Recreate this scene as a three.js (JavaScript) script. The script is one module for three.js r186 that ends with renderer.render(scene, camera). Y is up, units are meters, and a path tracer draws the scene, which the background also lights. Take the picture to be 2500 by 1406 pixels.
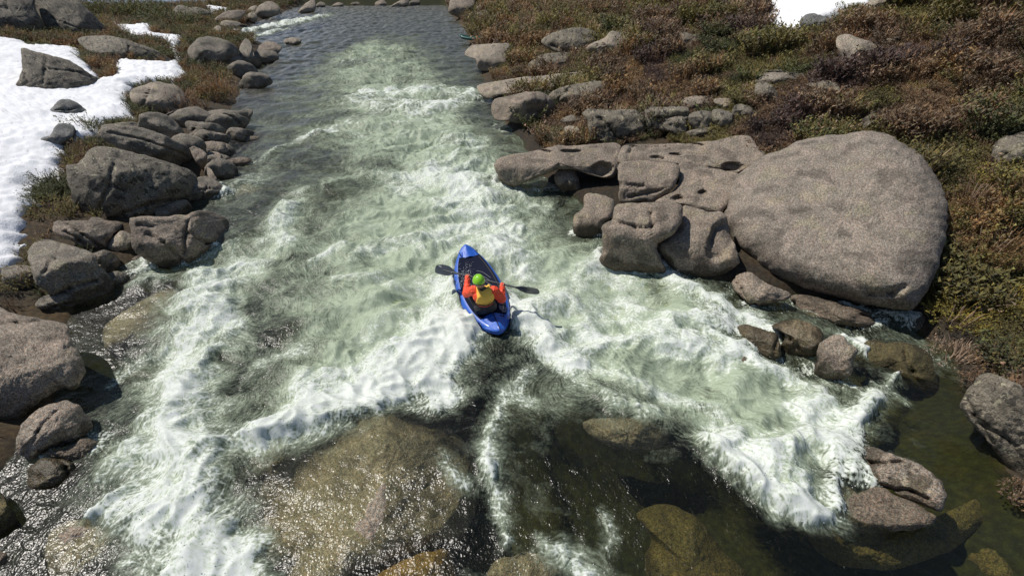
import * as THREE from 'three';
import { MarchingCubes } from 'three/addons/objects/MarchingCubes.js';
import { mergeGeometries } from 'three/addons/utils/BufferGeometryUtils.js';

// ------------------------------------------------------------------ camera, sky, sun, exposure
const scene = new THREE.Scene();
const camera = new THREE.PerspectiveCamera(65, 1024 / 575, 0.1, 400);
camera.position.set(0, 5.4, 0);
camera.rotation.set(-THREE.MathUtils.degToRad(35.702), 0, 0);

const sunDir = new THREE.Vector3(-0.50, 0.78, -0.36).normalize();
{
  const w = 256, h = 128, d = new Float32Array(w * h * 4);
  for (let j = 0; j < h; j++) {
    const el = Math.max(0, ((j + 0.5) / h - 0.5) * 2);           // 0 at the horizon, 1 at the zenith
    const t = Math.pow(el, 0.45);
    for (let i = 0; i < w; i++) {
      const k = (j * w + i) * 4;
      d[k] = 0.225 * (1 - t) + 0.042 * t; d[k + 1] = 0.28 * (1 - t) + 0.092 * t; d[k + 2] = 0.355 * (1 - t) + 0.21 * t; d[k + 3] = 1;
    }
  }
  const sky = new THREE.DataTexture(d, w, h, THREE.RGBAFormat, THREE.FloatType);
  sky.mapping = THREE.EquirectangularReflectionMapping; sky.magFilter = THREE.LinearFilter; sky.needsUpdate = true;
  scene.background = sky; scene.environment = sky;
}
const sun = new THREE.DirectionalLight(new THREE.Color(1, 0.95, 0.88), 4.1);
sun.position.copy(sunDir).multiplyScalar(60); sun.target.position.set(0, 0, -10);
sun.castShadow = true; sun.shadow.mapSize.set(4096, 4096);
Object.assign(sun.shadow.camera, { left: -40, right: 40, top: 45, bottom: -45, near: 1, far: 160 });
scene.add(sun, sun.target);

const renderer = new THREE.WebGLRenderer({ antialias: true });
renderer.setSize(1024, 575);
renderer.shadowMap.enabled = true;
renderer.toneMapping = THREE.LinearToneMapping;
renderer.toneMappingExposure = 1.07;

// ------------------------------------------------------------------ measured layout, in metres
const ROCKS = [
  {"n":"boulder","l":"huge smooth rounded granite boulder leaning over the right bank","c":"boulder","B":[6.02,0.5,-6.334],"w":[-0.6009,0.4891,0.6322],"o":[[-2.992,0.865],[-3.319,1.718],[-3.179,2.523],[-2.781,2.887],[-2.504,3.28],[-1.782,3.665],[-1.038,3.867],[-0.578,3.672],[-0.078,3.288],[0.364,2.781],[0.596,2.313],[0.778,1.64],[0.881,1.161],[0.879,0.746],[0.883,0.306],[0.699,0.178],[0.232,0.082],[-0.42,-0.001],[-1.148,-0.053],[-1.7,0.087],[-2.239,0.268],[-2.681,0.527]],"m":[-0.76,1.442],"a":[-2.161,-0.065,-0.18,0.984],"s":[-0.746,0.39],"k":0.352,"f":0.127,"R":0.881,"T":1.615,"t":"boulder","z":0,"px":542,"am":0.45,"cr":[[[0.104,0.048],[0.188,0.274],[0.427,0.405],[0.531,0.565]]]},
  {"n":"rock_shelf","l":"water-worn shelf end with a rounded knob jutting into the river","c":"rock","B":[0.646,0.25,-12.124],"w":[-0.049,0.3905,0.9193],"o":[[-1.166,0.416],[-1.17,0.679],[-0.919,0.839],[-0.188,0.991],[0.45,1.126],[1.06,1.207],[1.736,1.253],[2.438,1.263],[2.377,0.74],[2.217,0.293],[1.696,0.314],[1.167,0.461],[0.712,0.484],[0.327,0.35],[-0.158,0.149],[-0.485,0.014],[-0.683,-0.038],[-1.016,0.132]],"m":[0.645,0.663],"a":[-1.14,0.507,-0.037,0.999],"s":[-1.236,0.14],"k":0.196,"f":0.077,"R":0.196,"T":0.612,"t":"warm","z":1,"px":305,"am":0.6,"h":[[0.146,0.98,0.318,0.087],[1.001,1.01,0.318,0.054],[1.882,0.5,0.301,0.201]]},
  {"n":"rock_shelf","l":"long flat pale shelf slab running back to the huge boulder","c":"rock","B":[5.341,1.003,-11.194],"w":[-0.4059,0.3341,0.8507],"o":[[-2.597,-0.15],[-2.793,0.288],[-2.483,0.42],[-1.338,0.614],[-0.464,0.802],[0.025,1.006],[0.479,1.084],[0.783,0.792],[0.942,0.626],[0.678,0.204],[0.475,0.057],[0.109,0.086],[-0.304,0.05],[-1.0,0.032],[-1.726,0.013],[-2.337,-0.079]],"m":[-0.617,0.395],"a":[-2.6,-0.028,-0.104,0.995],"s":[-1.766,-0.008],"k":0.179,"f":-0.002,"R":0.134,"T":0.448,"t":"warm","z":0,"px":354,"am":0.6,"cr":[[[-2.316,-0.078],[-2.453,0.192],[-2.44,0.398]]],"h":[[-0.74,0.634,0.184,0.074],[0.27,0.196,0.234,0.127],[-1.635,0.148,0.2,0.06],[-1.204,0.308,0.134,0.047]]},
  {"n":"boulder","l":"squarish worn block on the shelf with a dark cleft at its side","c":"rock","B":[3.036,0.532,-10.488],"w":[-0.254,0.4072,0.8773],"o":[[-0.518,0.803],[-0.431,0.974],[0.11,1.067],[0.965,1.028],[0.939,0.511],[0.713,0.233],[0.521,0.069],[0.166,0.013],[-0.309,-0.058],[-0.406,0.364]],"m":[0.22,0.543],"a":[-0.403,0.36,-0.088,0.996],"s":[-0.899,0.106],"k":0.171,"f":0.042,"R":0.128,"T":0.534,"t":"warm","z":0,"px":148,"am":0.6,"cr":[[[-0.38,0.391],[0.207,0.413]],[[-0.106,0.109],[0.628,0.361]]]},
  {"n":"rock_shelf","l":"saddle of pitted bedrock between the block and the huge boulder","c":"rock","B":[4.535,0.689,-9.595],"w":[-0.3906,0.4057,0.8263],"o":[[-0.953,1.096],[-0.412,1.117],[0.151,1.08],[0.536,1.02],[0.543,0.721],[0.414,0.245],[0.331,0.067],[0.072,-0.009],[-0.3,0.029],[-0.629,0.064],[-1.209,-0.015],[-0.928,0.313],[-0.808,0.545]],"m":[-0.209,0.526],"a":[-1.195,-0.002,-0.078,0.997],"s":[-1.194,-0.106],"k":0.162,"f":-0.004,"R":0.142,"T":0.456,"t":"warm","z":0,"px":210,"am":0.6,"h":[[-0.713,0.187,0.133,0.083],[-0.2,0.437,0.1,0.077]]},
  {"n":"boulder","l":"small knob of rock at the shelf foot with a dark wet slot","c":"rock","B":[1.784,0.1,-12.089],"w":[-0.1339,0.3979,0.9076],"o":[[-0.614,0.337],[-0.499,0.645],[-0.213,0.799],[-0.037,0.705],[0.092,0.344],[0.19,-0.005],[-0.076,0.012],[-0.271,-0.032],[-0.479,0.086]],"m":[-0.215,0.337],"a":[-0.608,0.327,-0.0,1.0],"s":[-0.984,0.239],"k":0.127,"f":0.078,"R":0.199,"T":0.477,"t":"warm","z":1,"px":70,"am":0.6},
  {"n":"boulder","l":"waisted purplish rock standing apart in the water below the shelf","c":"rock","B":[1.902,0.05,-9.533],"w":[-0.1714,0.4821,0.8592],"o":[[-0.285,1.04],[0.022,1.093],[0.366,0.999],[0.48,0.889],[0.458,0.571],[0.24,0.331],[0.221,0.055],[-0.046,-0.026],[-0.353,-0.028],[-0.468,0.156],[-0.463,0.464],[-0.272,0.712]],"m":[-0.011,0.509],"a":[-0.494,0.29,-0.157,0.988],"s":[-0.758,0.442],"k":0.149,"f":0.161,"R":0.186,"T":0.559,"t":"warm","z":1,"px":109,"am":0.6},
  {"n":"boulder","l":"broad rounded bedrock nose with a long crack across its top","c":"rock","B":[2.705,0.05,-7.965],"w":[-0.2714,0.5367,0.799],"o":[[-0.774,1.359],[-0.619,1.451],[0.019,1.554],[0.528,1.599],[0.635,1.323],[0.531,0.952],[0.25,0.647],[0.415,0.32],[0.53,0.12],[0.031,-0.026],[-0.703,-0.091],[-0.905,0.09],[-0.836,0.398],[-0.958,0.819],[-0.878,0.949],[-0.78,1.058]],"m":[-0.162,0.721],"a":[-0.945,0.684,-0.125,0.992],"s":[-0.663,0.588],"k":0.257,"f":0.469,"R":0.257,"T":0.882,"t":"warm","z":1,"px":207,"am":0.6,"cr":[[[-0.751,0.983],[-0.268,0.929],[0.078,0.97],[0.002,1.277],[-0.178,1.435]],[[0.222,0.628],[0.519,0.93]]]},
  {"n":"boulder","l":"bedrock nose with a deep oval pothole beside the huge boulder","c":"rock","B":[3.877,0.05,-7.844],"w":[-0.378,0.5217,0.7648],"o":[[-0.677,1.457],[-0.46,1.472],[-0.113,1.43],[0.131,1.481],[0.277,1.348],[0.421,1.012],[0.558,0.79],[0.703,0.488],[0.595,0.269],[0.377,0.091],[-0.074,-0.051],[-0.439,-0.03],[-0.733,0.189],[-0.926,0.47],[-0.665,0.821],[-0.64,1.155]],"m":[-0.089,0.645],"a":[-0.908,0.4,-0.15,0.989],"s":[-0.638,0.564],"k":0.234,"f":0.3,"R":0.234,"T":0.878,"t":"warm","z":1,"px":198,"am":0.6,"h":[[0.259,0.855,0.247,0.482]]},
  {"n":"boulder","l":"angular pinkish wedge wedged under the huge boulder","c":"rock","B":[4.631,0.12,-6.77],"w":[-0.4747,0.5413,0.694],"o":[[-0.554,0.279],[-0.506,0.457],[-0.327,0.599],[0.012,0.476],[0.48,0.43],[0.454,0.299],[0.202,0.127],[-0.032,-0.026],[-0.183,0.027],[-0.38,0.123]],"m":[-0.06,0.289],"a":[-0.447,0.1,-0.236,0.972],"s":[-0.816,0.42],"k":0.097,"f":0.085,"R":0.06,"T":0.302,"t":"warm","z":0,"px":150,"am":1},
  {"n":"boulder","l":"dark flat rock in the shade below the huge boulder","c":"rock","B":[6.153,0.05,-6.232],"w":[-0.5996,0.5213,0.6072],"o":[[-1.106,0.117],[-0.755,0.29],[-0.157,0.352],[0.352,0.376],[0.215,0.098],[-0.242,-0.053],[-0.783,-0.107]],"m":[-0.332,0.146],"a":[-1.098,0.129,-0.0,1.0],"s":[-1.133,0.202],"k":0.075,"f":0.026,"R":0.094,"T":0.235,"t":"warm","z":2,"px":230,"am":1},
  {"n":"boulder","l":"small pale three-cornered rock beside the yellow-green shrubs","c":"rock","B":[7.366,-0.062,-6.126],"w":[-0.6679,0.4953,0.5555],"o":[[-0.384,0.107],[-0.287,0.25],[-0.127,0.422],[-0.014,0.222],[0.055,0.023],[-0.016,0.029],[-0.175,0.032],[-0.324,0.043]],"m":[-0.154,0.171],"a":[-0.366,0.092,-0.08,0.997],"s":[-0.735,0.262],"k":0.062,"f":0.032,"R":0.047,"T":0.234,"t":"pale","z":0,"px":68,"am":1},
  {"n":"boulder","l":"low dark wet rock at the head of the right side channel","c":"rock","B":[3.828,-0.08,-6.301],"w":[-0.4167,0.5965,0.6859],"o":[[-0.506,0.085],[-0.331,0.251],[-0.096,0.23],[0.112,0.145],[0.13,0.04],[-0.068,0.013],[-0.328,-0.012]],"m":[-0.179,0.112],"a":[-0.504,0.118,-0.0,1.0],"s":[-0.71,0.396],"k":0.042,"f":0.047,"R":0.065,"T":0.13,"t":"warm","z":2,"px":86,"am":1},
  {"n":"boulder","l":"low reddish rock awash just below the dark wet one","c":"rock","B":[3.737,-0.08,-6.048],"w":[-0.4164,0.6105,0.6737],"o":[[-0.391,0.005],[-0.234,0.142],[0.058,0.167],[0.092,0.03],[-0.174,-0.037]],"m":[-0.123,0.064],"a":[-0.389,0.064,-0.0,1.0],"s":[-0.792,0.224],"k":0.032,"f":0.014,"R":0.051,"T":0.101,"t":"warm","z":2,"px":70,"am":1},
  {"n":"boulder","l":"brown wet boulder at the left end of the side channel row","c":"rock","B":[4.259,-0.08,-5.514],"w":[-0.4805,0.6182,0.622],"o":[[-0.691,0.306],[-0.473,0.485],[-0.197,0.504],[0.018,0.507],[0.174,0.309],[0.207,0.175],[0.102,0.035],[-0.1,0.046],[-0.446,0.064],[-0.664,0.122]],"m":[-0.215,0.26],"a":[-0.691,0.268,-0.0,1.0],"s":[-0.484,0.492],"k":0.075,"f":0.132,"R":0.117,"T":0.234,"t":"brown","z":2,"px":136,"am":1},
  {"n":"boulder","l":"lone smooth grey rock surrounded by white water","c":"rock","B":[3.133,-0.08,-5.608],"w":[-0.371,0.649,0.6642],"o":[[-0.3,0.162],[-0.233,0.261],[-0.101,0.276],[0.094,0.197],[0.131,0.086],[0.054,0.013],[-0.132,-0.009],[-0.302,0.036]],"m":[-0.095,0.125],"a":[-0.3,0.132,-0.0,1.0],"s":[-0.567,0.476],"k":0.045,"f":0.063,"R":0.062,"T":0.141,"t":"warm","z":2,"px":65,"am":1},
  {"n":"boulder","l":"half-drowned grey rock downstream of the lone smooth one","c":"rock","B":[3.855,-0.08,-5.215],"w":[-0.4541,0.6454,0.6142],"o":[[-0.291,0.232],[-0.18,0.327],[0.029,0.254],[0.096,0.12],[0.032,0.007],[-0.133,0.012],[-0.257,0.121]],"m":[-0.093,0.156],"a":[-0.289,0.165,-0.0,1.0],"s":[-0.62,0.368],"k":0.051,"f":0.061,"R":0.095,"T":0.158,"t":"warm","z":2,"px":56,"am":1},
  {"n":"boulder","l":"humped brown boulder in the middle of the side channel row","c":"rock","B":[4.767,-0.08,-5.488],"w":[-0.5236,0.602,0.6029],"o":[[-0.529,0.425],[-0.384,0.611],[-0.178,0.734],[-0.034,0.735],[0.208,0.653],[0.286,0.473],[0.251,0.243],[0.089,0.091],[-0.084,-0.061],[-0.19,0.017],[-0.266,0.155],[-0.28,0.366]],"m":[-0.055,0.382],"a":[-0.526,0.33,-0.0,1.0],"s":[-0.509,0.467],"k":0.125,"f":0.154,"R":0.171,"T":0.428,"t":"brown","z":1,"px":130,"am":1},
  {"n":"boulder","l":"upright rounded boulder dry and pale on top, wet below","c":"rock","B":[4.972,0.072,-4.835],"w":[-0.5685,0.6092,0.5529],"o":[[-0.377,0.382],[-0.389,0.548],[-0.293,0.731],[-0.181,0.769],[-0.052,0.691],[0.064,0.672],[0.082,0.48],[0.152,0.285],[0.05,0.1],[-0.031,-0.038],[-0.186,-0.025],[-0.282,0.04],[-0.326,0.241]],"m":[-0.121,0.36],"a":[-0.316,0.251,-0.57,0.822],"s":[-0.542,0.521],"k":0.086,"f":0.201,"R":0.108,"T":0.323,"t":"warm","z":1,"px":123,"am":1},
  {"n":"boulder","l":"olive mossy mound with a thin sheet of water over it","c":"rock","B":[6.286,-0.061,-4.865],"w":[-0.6518,0.5663,0.5045],"o":[[-0.878,0.15],[-0.852,0.358],[-0.767,0.485],[-0.614,0.519],[-0.477,0.637],[-0.224,0.713],[-0.037,0.653],[0.124,0.513],[0.235,0.261],[0.114,0.063],[-0.098,0.021],[-0.371,0.076],[-0.538,0.007],[-0.629,-0.149],[-0.794,-0.075]],"m":[-0.306,0.297],"a":[-0.863,0.267,-0.0,1.0],"s":[-0.768,0.167],"k":0.132,"f":0.045,"R":0.206,"T":0.413,"t":"moss","z":2,"px":210,"am":1},
  {"n":"rock_outcrop","l":"dark lichen-spotted rock face under the shrubs at the right edge","c":"rock","B":[6.209,0.267,-3.104],"w":[-0.7192,0.5945,0.3595],"o":[[-0.908,0.443],[-0.991,0.894],[-0.792,0.957],[-0.574,0.936],[-0.239,0.656],[0.098,0.078],[-0.116,0.041],[-0.527,0.227],[-0.741,0.289]],"m":[-0.465,0.489],"a":[-0.906,0.412,-0.6,0.8],"s":[-0.435,0.455],"k":0.149,"f":0.397,"R":0.112,"T":0.466,"t":"black","z":0,"px":275,"am":1},
  {"n":"rock_outcrop","l":"rough pale-blotched rock cut by the right edge of the picture","c":"rock","B":[6.271,0.306,-3.019],"w":[-0.7271,0.5906,0.35],"o":[[-0.432,0.225],[-0.535,0.507],[-0.492,0.778],[-0.202,0.51],[0.04,0.022],[-0.125,0.037],[-0.288,0.1]],"m":[-0.279,0.343],"a":[-0.536,0.395,-0.0,1.0],"s":[-0.483,0.388],"k":0.092,"f":0.153,"R":0.086,"T":0.288,"t":"black","z":0,"px":190,"am":1},
  {"n":"boulder","l":"sunlit long prong of the split boulder in the near pool","c":"rock","B":[4.572,0.42,-2.669],"w":[-0.629,0.6852,0.3672],"o":[[-0.905,-0.003],[-0.934,0.122],[-0.882,0.208],[-0.728,0.285],[-0.503,0.341],[-0.25,0.42],[-0.087,0.414],[-0.015,0.404],[0.074,0.309],[0.138,0.14],[0.069,0.076],[-0.015,0.049],[-0.169,-0.001],[-0.378,-0.036],[-0.472,-0.047],[-0.558,0.008],[-0.707,-0.111],[-0.808,-0.064]],"m":[-0.346,0.169],"a":[-0.822,-0.113,-0.36,0.933],"s":[-0.504,0.707],"k":0.084,"f":0.134,"R":0.074,"T":0.317,"t":"warm","z":1,"px":267,"am":1},
  {"n":"boulder","l":"dark wet base of the split boulder in the near pool","c":"rock","B":[4.003,0.22,-2.513],"w":[-0.5709,0.7387,0.3584],"o":[[-0.756,0.202],[-0.721,0.32],[-0.628,0.354],[-0.515,0.292],[-0.354,0.175],[-0.284,0.326],[-0.215,0.495],[-0.018,0.542],[0.192,0.598],[0.32,0.591],[0.299,0.415],[0.163,0.206],[0.007,-0.013],[-0.197,-0.181],[-0.353,-0.142],[-0.519,-0.064],[-0.647,0.052]],"m":[-0.14,0.221],"a":[-0.381,-0.175,-0.712,0.702],"s":[-0.496,0.523],"k":0.123,"f":0.077,"R":0.108,"T":0.385,"t":"warm","z":2,"px":299,"am":1},
  {"n":"rock_slab","l":"great pale whaleback slab filling the near left edge","c":"rock","B":[-6.471,0.43,-3.624],"w":[0.7248,0.5567,0.4059],"o":[[0.9,2.027],[1.07,1.681],[1.254,1.35],[1.349,1.085],[1.237,0.88],[1.129,0.558],[1.05,0.283],[0.885,0.129],[0.768,0.123],[0.724,0.226],[0.518,0.238],[0.378,0.219],[0.119,0.096],[-0.092,0.042],[-0.204,0.154]],"m":[0.589,0.76],"a":[0.01,0.391,0.266,0.964],"s":[-0.906,0.283],"k":0.226,"f":0.108,"R":0.198,"T":0.636,"t":"warm","z":1,"px":347,"am":1,"cr":[[[0.76,1.589],[0.949,1.443],[1.181,1.325]]]},
  {"n":"boulder","l":"sloping buff rock under the great near whaleback slab","c":"rock","B":[-5.84,0.382,-3.327],"w":[0.6963,0.5982,0.3967],"o":[[-0.036,0.398],[0.123,0.535],[0.304,0.585],[0.545,0.51],[0.608,0.325],[0.587,0.091],[0.552,-0.001],[0.412,-0.036],[0.293,-0.046],[0.164,0.025],[0.054,0.06],[-0.061,0.044],[-0.115,0.177],[-0.103,0.296]],"m":[0.248,0.257],"a":[-0.078,0.327,0.496,0.868],"s":[-0.56,0.504],"k":0.099,"f":0.124,"R":0.099,"T":0.339,"t":"warm","z":0,"px":194,"am":1},
  {"n":"rock","l":"thin blue-grey wet plate at the edge of the foam","c":"rock","B":[-5.449,0.199,-3.357],"w":[0.6607,0.6307,0.4071],"o":[[-0.18,0.406],[-0.024,0.323],[0.174,0.301],[0.298,0.145],[0.256,0.05],[0.09,0.017],[0.03,-0.041],[-0.071,0.16],[-0.179,0.323]],"m":[0.056,0.183],"a":[-0.176,0.178,-0.0,1.0],"s":[-0.751,0.251],"k":0.07,"f":0.045,"R":0.066,"T":0.175,"t":"warm","z":2,"px":146,"am":1},
  {"n":"boulder","l":"egg-shaped mossy boulder above the glittering shallows","c":"rock","B":[-5.514,0.22,-2.978],"w":[0.6782,0.6371,0.3663],"o":[[-0.007,0.407],[0.098,0.449],[0.178,0.41],[0.278,0.267],[0.355,0.081],[0.412,-0.202],[0.297,-0.175],[0.135,-0.07],[-0.031,0.025],[-0.094,0.157],[-0.105,0.266]],"m":[0.136,0.139],"a":[-0.103,0.121,-0.0,1.0],"s":[-0.454,0.615],"k":0.08,"f":0.074,"R":0.151,"T":0.302,"t":"brown","z":1,"px":187,"am":1},
  {"n":"boulder","l":"yellow-mossed rock cut by the left edge in the shallows","c":"rock","B":[-5.595,0.22,-2.445],"w":[0.6987,0.6469,0.3053],"o":[[0.229,0.56],[0.251,0.425],[0.204,0.266],[0.155,0.042],[0.089,-0.084],[0.014,-0.038],[-0.081,0.106]],"m":[0.097,0.196],"a":[-0.081,0.235,-0.0,1.0],"s":[-0.525,0.539],"k":0.053,"f":0.126,"R":0.066,"T":0.165,"t":"moss","z":1,"px":126,"am":1},
  {"n":"boulder","l":"small dark rock in the lowest left corner","c":"rock","B":[-5.364,0.22,-2.04],"w":[0.6938,0.67,0.2639],"o":[[0.146,0.248],[0.203,0.151],[0.169,0.064],[0.068,-0.06],[-0.019,0.023]],"m":[0.099,0.085],"a":[-0.019,0.093,-0.0,1.0],"s":[-0.444,0.579],"k":0.036,"f":0.054,"R":0.044,"T":0.111,"t":"warm","z":2,"px":70,"am":1},
  {"n":"boulder","l":"large tilted dark boulder standing over the left shallows","c":"rock","B":[-8.45,-0.076,-6.901],"w":[0.6922,0.4486,0.5653],"o":[[-0.106,1.442],[0.027,1.608],[0.168,1.676],[0.287,1.612],[0.399,1.448],[0.542,1.182],[0.719,0.899],[0.666,0.675],[0.686,0.421],[0.701,0.191],[0.463,-0.03],[0.13,-0.109],[-0.183,0.064],[-0.234,0.445],[-0.26,0.745],[-0.204,1.104]],"m":[0.189,0.718],"a":[-0.163,0.971,0.185,0.983],"s":[-0.709,0.338],"k":0.158,"f":0.312,"R":0.119,"T":0.594,"t":"dark","z":1,"px":225,"am":1},
  {"n":"boulder","l":"flat-topped grey rock behind the tilted dark boulder","c":"rock","B":[-9.166,0.153,-8.583],"w":[0.6735,0.3855,0.6306],"o":[[-0.443,0.83],[-0.3,0.932],[-0.04,0.843],[0.435,0.68],[0.722,0.516],[0.398,0.311],[0.253,0.154],[0.165,-0.085],[-0.083,0.078],[-0.199,0.303],[-0.384,0.549],[-0.48,0.699]],"m":[0.031,0.485],"a":[-0.384,0.71,0.46,0.888],"s":[-1.249,0.225],"k":0.159,"f":0.102,"R":0.12,"T":0.498,"t":"warm","z":0,"px":178,"am":1},
  {"n":"boulder","l":"small round greenish boulder like a ball","c":"rock","B":[-8.763,0.058,-8.592],"w":[0.6547,0.3991,0.642],"o":[[-0.106,0.293],[0.082,0.471],[0.296,0.561],[0.413,0.431],[0.429,0.226],[0.311,0.017],[0.125,-0.05],[-0.046,0.005],[-0.134,0.138]],"m":[0.156,0.235],"a":[-0.132,0.248,-0.0,1.0],"s":[-0.637,0.204],"k":0.277,"f":0.055,"R":0.249,"T":0.443,"t":"pale","z":0,"px":72,"am":1},
  {"n":"boulder","l":"small reddish rock below the ball-shaped boulder","c":"rock","B":[-8.609,-0.013,-7.987],"w":[0.6658,0.4186,0.6177],"o":[[-0.033,0.534],[0.235,0.421],[0.302,0.182],[0.188,0.084],[0.025,-0.022],[-0.075,0.14],[-0.067,0.341]],"m":[0.087,0.257],"a":[-0.075,0.252,-0.0,1.0],"s":[-0.761,0.226],"k":0.06,"f":0.057,"R":0.045,"T":0.189,"t":"warm","z":0,"px":69,"am":1},
  {"n":"rock_slab","l":"fissured buff slab with slanting cracks in the left channel","c":"rock","B":[-7.361,0.05,-8.203],"w":[0.6008,0.4367,0.6696],"o":[[-0.308,1.164],[-0.218,1.256],[0.219,1.13],[0.669,1.034],[1.099,1.062],[1.404,0.9],[1.599,0.669],[1.596,0.271],[1.544,0.098],[1.038,0.122],[0.681,0.01],[0.279,-0.108],[-0.187,0.045],[-0.35,0.31],[-0.478,0.528],[-0.416,0.846]],"m":[0.439,0.545],"a":[-0.392,0.63,0.229,0.973],"s":[-0.784,0.247],"k":0.21,"f":0.129,"R":0.157,"T":0.656,"t":"warm","z":0,"px":285,"am":1,"cr":[[[-0.114,0.815],[0.064,0.541],[0.246,0.054]],[[0.658,0.858],[0.284,0.199]],[[0.569,0.607],[0.79,0.283],[1.211,0.161]],[[-0.183,1.053],[0.016,0.933]]]},
  {"n":"rock","l":"little stone tucked against the fissured slab","c":"rock","B":[-8.462,-0.06,-8.523],"w":[0.6414,0.4138,0.646],"o":[[-0.051,0.098],[0.153,0.154],[0.171,0.008],[-0.032,0.009]],"m":[0.067,0.069],"a":[-0.051,0.081,-0.0,1.0],"s":[-0.856,0.166],"k":0.023,"f":0.013,"R":0.017,"T":0.102,"t":"warm","z":1,"px":33,"am":1},
  {"n":"boulder","l":"massive dark blotched boulder with a sunlit upper edge","c":"rock","B":[-9.466,0.122,-10.127],"w":[0.6382,0.3558,0.6828],"o":[[-0.646,1.67],[-0.417,1.684],[-0.085,1.958],[0.274,1.924],[0.815,1.634],[1.474,1.193],[1.791,0.969],[1.832,0.695],[1.804,0.452],[1.674,0.213],[1.254,0.064],[0.642,-0.016],[0.07,-0.065],[-0.363,0.145],[-0.747,0.399],[-0.935,0.766],[-0.837,1.125]],"m":[0.282,0.86],"a":[-0.561,1.488,0.379,0.925],"s":[-1.157,0.192],"k":0.311,"f":0.223,"R":0.155,"T":1.165,"t":"darklichen","z":0,"px":348,"am":1},
  {"n":"rock_slab","l":"layered slab slanting above the massive dark boulder","c":"rock","B":[-10.059,0.534,-12.892],"w":[0.5896,0.2852,0.7557],"o":[[-1.201,1.268],[-1.001,1.399],[-0.482,1.271],[-0.093,1.1],[0.394,0.713],[0.758,0.376],[0.675,0.051],[0.518,-0.141],[-0.42,0.249],[-0.973,0.716],[-1.209,1.032]],"m":[-0.275,0.673],"a":[-1.102,1.179,0.467,0.884],"s":[-1.348,0.08],"k":0.241,"f":0.042,"R":0.121,"T":0.754,"t":"dark","z":0,"px":238,"am":1,"cr":[[[-0.986,1.161],[-0.216,0.77],[0.533,0.192]]]},
  {"n":"rock","l":"dark fin-shaped rock with a pale upper rim","c":"rock","B":[-11.215,0.569,-14.849],"w":[0.5833,0.2513,0.7724],"o":[[-0.571,0.88],[-0.471,1.022],[-0.101,1.042],[0.25,0.855],[0.455,0.447],[0.47,0.074],[0.252,-0.069],[-0.164,0.15],[-0.466,0.519],[-0.705,0.675]],"m":[-0.06,0.538],"a":[-0.49,0.913,0.605,0.796],"s":[-1.567,0.115],"k":0.173,"f":0.049,"R":0.065,"T":0.541,"t":"dark","z":0,"px":124,"am":1},
  {"n":"rock","l":"dark four-sided block with pale quartz rims by the left shore","c":"rock","B":[-10.822,0.18,-16.35],"w":[0.5334,0.2573,0.8058],"o":[[-0.651,0.713],[-0.511,0.803],[-0.088,0.677],[0.419,0.514],[0.586,-0.003],[0.218,-0.052],[-0.285,0.121],[-0.716,0.12],[-0.63,0.456]],"m":[-0.107,0.352],"a":[-0.576,0.677,0.316,0.949],"s":[-1.545,0.121],"k":0.136,"f":0.056,"R":0.051,"T":0.424,"t":"dark","z":0,"px":115,"am":1},
  {"n":"rock","l":"dark wedge pointing into the water under the rusty heather","c":"rock","B":[-11.321,0.1,-18.221],"w":[0.5124,0.2399,0.8246],"o":[[-0.805,0.43],[-0.513,0.668],[0.024,0.718],[0.6,0.567],[1.088,0.577],[1.028,0.317],[0.575,-0.052],[-0.044,-0.008],[-0.402,0.233]],"m":[0.162,0.356],"a":[-0.625,0.579,0.078,0.997],"s":[-1.489,0.103],"k":0.122,"f":0.054,"R":0.061,"T":0.38,"t":"dark","z":0,"px":130,"am":1},
  {"n":"boulder","l":"pale rounded boulder half hidden by brown heather at the snow edge","c":"rock","B":[-13.858,0.302,-18.973],"w":[0.5764,0.2121,0.7892],"o":[[-1.079,1.04],[-0.868,1.238],[-0.239,1.397],[0.153,1.378],[0.706,1.102],[0.773,0.439],[0.406,-0.091],[-0.325,0.111],[-0.967,0.252],[-1.048,0.521]],"m":[-0.162,0.68],"a":[-1.1,0.817,0.204,0.979],"s":[-1.364,0.039],"k":0.227,"f":0.023,"R":0.284,"T":0.851,"t":"pale","z":0,"px":148,"am":1},
  {"n":"boulder","l":"peaked grey rock poking out of the open snow","c":"rock","B":[-16.004,0.835,-16.346],"w":[0.6861,0.1957,0.7007],"o":[[-0.501,0.164],[0.019,0.491],[0.38,0.724],[0.693,0.632],[0.87,0.382],[0.951,0.05],[0.438,-0.053],[-0.17,0.017]],"m":[0.307,0.276],"a":[-0.498,0.328,-0.0,1.0],"s":[-0.923,-0.012],"k":0.122,"f":-0.004,"R":0.152,"T":0.456,"t":"bluegrey","z":0,"px":131,"am":1},
  {"n":"boulder","l":"double-humped grey rock in the snow beside the low juniper","c":"rock","B":[-14.06,0.711,-13.623],"w":[0.6984,0.2329,0.6767],"o":[[0.211,0.493],[0.433,0.729],[0.651,0.774],[0.843,0.643],[0.752,0.34],[0.362,0.112],[0.149,0.015],[-0.126,0.012],[-0.216,0.273],[-0.183,0.408],[0.09,0.467]],"m":[0.302,0.36],"a":[-0.214,0.383,-0.0,1.0],"s":[-1.055,0.026],"k":0.119,"f":0.01,"R":0.148,"T":0.445,"t":"bluegrey","z":0,"px":98,"am":1},
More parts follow.
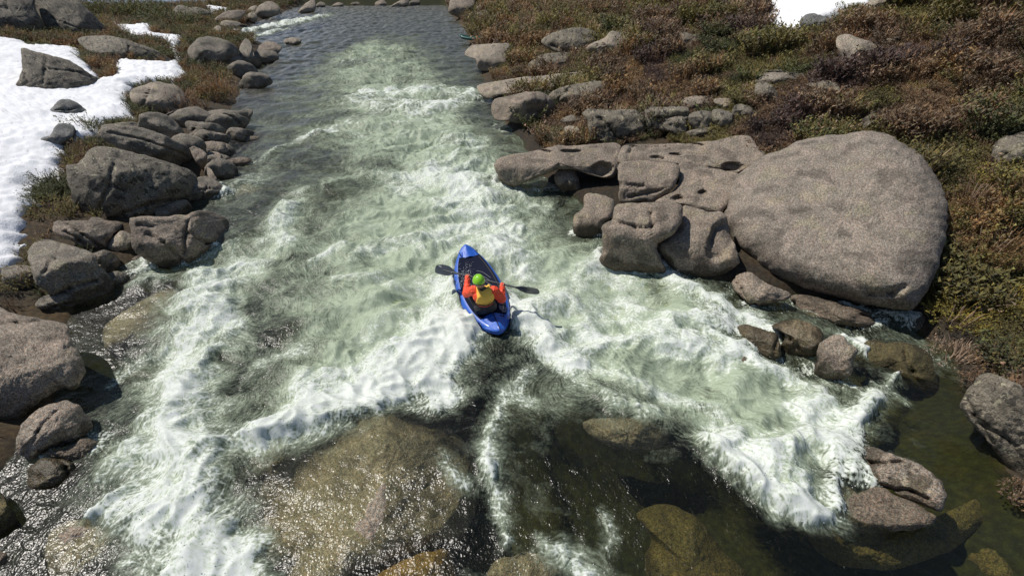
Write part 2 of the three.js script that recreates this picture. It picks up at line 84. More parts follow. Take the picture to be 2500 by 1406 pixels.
  {"n":"boulder","l":"big cracked grey boulder ringed by snow","c":"rock","B":[-18.6,1.075,-18.89],"w":[0.6925,0.161,0.7032],"o":[[0.248,1.9],[0.576,1.687],[0.952,1.557],[1.589,1.166],[1.951,0.659],[2.412,0.32],[2.398,0.138],[2.004,-0.009],[1.232,-0.005],[0.116,-0.049],[-0.371,0.021],[-0.673,0.235],[-0.692,0.37],[-0.22,0.936],[-0.007,1.257]],"m":[0.703,0.66],"a":[-0.493,0.461,0.111,0.994],"s":[-1.223,-0.154],"k":0.29,"f":-0.062,"R":0.181,"T":1.087,"t":"grey","z":0,"px":245,"am":1,"cr":[[[0.853,1.506],[0.561,1.005],[0.263,0.523]],[[0.612,0.999],[1.402,0.813],[1.892,0.569]],[[-0.081,1.083],[-0.173,0.584]]]},
  {"n":"rock_outcrop","l":"tall grey outcrop at the top left corner","c":"rock","B":[-29.572,1.752,-31.013],"w":[0.6876,0.0848,0.7211],"o":[[-0.524,2.552],[1.537,2.394],[1.298,1.566],[1.154,0.259],[0.501,-0.093],[-0.997,0.03],[-1.566,0.283]],"m":[0.025,1.161],"a":[-0.931,1.163,0.214,0.977],"s":[-1.241,-0.161],"k":0.404,"f":-0.151,"R":0.252,"T":1.513,"t":"grey","z":0,"px":148,"am":1,"cr":[[[-0.437,1.622],[0.781,1.389]],[[-0.028,1.424],[0.172,1.966]]]},
  {"n":"rock_outcrop","l":"dark lichened outcrop sloping down beside the blue sky gap","c":"rock","B":[-28.415,1.313,-33.7],"w":[0.6419,0.0923,0.7612],"o":[[-1.533,2.766],[-0.64,2.907],[0.53,2.582],[1.064,1.944],[1.53,0.995],[1.87,0.06],[0.687,-0.112],[-0.516,0.164],[-1.54,0.419],[-1.618,1.52]],"m":[-0.141,1.304],"a":[-1.642,1.045,0.208,0.978],"s":[-1.412,-0.153],"k":0.451,"f":-0.104,"R":0.282,"T":1.693,"t":"darklichen","z":0,"px":214,"am":1,"cr":[[[-1.283,1.549],[-0.389,0.979],[0.536,0.392]]]},
  {"n":"rock_outcrop","l":"low dark ledge edged with snow and juniper","c":"rock","B":[-20.886,0.779,-27.976],"w":[0.5931,0.1312,0.7944],"o":[[-2.373,1.609],[-0.927,1.569],[0.091,1.156],[0.922,0.69],[1.701,-0.165],[0.787,-0.108],[-0.355,0.037],[-1.307,0.503],[-2.102,0.883]],"m":[-0.499,0.742],"a":[-2.251,0.681,-0.0,1.0],"s":[-1.765,-0.131],"k":0.27,"f":-0.089,"R":0.203,"T":0.845,"t":"darklichen","z":0,"px":249,"am":1},
  {"n":"boulder","l":"rounded boulder with a pale vein on the left shore","c":"rock","B":[-18.158,0.312,-29.098],"w":[0.5237,0.1467,0.8392],"o":[[-0.451,1.066],[0.019,1.51],[0.754,1.739],[1.728,1.463],[2.254,0.862],[2.12,0.047],[1.227,0.057],[0.382,0.132],[-0.508,0.01],[-0.57,0.547]],"m":[0.787,0.776],"a":[-0.567,0.844,-0.0,1.0],"s":[-1.173,-0.027],"k":0.267,"f":-0.023,"R":0.2,"T":1.001,"t":"dark","z":0,"px":135,"am":1,"cr":[[[-0.428,0.319],[0.19,0.748],[0.503,0.966]]]},
  {"n":"boulder","l":"narrow jointed rock next to the veined left boulder","c":"rock","B":[-16.64,-0.08,-30.88],"w":[0.4687,0.1544,0.8698],"o":[[0.021,1.328],[0.552,1.888],[0.791,1.499],[0.655,0.85],[0.993,0.541],[0.879,0.119],[-0.121,-0.029],[-0.24,0.492]],"m":[0.349,0.758],"a":[-0.239,0.894,-0.0,1.0],"s":[-1.24,-0.02],"k":0.196,"f":-0.017,"R":0.147,"T":0.736,"t":"dark","z":0,"px":83,"am":1},
  {"n":"boulder","l":"fan-shaped buff rock reaching into the far left water","c":"rock","B":[-17.308,-0.08,-35.13],"w":[0.4377,0.1386,0.8884],"o":[[-0.246,0.8],[0.377,1.129],[0.99,0.971],[1.215,0.631],[0.569,0.113],[-0.202,-0.01],[-0.303,0.329]],"m":[0.363,0.56],"a":[-0.302,0.547,-0.0,1.0],"s":[-1.378,-0.071],"k":0.178,"f":-0.039,"R":0.133,"T":0.667,"t":"warm","z":0,"px":57,"am":1},
  {"n":"boulder","l":"single flat rock breaking the far water on the left","c":"rock","B":[-17.951,-0.08,-41.225],"w":[0.3963,0.121,0.9101],"o":[[-0.405,0.503],[0.24,0.64],[0.899,0.481],[0.726,0.172],[-0.107,-0.008],[-0.355,0.194]],"m":[0.194,0.331],"a":[-0.4,0.31,-0.0,1.0],"s":[-1.881,-0.141],"k":0.102,"f":-0.044,"R":0.159,"T":0.318,"t":"pale","z":0,"px":42,"am":1},
  {"n":"rock","l":"small spiky rock fragment at the left shore","c":"rock","B":[-9.569,0.176,-13.449],"w":[0.5527,0.3018,0.7768],"o":[[-0.087,0.736],[0.069,0.746],[0.277,0.468],[0.075,-0.032],[-0.052,0.226],[-0.087,0.502]],"m":[0.065,0.411],"a":[-0.086,0.349,-0.0,1.0],"s":[-0.852,0.045],"k":0.058,"f":0.016,"R":0.036,"T":0.18,"t":"warm","z":0,"px":61,"am":1},
  {"n":"rock","l":"cube-like rock among the left shore fragments","c":"rock","B":[-9.721,0.013,-14.148],"w":[0.5403,0.2994,0.7864],"o":[[-0.034,0.42],[0.194,0.5],[0.378,0.381],[0.275,-0.006],[-0.058,0.001]],"m":[0.142,0.231],"a":[-0.058,0.242,-0.0,1.0],"s":[-1.216,0.13],"k":0.069,"f":0.032,"R":0.043,"T":0.259,"t":"warm","z":0,"px":41,"am":1},
  {"n":"rock","l":"pointed rock tip reaching into the current on the left","c":"rock","B":[-9.244,-0.08,-14.202],"w":[0.519,0.3077,0.7974],"o":[[-0.156,0.286],[0.441,0.345],[0.772,0.189],[0.246,0.003],[-0.155,0.022]],"m":[0.223,0.173],"a":[-0.155,0.172,-0.0,1.0],"s":[-1.284,0.104],"k":0.054,"f":0.018,"R":0.04,"T":0.169,"t":"warm","z":0,"px":79,"am":1},
  {"n":"rock","l":"lumpy buff rock above the pointed tip on the left","c":"rock","B":[-10.021,0.001,-14.969],"w":[0.5329,0.2871,0.796],"o":[[-0.673,0.467],[-0.158,0.628],[0.475,0.471],[0.629,0.08],[0.068,-0.025],[-0.3,0.211]],"m":[0.035,0.311],"a":[-0.664,0.294,-0.0,1.0],"s":[-1.163,0.082],"k":0.102,"f":0.024,"R":0.077,"T":0.319,"t":"warm","z":0,"px":117,"am":1},
  {"n":"rock","l":"thin upright blade of rock at the left waterline","c":"rock","B":[-8.674,-0.08,-12.459],"w":[0.5374,0.3395,0.772],"o":[[-0.038,0.738],[0.089,0.542],[0.096,-0.038],[-0.117,0.061]],"m":[0.002,0.304],"a":[-0.117,0.345,-0.0,1.0],"s":[-0.581,0.085],"k":0.034,"f":0.029,"R":0.026,"T":0.106,"t":"warm","z":0,"px":61,"am":1},
  {"n":"rock","l":"small pair of stones just off the left shore","c":"rock","B":[-9.981,-0.08,-16.907],"w":[0.4897,0.2688,0.8294],"o":[[-0.183,0.139],[0.086,0.253],[0.494,0.169],[0.353,-0.019],[-0.108,0.012]],"m":[0.148,0.109],"a":[-0.182,0.115,-0.0,1.0],"s":[-1.397,0.01],"k":0.043,"f":0.001,"R":0.067,"T":0.135,"t":"pale","z":0,"px":47,"am":1},
  {"n":"boulder","l":"tallest rounded boulder of the far left row","c":"rock","B":[-29.596,0.052,-61.6],"w":[0.4317,0.078,0.8986],"o":[[-0.7,-0.011],[-0.054,1.127],[0.779,1.639],[1.707,1.795],[2.457,1.17],[2.102,0.414],[0.679,0.054]],"m":[0.94,0.819],"a":[-0.696,0.868,-0.0,1.0],"s":[-1.571,-0.132],"k":0.281,"f":-0.115,"R":0.387,"T":1.054,"t":"pale","z":0,"px":63,"am":0.7},
  {"n":"boulder","l":"salmon-coloured boulder left of the tallest far one","c":"rock","B":[-28.788,0.098,-57.169],"w":[0.4482,0.0825,0.8901],"o":[[-0.9,0.07],[-0.128,0.744],[0.823,1.043],[0.869,0.27],[-0.022,-0.021]],"m":[0.148,0.43],"a":[-0.897,0.502,-0.0,1.0],"s":[-1.556,-0.127],"k":0.167,"f":-0.064,"R":0.23,"T":0.627,"t":"pale","z":0,"px":42,"am":0.7},
  {"n":"boulder","l":"small round boulder above the salmon-coloured one","c":"rock","B":[-31.63,0.24,-63.369],"w":[0.4454,0.0727,0.8924],"o":[[-0.602,0.237],[0.357,0.921],[1.149,1.018],[0.861,0.305],[-0.181,-0.015]],"m":[0.327,0.49],"a":[-0.6,0.494,-0.0,1.0],"s":[-1.59,-0.138],"k":0.163,"f":-0.068,"R":0.224,"T":0.61,"t":"pale","z":0,"px":33,"am":0.7},
  {"n":"boulder","l":"leaning boulder at the lower end of the far row","c":"rock","B":[-25.088,0.356,-43.138],"w":[0.5002,0.1006,0.8601],"o":[[-0.26,0.209],[0.465,0.834],[0.793,0.662],[0.507,0.081],[-0.165,-0.008]],"m":[0.286,0.363],"a":[-0.259,0.406,-0.0,1.0],"s":[-1.495,-0.109],"k":0.133,"f":-0.044,"R":0.182,"T":0.497,"t":"pale","z":0,"px":29,"am":0.7},
  {"n":"boulder","l":"flat tan boulder beside the far foam","c":"rock","B":[-26.867,0.147,-48.16],"w":[0.485,0.0948,0.8694],"o":[[-0.234,0.645],[0.406,0.995],[1.664,0.699],[0.836,0.265],[-0.307,-0.004]],"m":[0.479,0.523],"a":[-0.306,0.486,-0.0,1.0],"s":[-1.514,-0.115],"k":0.157,"f":-0.056,"R":0.216,"T":0.589,"t":"pale","z":0,"px":54,"am":0.7},
  {"n":"boulder","l":"long sloping boulder behind the flat tan one","c":"rock","B":[-29.131,0.24,-52.29],"w":[0.4849,0.0859,0.8704],"o":[[-1.065,0.24],[0.362,1.171],[1.821,1.401],[2.569,1.201],[1.342,0.351],[-0.48,-0.007]],"m":[0.713,0.701],"a":[-1.062,0.682,-0.0,1.0],"s":[-1.544,-0.124],"k":0.22,"f":-0.085,"R":0.165,"T":0.826,"t":"warm","z":0,"px":89,"am":0.7},
  {"n":"boulder","l":"broad grey boulder left of the small far snow strip","c":"rock","B":[-32.595,0.442,-53.596],"w":[0.518,0.0788,0.8517],"o":[[-1.633,0.949],[-0.905,1.641],[-0.069,1.403],[1.12,1.255],[2.103,0.489],[1.613,-0.007],[0.035,-0.034],[-0.824,0.412]],"m":[0.212,0.724],"a":[-1.616,0.781,-0.0,1.0],"s":[-1.569,-0.131],"k":0.261,"f":-0.103,"R":0.359,"T":0.978,"t":"grey","z":0,"px":106,"am":0.7},
  {"n":"boulder","l":"slanting pink boulder at the far foam end","c":"rock","B":[-27.847,-0.08,-69.819],"w":[0.3695,0.0727,0.9264],"o":[[-0.698,-0.012],[0.769,1.258],[2.011,1.566],[1.679,0.313],[0.446,-0.006]],"m":[0.859,0.65],"a":[-0.695,0.76,-0.0,1.0],"s":[-1.59,-0.138],"k":0.247,"f":-0.104,"R":0.34,"T":0.926,"t":"pale","z":0,"px":44,"am":0.7},
  {"n":"boulder","l":"dark upright stone right of the slanting pink boulder","c":"rock","B":[-28.462,-0.08,-79.535],"w":[0.3362,0.0647,0.9396],"o":[[-0.951,0.181],[-0.235,0.826],[0.528,0.588],[0.222,-0.022]],"m":[-0.138,0.377],"a":[-0.949,0.398,-0.0,1.0],"s":[-1.618,-0.146],"k":0.134,"f":-0.058,"R":0.185,"T":0.503,"t":"grey","z":0,"px":23,"am":0.7},
  {"n":"boulder","l":"low cream stone on the far shore","c":"rock","B":[-26.309,-0.08,-81.207],"w":[0.3076,0.0641,0.9494],"o":[[-1.16,0.145],[-0.392,0.623],[0.504,0.486],[0.279,-0.018]],"m":[-0.219,0.291],"a":[-1.158,0.3,-0.0,1.0],"s":[-1.621,-0.146],"k":0.102,"f":-0.044,"R":0.14,"T":0.382,"t":"pale","z":0,"px":26,"am":0.7},
  {"n":"boulder","l":"small grey stone on the far shore","c":"rock","B":[-24.148,0.042,-83.671],"w":[0.2768,0.0614,0.959],"o":[[-1.397,0.092],[-0.463,0.459],[0.565,0.365],[0.318,-0.015]],"m":[-0.279,0.211],"a":[-1.395,0.221,-0.0,1.0],"s":[-1.631,-0.149],"k":0.075,"f":-0.033,"R":0.104,"T":0.282,"t":"grey","z":0,"px":30,"am":0.7},
  {"n":"boulder","l":"brown stone at the far bend of the river","c":"rock","B":[-20.018,-0.08,-83.309],"w":[0.2332,0.0638,0.9703],"o":[[-1.656,0.237],[-0.878,0.761],[0.715,0.817],[0.401,-0.023],[-0.986,0.075]],"m":[-0.338,0.402],"a":[-1.652,0.393,-0.0,1.0],"s":[-1.622,-0.147],"k":0.133,"f":-0.058,"R":0.183,"T":0.499,"t":"warm","z":0,"px":36,"am":0.7},
  {"n":"boulder","l":"pale slanted boulder at the far bend of the river","c":"rock","B":[-17.742,-0.08,-80.53],"w":[0.2147,0.0663,0.9744],"o":[[-0.872,-0.013],[0.618,0.826],[2.154,1.261],[1.812,0.186]],"m":[0.945,0.512],"a":[-0.869,0.614,-0.0,1.0],"s":[-1.613,-0.144],"k":0.201,"f":-0.088,"R":0.276,"T":0.752,"t":"pale","z":0,"px":46,"am":0.7},
  {"n":"boulder","l":"squat boulder right of the pale slanted one","c":"rock","B":[-14.614,-0.045,-83.549],"w":[0.1719,0.0641,0.983],"o":[[-1.84,0.106],[-0.963,0.785],[0.499,1.082],[0.455,-0.027]],"m":[-0.403,0.444],"a":[-1.835,0.52,-0.0,1.0],"s":[-1.621,-0.146],"k":0.175,"f":-0.076,"R":0.241,"T":0.656,"t":"grey","z":0,"px":36,"am":0.7},
  {"n":"boulder","l":"tall smooth boulder at the far right shore","c":"rock","B":[-5.329,0.186,-60.217],"w":[0.0878,0.0859,0.9924],"o":[[-1.909,1.096],[-1.406,2.259],[0.61,2.489],[1.218,1.655],[0.557,0.628],[0.453,-0.054],[-0.856,0.184],[-1.815,0.588]],"m":[-0.374,1.254],"a":[-1.889,1.165,-0.0,1.0],"s":[-1.544,-0.124],"k":0.39,"f":-0.145,"R":0.536,"T":1.463,"t":"warm","z":0,"px":65,"am":0.7},
  {"n":"boulder","l":"curved pale slab on top of the far right rocks","c":"rock","B":[-3.589,0.364,-60.607],"w":[0.0589,0.0827,0.9948],"o":[[-1.354,0.428],[0.206,1.34],[2.096,1.627],[3.27,1.211],[3.163,0.692],[0.179,0.705],[-1.045,-0.028]],"m":[1.075,0.947],"a":[-1.346,0.777,-0.0,1.0],"s":[-1.555,-0.127],"k":0.258,"f":-0.099,"R":0.354,"T":0.966,"t":"pale","z":0,"px":96,"am":0.7},
  {"n":"boulder","l":"grey block under the curved pale slab","c":"rock","B":[-2.888,0.299,-54.486],"w":[0.0527,0.0931,0.9943],"o":[[-1.345,0.448],[-0.185,1.157],[2.118,1.19],[1.599,0.642],[-0.226,-0.023],[-1.18,0.137]],"m":[0.247,0.644],"a":[-1.338,0.57,-0.0,1.0],"s":[-1.52,-0.117],"k":0.19,"f":-0.067,"R":0.261,"T":0.712,"t":"grey","z":0,"px":79,"am":0.7},
  {"n":"boulder","l":"upright pale stone at the heather edge of the far right rocks","c":"rock","B":[-0.029,1.133,-64.131],"w":[0.0004,0.0664,0.9978],"o":[[-0.383,-0.024],[-0.104,1.163],[0.874,1.163],[1.148,-0.024]],"m":[0.38,0.519],"a":[-0.381,0.558,-0.0,1.0],"s":[-1.612,-0.144],"k":0.186,"f":-0.08,"R":0.256,"T":0.698,"t":"pale","z":0,"px":30,"am":0.7},
  {"n":"boulder","l":"small tan stone high in the heather near the top edge","c":"rock","B":[3.087,1.563,-48.182],"w":[-0.0637,0.0792,0.9948],"o":[[-0.34,-0.014],[0.054,0.621],[0.896,0.624],[0.759,0.081]],"m":[0.324,0.314],"a":[-0.339,0.301,-0.0,1.0],"s":[-1.567,-0.131],"k":0.101,"f":-0.039,"R":0.139,"T":0.378,"t":"pale","z":0,"px":33,"am":0.7},
  {"n":"boulder","l":"rounded stone at the very top above the heather","c":"rock","B":[4.744,1.917,-50.863],"w":[-0.0927,0.068,0.9934],"o":[[-0.434,-0.016],[0.08,0.551],[0.955,0.651],[1.191,0.275],[0.335,-0.011]],"m":[0.413,0.296],"a":[-0.433,0.313,-0.0,1.0],"s":[-1.607,-0.142],"k":0.105,"f":-0.045,"R":0.145,"T":0.395,"t":"pale","z":0,"px":42,"am":0.7},
  {"n":"rock_slab","l":"pale ledge beside the green raft at the water edge","c":"rock","B":[-0.97,0.165,-29.211],"w":[0.0327,0.1763,0.9838],"o":[[-1.86,0.973],[-1.482,1.501],[-0.156,1.577],[0.986,1.619],[0.673,1.109],[0.674,0.284],[0.362,-0.034],[-0.524,0.033],[-1.062,0.22],[-1.182,0.659]],"m":[-0.343,0.835],"a":[-1.704,0.777,0.107,0.994],"s":[-1.869,-0.067],"k":0.246,"f":-0.04,"R":0.154,"T":0.769,"t":"pale","z":0,"px":114,"am":1},
  {"n":"boulder","l":"dark-fronted lichened outcrop in the heather above the ledges","c":"rock","B":[3.435,1.332,-27.399],"w":[-0.1231,0.1458,0.9816],"o":[[-1.92,0.747],[-1.394,1.045],[-0.29,1.385],[0.659,1.365],[1.354,0.963],[0.952,0.568],[0.615,0.233],[0.203,-0.024],[-0.55,0.018],[-1.318,0.228],[-1.77,0.442]],"m":[-0.255,0.688],"a":[-1.835,0.685,-0.033,0.999],"s":[-1.706,-0.063],"k":0.216,"f":-0.047,"R":0.135,"T":0.809,"t":"lichen","z":0,"px":148,"am":1},
  {"n":"boulder","l":"rounded loaf-like boulder cracked into three in the heather","c":"rock","B":[4.497,1.575,-24.825],"w":[-0.1763,0.1499,0.9729],"o":[[-0.899,0.472],[-0.585,0.684],[-0.046,0.905],[0.316,1.23],[0.886,1.189],[1.192,0.88],[0.85,0.413],[0.141,0.269],[-0.22,-0.031],[-0.56,-0.04],[-0.754,0.17]],"m":[0.149,0.599],"a":[-0.89,0.57,-0.0,1.0],"s":[-1.252,-0.094],"k":0.195,"f":-0.054,"R":0.244,"T":0.732,"t":"pale","z":0,"px":106,"am":1,"cr":[[[-0.375,0.606],[-0.215,0.434],[0.14,0.267]],[[-0.126,0.869],[0.177,0.418]]]},
  {"n":"rock","l":"squared lichened block below the dark-fronted outcrop","c":"rock","B":[2.281,0.903,-25.856],"w":[-0.0866,0.1707,0.9815],"o":[[-0.99,0.595],[-0.278,0.773],[0.748,0.786],[0.739,0.238],[0.009,-0.016],[-0.659,0.137]],"m":[-0.032,0.421],"a":[-0.975,0.375,-0.0,1.0],"s":[-1.492,-0.038],"k":0.125,"f":-0.014,"R":0.078,"T":0.391,"t":"lichen","z":0,"px":81,"am":1},
  {"n":"rock","l":"small leaning slab near the water below the squared block","c":"rock","B":[1.253,0.62,-25.602],"w":[-0.0481,0.1833,0.9819],"o":[[-0.367,0.635],[0.048,0.823],[0.432,0.382],[0.074,-0.016],[-0.588,0.033]],"m":[-0.084,0.351],"a":[-0.586,0.393,-0.0,1.0],"s":[-1.348,-0.025],"k":0.131,"f":-0.01,"R":0.123,"T":0.409,"t":"lichen","z":0,"px":48,"am":1},
  {"n":"rock_slab","l":"long smooth sunlit ledge sloping down to the rapids","c":"rock","B":[-0.166,0.349,-21.966],"w":[0.0074,0.2241,0.9745],"o":[[-1.556,0.59],[-0.798,0.741],[0.839,0.94],[2.468,1.084],[4.073,1.174],[4.134,0.909],[2.916,0.613],[1.761,0.276],[0.705,0.204],[-0.778,0.11],[-1.099,-0.022],[-1.446,0.283]],"m":[1.099,0.61],"a":[-1.455,0.183,-0.096,0.995],"s":[-1.881,-0.036],"k":0.183,"f":-0.012,"R":0.138,"T":0.459,"t":"pale","z":0,"px":298,"am":1},
  {"n":"boulder","l":"dark overhanging block with legs at the end of the sunlit ledge","c":"rock","B":[0.506,0.311,-18.045],"w":[-0.027,0.2714,0.9621],"o":[[-1.302,0.858],[-0.782,1.037],[-0.161,1.152],[0.598,1.2],[0.947,1.042],[1.189,0.75],[1.211,0.341],[0.484,0.127],[0.038,-0.024],[-0.187,-0.005],[-0.637,0.076],[-1.264,0.218]],"m":[-0.047,0.591],"a":[-1.3,0.816,-0.039,0.999],"s":[-1.616,0.19],"k":0.191,"f":0.164,"R":0.12,"T":0.718,"t":"warm","z":1,"px":158,"am":1},
  {"n":"boulder","l":"rounded streaky rock between the sunlit ledge and the heather","c":"rock","B":[2.512,0.617,-18.861],"w":[-0.128,0.2438,0.9613],"o":[[-1.124,0.544],[-0.558,0.872],[0.262,1.047],[1.168,1.155],[1.723,0.962],[1.545,0.595],[1.159,0.27],[-0.388,-0.035],[-0.747,0.168]],"m":[0.333,0.574],"a":[-1.06,0.434,-0.123,0.992],"s":[-1.476,0.16],"k":0.184,"f":0.09,"R":0.138,"T":0.633,"t":"lichen","z":0,"px":177,"am":1},
  {"n":"boulder","l":"large rectangular white-spotted block in the right bank row","c":"rock","B":[3.405,0.684,-14.696],"w":[-0.2154,0.2984,0.9298],"o":[[-1.264,0.844],[-1.036,0.995],[-0.474,0.988],[0.434,1.042],[0.734,0.871],[0.873,0.465],[0.787,0.068],[0.034,-0.019],[-0.71,-0.01],[-0.928,0.245],[-1.045,0.608]],"m":[-0.103,0.513],"a":[-1.215,0.807,-0.022,1.0],"s":[-1.778,0.059],"k":0.166,"f":0.049,"R":0.073,"T":0.623,"t":"lichen","z":0,"px":160,"am":1},
  {"n":"boulder","l":"long low block behind the joint right of the white-spotted block","c":"rock","B":[4.96,1.141,-14.277],"w":[-0.3159,0.2712,0.9092],"o":[[-0.915,0.621],[-0.371,0.7],[0.303,0.752],[0.427,0.492],[0.426,0.16],[0.119,-0.004],[-0.571,-0.041],[-0.737,0.088]],"m":[-0.191,0.358],"a":[-0.892,0.548,-0.094,0.996],"s":[-1.881,0.03],"k":0.125,"f":0.019,"R":0.063,"T":0.47,"t":"grey","z":0,"px":107,"am":1},
  {"n":"boulder","l":"upright block standing before the long low block","c":"rock","B":[5.04,1.158,-13.958],"w":[-0.3266,0.2748,0.9043],"o":[[-0.543,0.393],[-0.449,0.576],[0.109,0.505],[0.257,0.152],[0.083,-0.004],[-0.196,0.035],[-0.462,0.167]],"m":[-0.143,0.288],"a":[-0.521,0.377,0.003,1.0],"s":[-1.379,0.034],"k":0.091,"f":0.013,"R":0.057,"T":0.341,"t":"grey","z":0,"px":62,"am":1},
  {"n":"boulder","l":"squarish grey block second from the right end of the row","c":"rock","B":[5.667,1.354,-13.757],"w":[-0.3675,0.2624,0.8922],"o":[[-0.438,0.358],[-0.214,0.515],[0.176,0.518],[0.363,0.1],[-0.021,-0.013],[-0.301,0.055]],"m":[-0.038,0.258],"a":[-0.416,0.342,-0.098,0.995],"s":[-1.417,0.021],"k":0.084,"f":0.008,"R":0.052,"T":0.315,"t":"grey","z":0,"px":63,"am":1},
  {"n":"boulder","l":"rounded block at the right end of the row","c":"rock","B":[6.148,1.465,-13.494],"w":[-0.4007,0.2565,0.8796],"o":[[-0.392,0.454],[-0.155,0.529],[0.187,0.434],[0.221,0.117],[-0.012,-0.012],[-0.185,0.038]],"m":[-0.055,0.269],"a":[-0.384,0.251,-0.0,1.0],"s":[-1.241,0.015],"k":0.084,"f":0.004,"R":0.079,"T":0.317,"t":"grey","z":0,"px":50,"am":1},
  {"n":"rock","l":"low flat stone lying in front of the squarish grey block","c":"rock","B":[5.538,1.255,-13.471],"w":[-0.3657,0.2737,0.8896],"o":[[-0.381,0.083],[-0.082,0.191],[0.319,0.275],[0.392,0.152],[-0.034,-0.009],[-0.288,-0.037]],"m":[0.009,0.113],"a":[-0.38,0.116,-0.0,1.0],"s":[-1.607,0.033],"k":0.049,"f":0.004,"R":0.046,"T":0.153,"t":"grey","z":0,"px":68,"am":1},
  {"n":"rock","l":"flat buff stone set in the grass above the block row","c":"rock","B":[5.963,1.511,-15.339],"w":[-0.3526,0.2299,0.9071],"o":[[-0.586,0.157],[-0.283,0.397],[0.343,0.485],[0.488,0.319],[0.426,0.098],[-0.043,-0.013],[-0.488,0.042]],"m":[-0.005,0.221],"a":[-0.585,0.23,-0.0,1.0],"s":[-1.523,-0.012],"k":0.078,"f":-0.003,"R":0.058,"T":0.243,"t":"warm","z":0,"px":87,"am":1},
  {"n":"rock","l":"line of buff stone right of the flat one above the row","c":"rock","B":[6.636,1.714,-14.532],"w":[-0.4048,0.2248,0.8863],"o":[[-0.451,0.284],[0.2,0.353],[0.185,0.177],[0.029,-0.004],[-0.256,0.067]],"m":[-0.078,0.19],"a":[-0.445,0.171,-0.0,1.0],"s":[-1.54,-0.018],"k":0.056,"f":-0.003,"R":0.042,"T":0.175,"t":"warm","z":0,"px":56,"am":1},
  {"n":"rock","l":"wedge-shaped stone below the standing lichened stone","c":"rock","B":[6.842,1.76,-13.798],"w":[-0.4324,0.23,0.8719],"o":[[-0.348,0.114],[-0.241,0.289],[0.179,0.253],[0.355,0.081],[0.002,-0.006],[-0.274,-0.038]],"m":[-0.037,0.127],"a":[-0.347,0.123,-0.0,1.0],"s":[-1.413,-0.012],"k":0.051,"f":-0.002,"R":0.039,"T":0.161,"t":"grey","z":0,"px":62,"am":1},
  {"n":"rock","l":"pale cube at the water edge left of the white-spotted block","c":"rock","B":[2.071,0.469,-15.94],"w":[-0.1232,0.2933,0.9481],"o":[[-0.242,0.317],[-0.005,0.365],[0.248,0.308],[0.268,0.049],[-0.035,-0.009],[-0.218,0.125]],"m":[0.021,0.184],"a":[-0.239,0.175,-0.0,1.0],"s":[-1.148,0.053],"k":0.059,"f":0.009,"R":0.037,"T":0.221,"t":"pale","z":0,"px":34,"am":1},
  {"n":"rock","l":"dark broken stone above the pale cube at the water edge","c":"rock","B":[2.34,0.518,-17.035],"w":[-0.1309,0.2731,0.953],"o":[[-0.567,0.191],[-0.163,0.388],[0.192,0.279],[0.132,-0.003],[-0.341,-0.001]],"m":[-0.146,0.17],"a":[-0.566,0.19,-0.0,1.0],"s":[-1.198,0.102],"k":0.062,"f":0.019,"R":0.039,"T":0.231,"t":"dark","z":0,"px":51,"am":1},
  {"n":"boulder","l":"standing lichened stone with a rounded top in the heather","c":"rock","B":[7.592,2.029,-14.221],"w":[-0.461,0.2047,0.8635],"o":[[-0.426,0.417],[-0.26,0.548],[0.013,0.476],[0.204,0.302],[0.291,0.09],[0.005,-0.011],[-0.259,0.025]],"m":[-0.078,0.25],"a":[-0.421,0.263,-0.0,1.0],"s":[-1.042,0.032],"k":0.088,"f":0.008,"R":0.082,"T":0.328,"t":"lichen","z":0,"px":55,"am":1},
  {"n":"rock_slab","l":"dark flat overhanging slab above the standing stone","c":"rock","B":[8.214,2.284,-15.261],"w":[-0.4665,0.177,0.8667],"o":[[-0.608,0.101],[-0.485,0.335],[-0.086,0.454],[0.476,0.413],[1.057,0.427],[0.836,0.241],[0.263,0.059],[-0.2,-0.028],[-0.554,0.038]],"m":[0.132,0.236],"a":[-0.601,0.084,-0.164,0.986],"s":[-1.881,0.144],"k":0.075,"f":0.026,"R":0.038,"T":0.234,"t":"dark","z":0,"px":154,"am":1},
  {"n":"boulder","l":"pale boot-shaped boulder high on the heather slope","c":"rock","B":[10.305,2.979,-15.105],"w":[-0.5587,0.1312,0.8189],"o":[[-0.645,0.542],[-0.48,0.751],[0.051,0.624],[0.628,0.507],[0.445,0.338],[0.078,0.231],[-0.064,-0.022],[-0.354,0.148]],"m":[-0.083,0.408],"a":[-0.628,0.35,-0.0,1.0],"s":[-1.4,-0.315],"k":0.119,"f":-0.11,"R":0.111,"T":0.445,"t":"pale","z":0,"px":119,"am":1},
  {"n":"boulder","l":"small lichened stone right of the boot-shaped boulder","c":"rock","B":[11.468,3.386,-15.455],"w":[-0.5927,0.1041,0.7987],"o":[[-0.149,0.098],[0.05,0.252],[0.205,0.185],[0.136,0.036],[-0.075,-0.011]],"m":[0.033,0.114],"a":[-0.148,0.119,-0.0,1.0],"s":[-1.484,-0.141],"k":0.041,"f":-0.017,"R":0.052,"T":0.156,"t":"lichen","z":0,"px":37,"am":1},
  {"n":"boulder","l":"blue-grey angular rock standing against the upper snow patch","c":"rock","B":[10.935,3.456,-18.953],"w":[-0.4978,0.0885,0.8628],"o":[[-0.439,0.269],[-0.176,0.484],[0.444,0.381],[0.725,0.231],[0.345,0.033],[-0.154,-0.018],[-0.341,0.035]],"m":[0.082,0.222],"a":[-0.436,0.229,-0.0,1.0],"s":[-1.232,-0.121],"k":0.079,"f":-0.028,"R":0.059,"T":0.296,"t":"bluegrey","z":0,"px":88,"am":1},
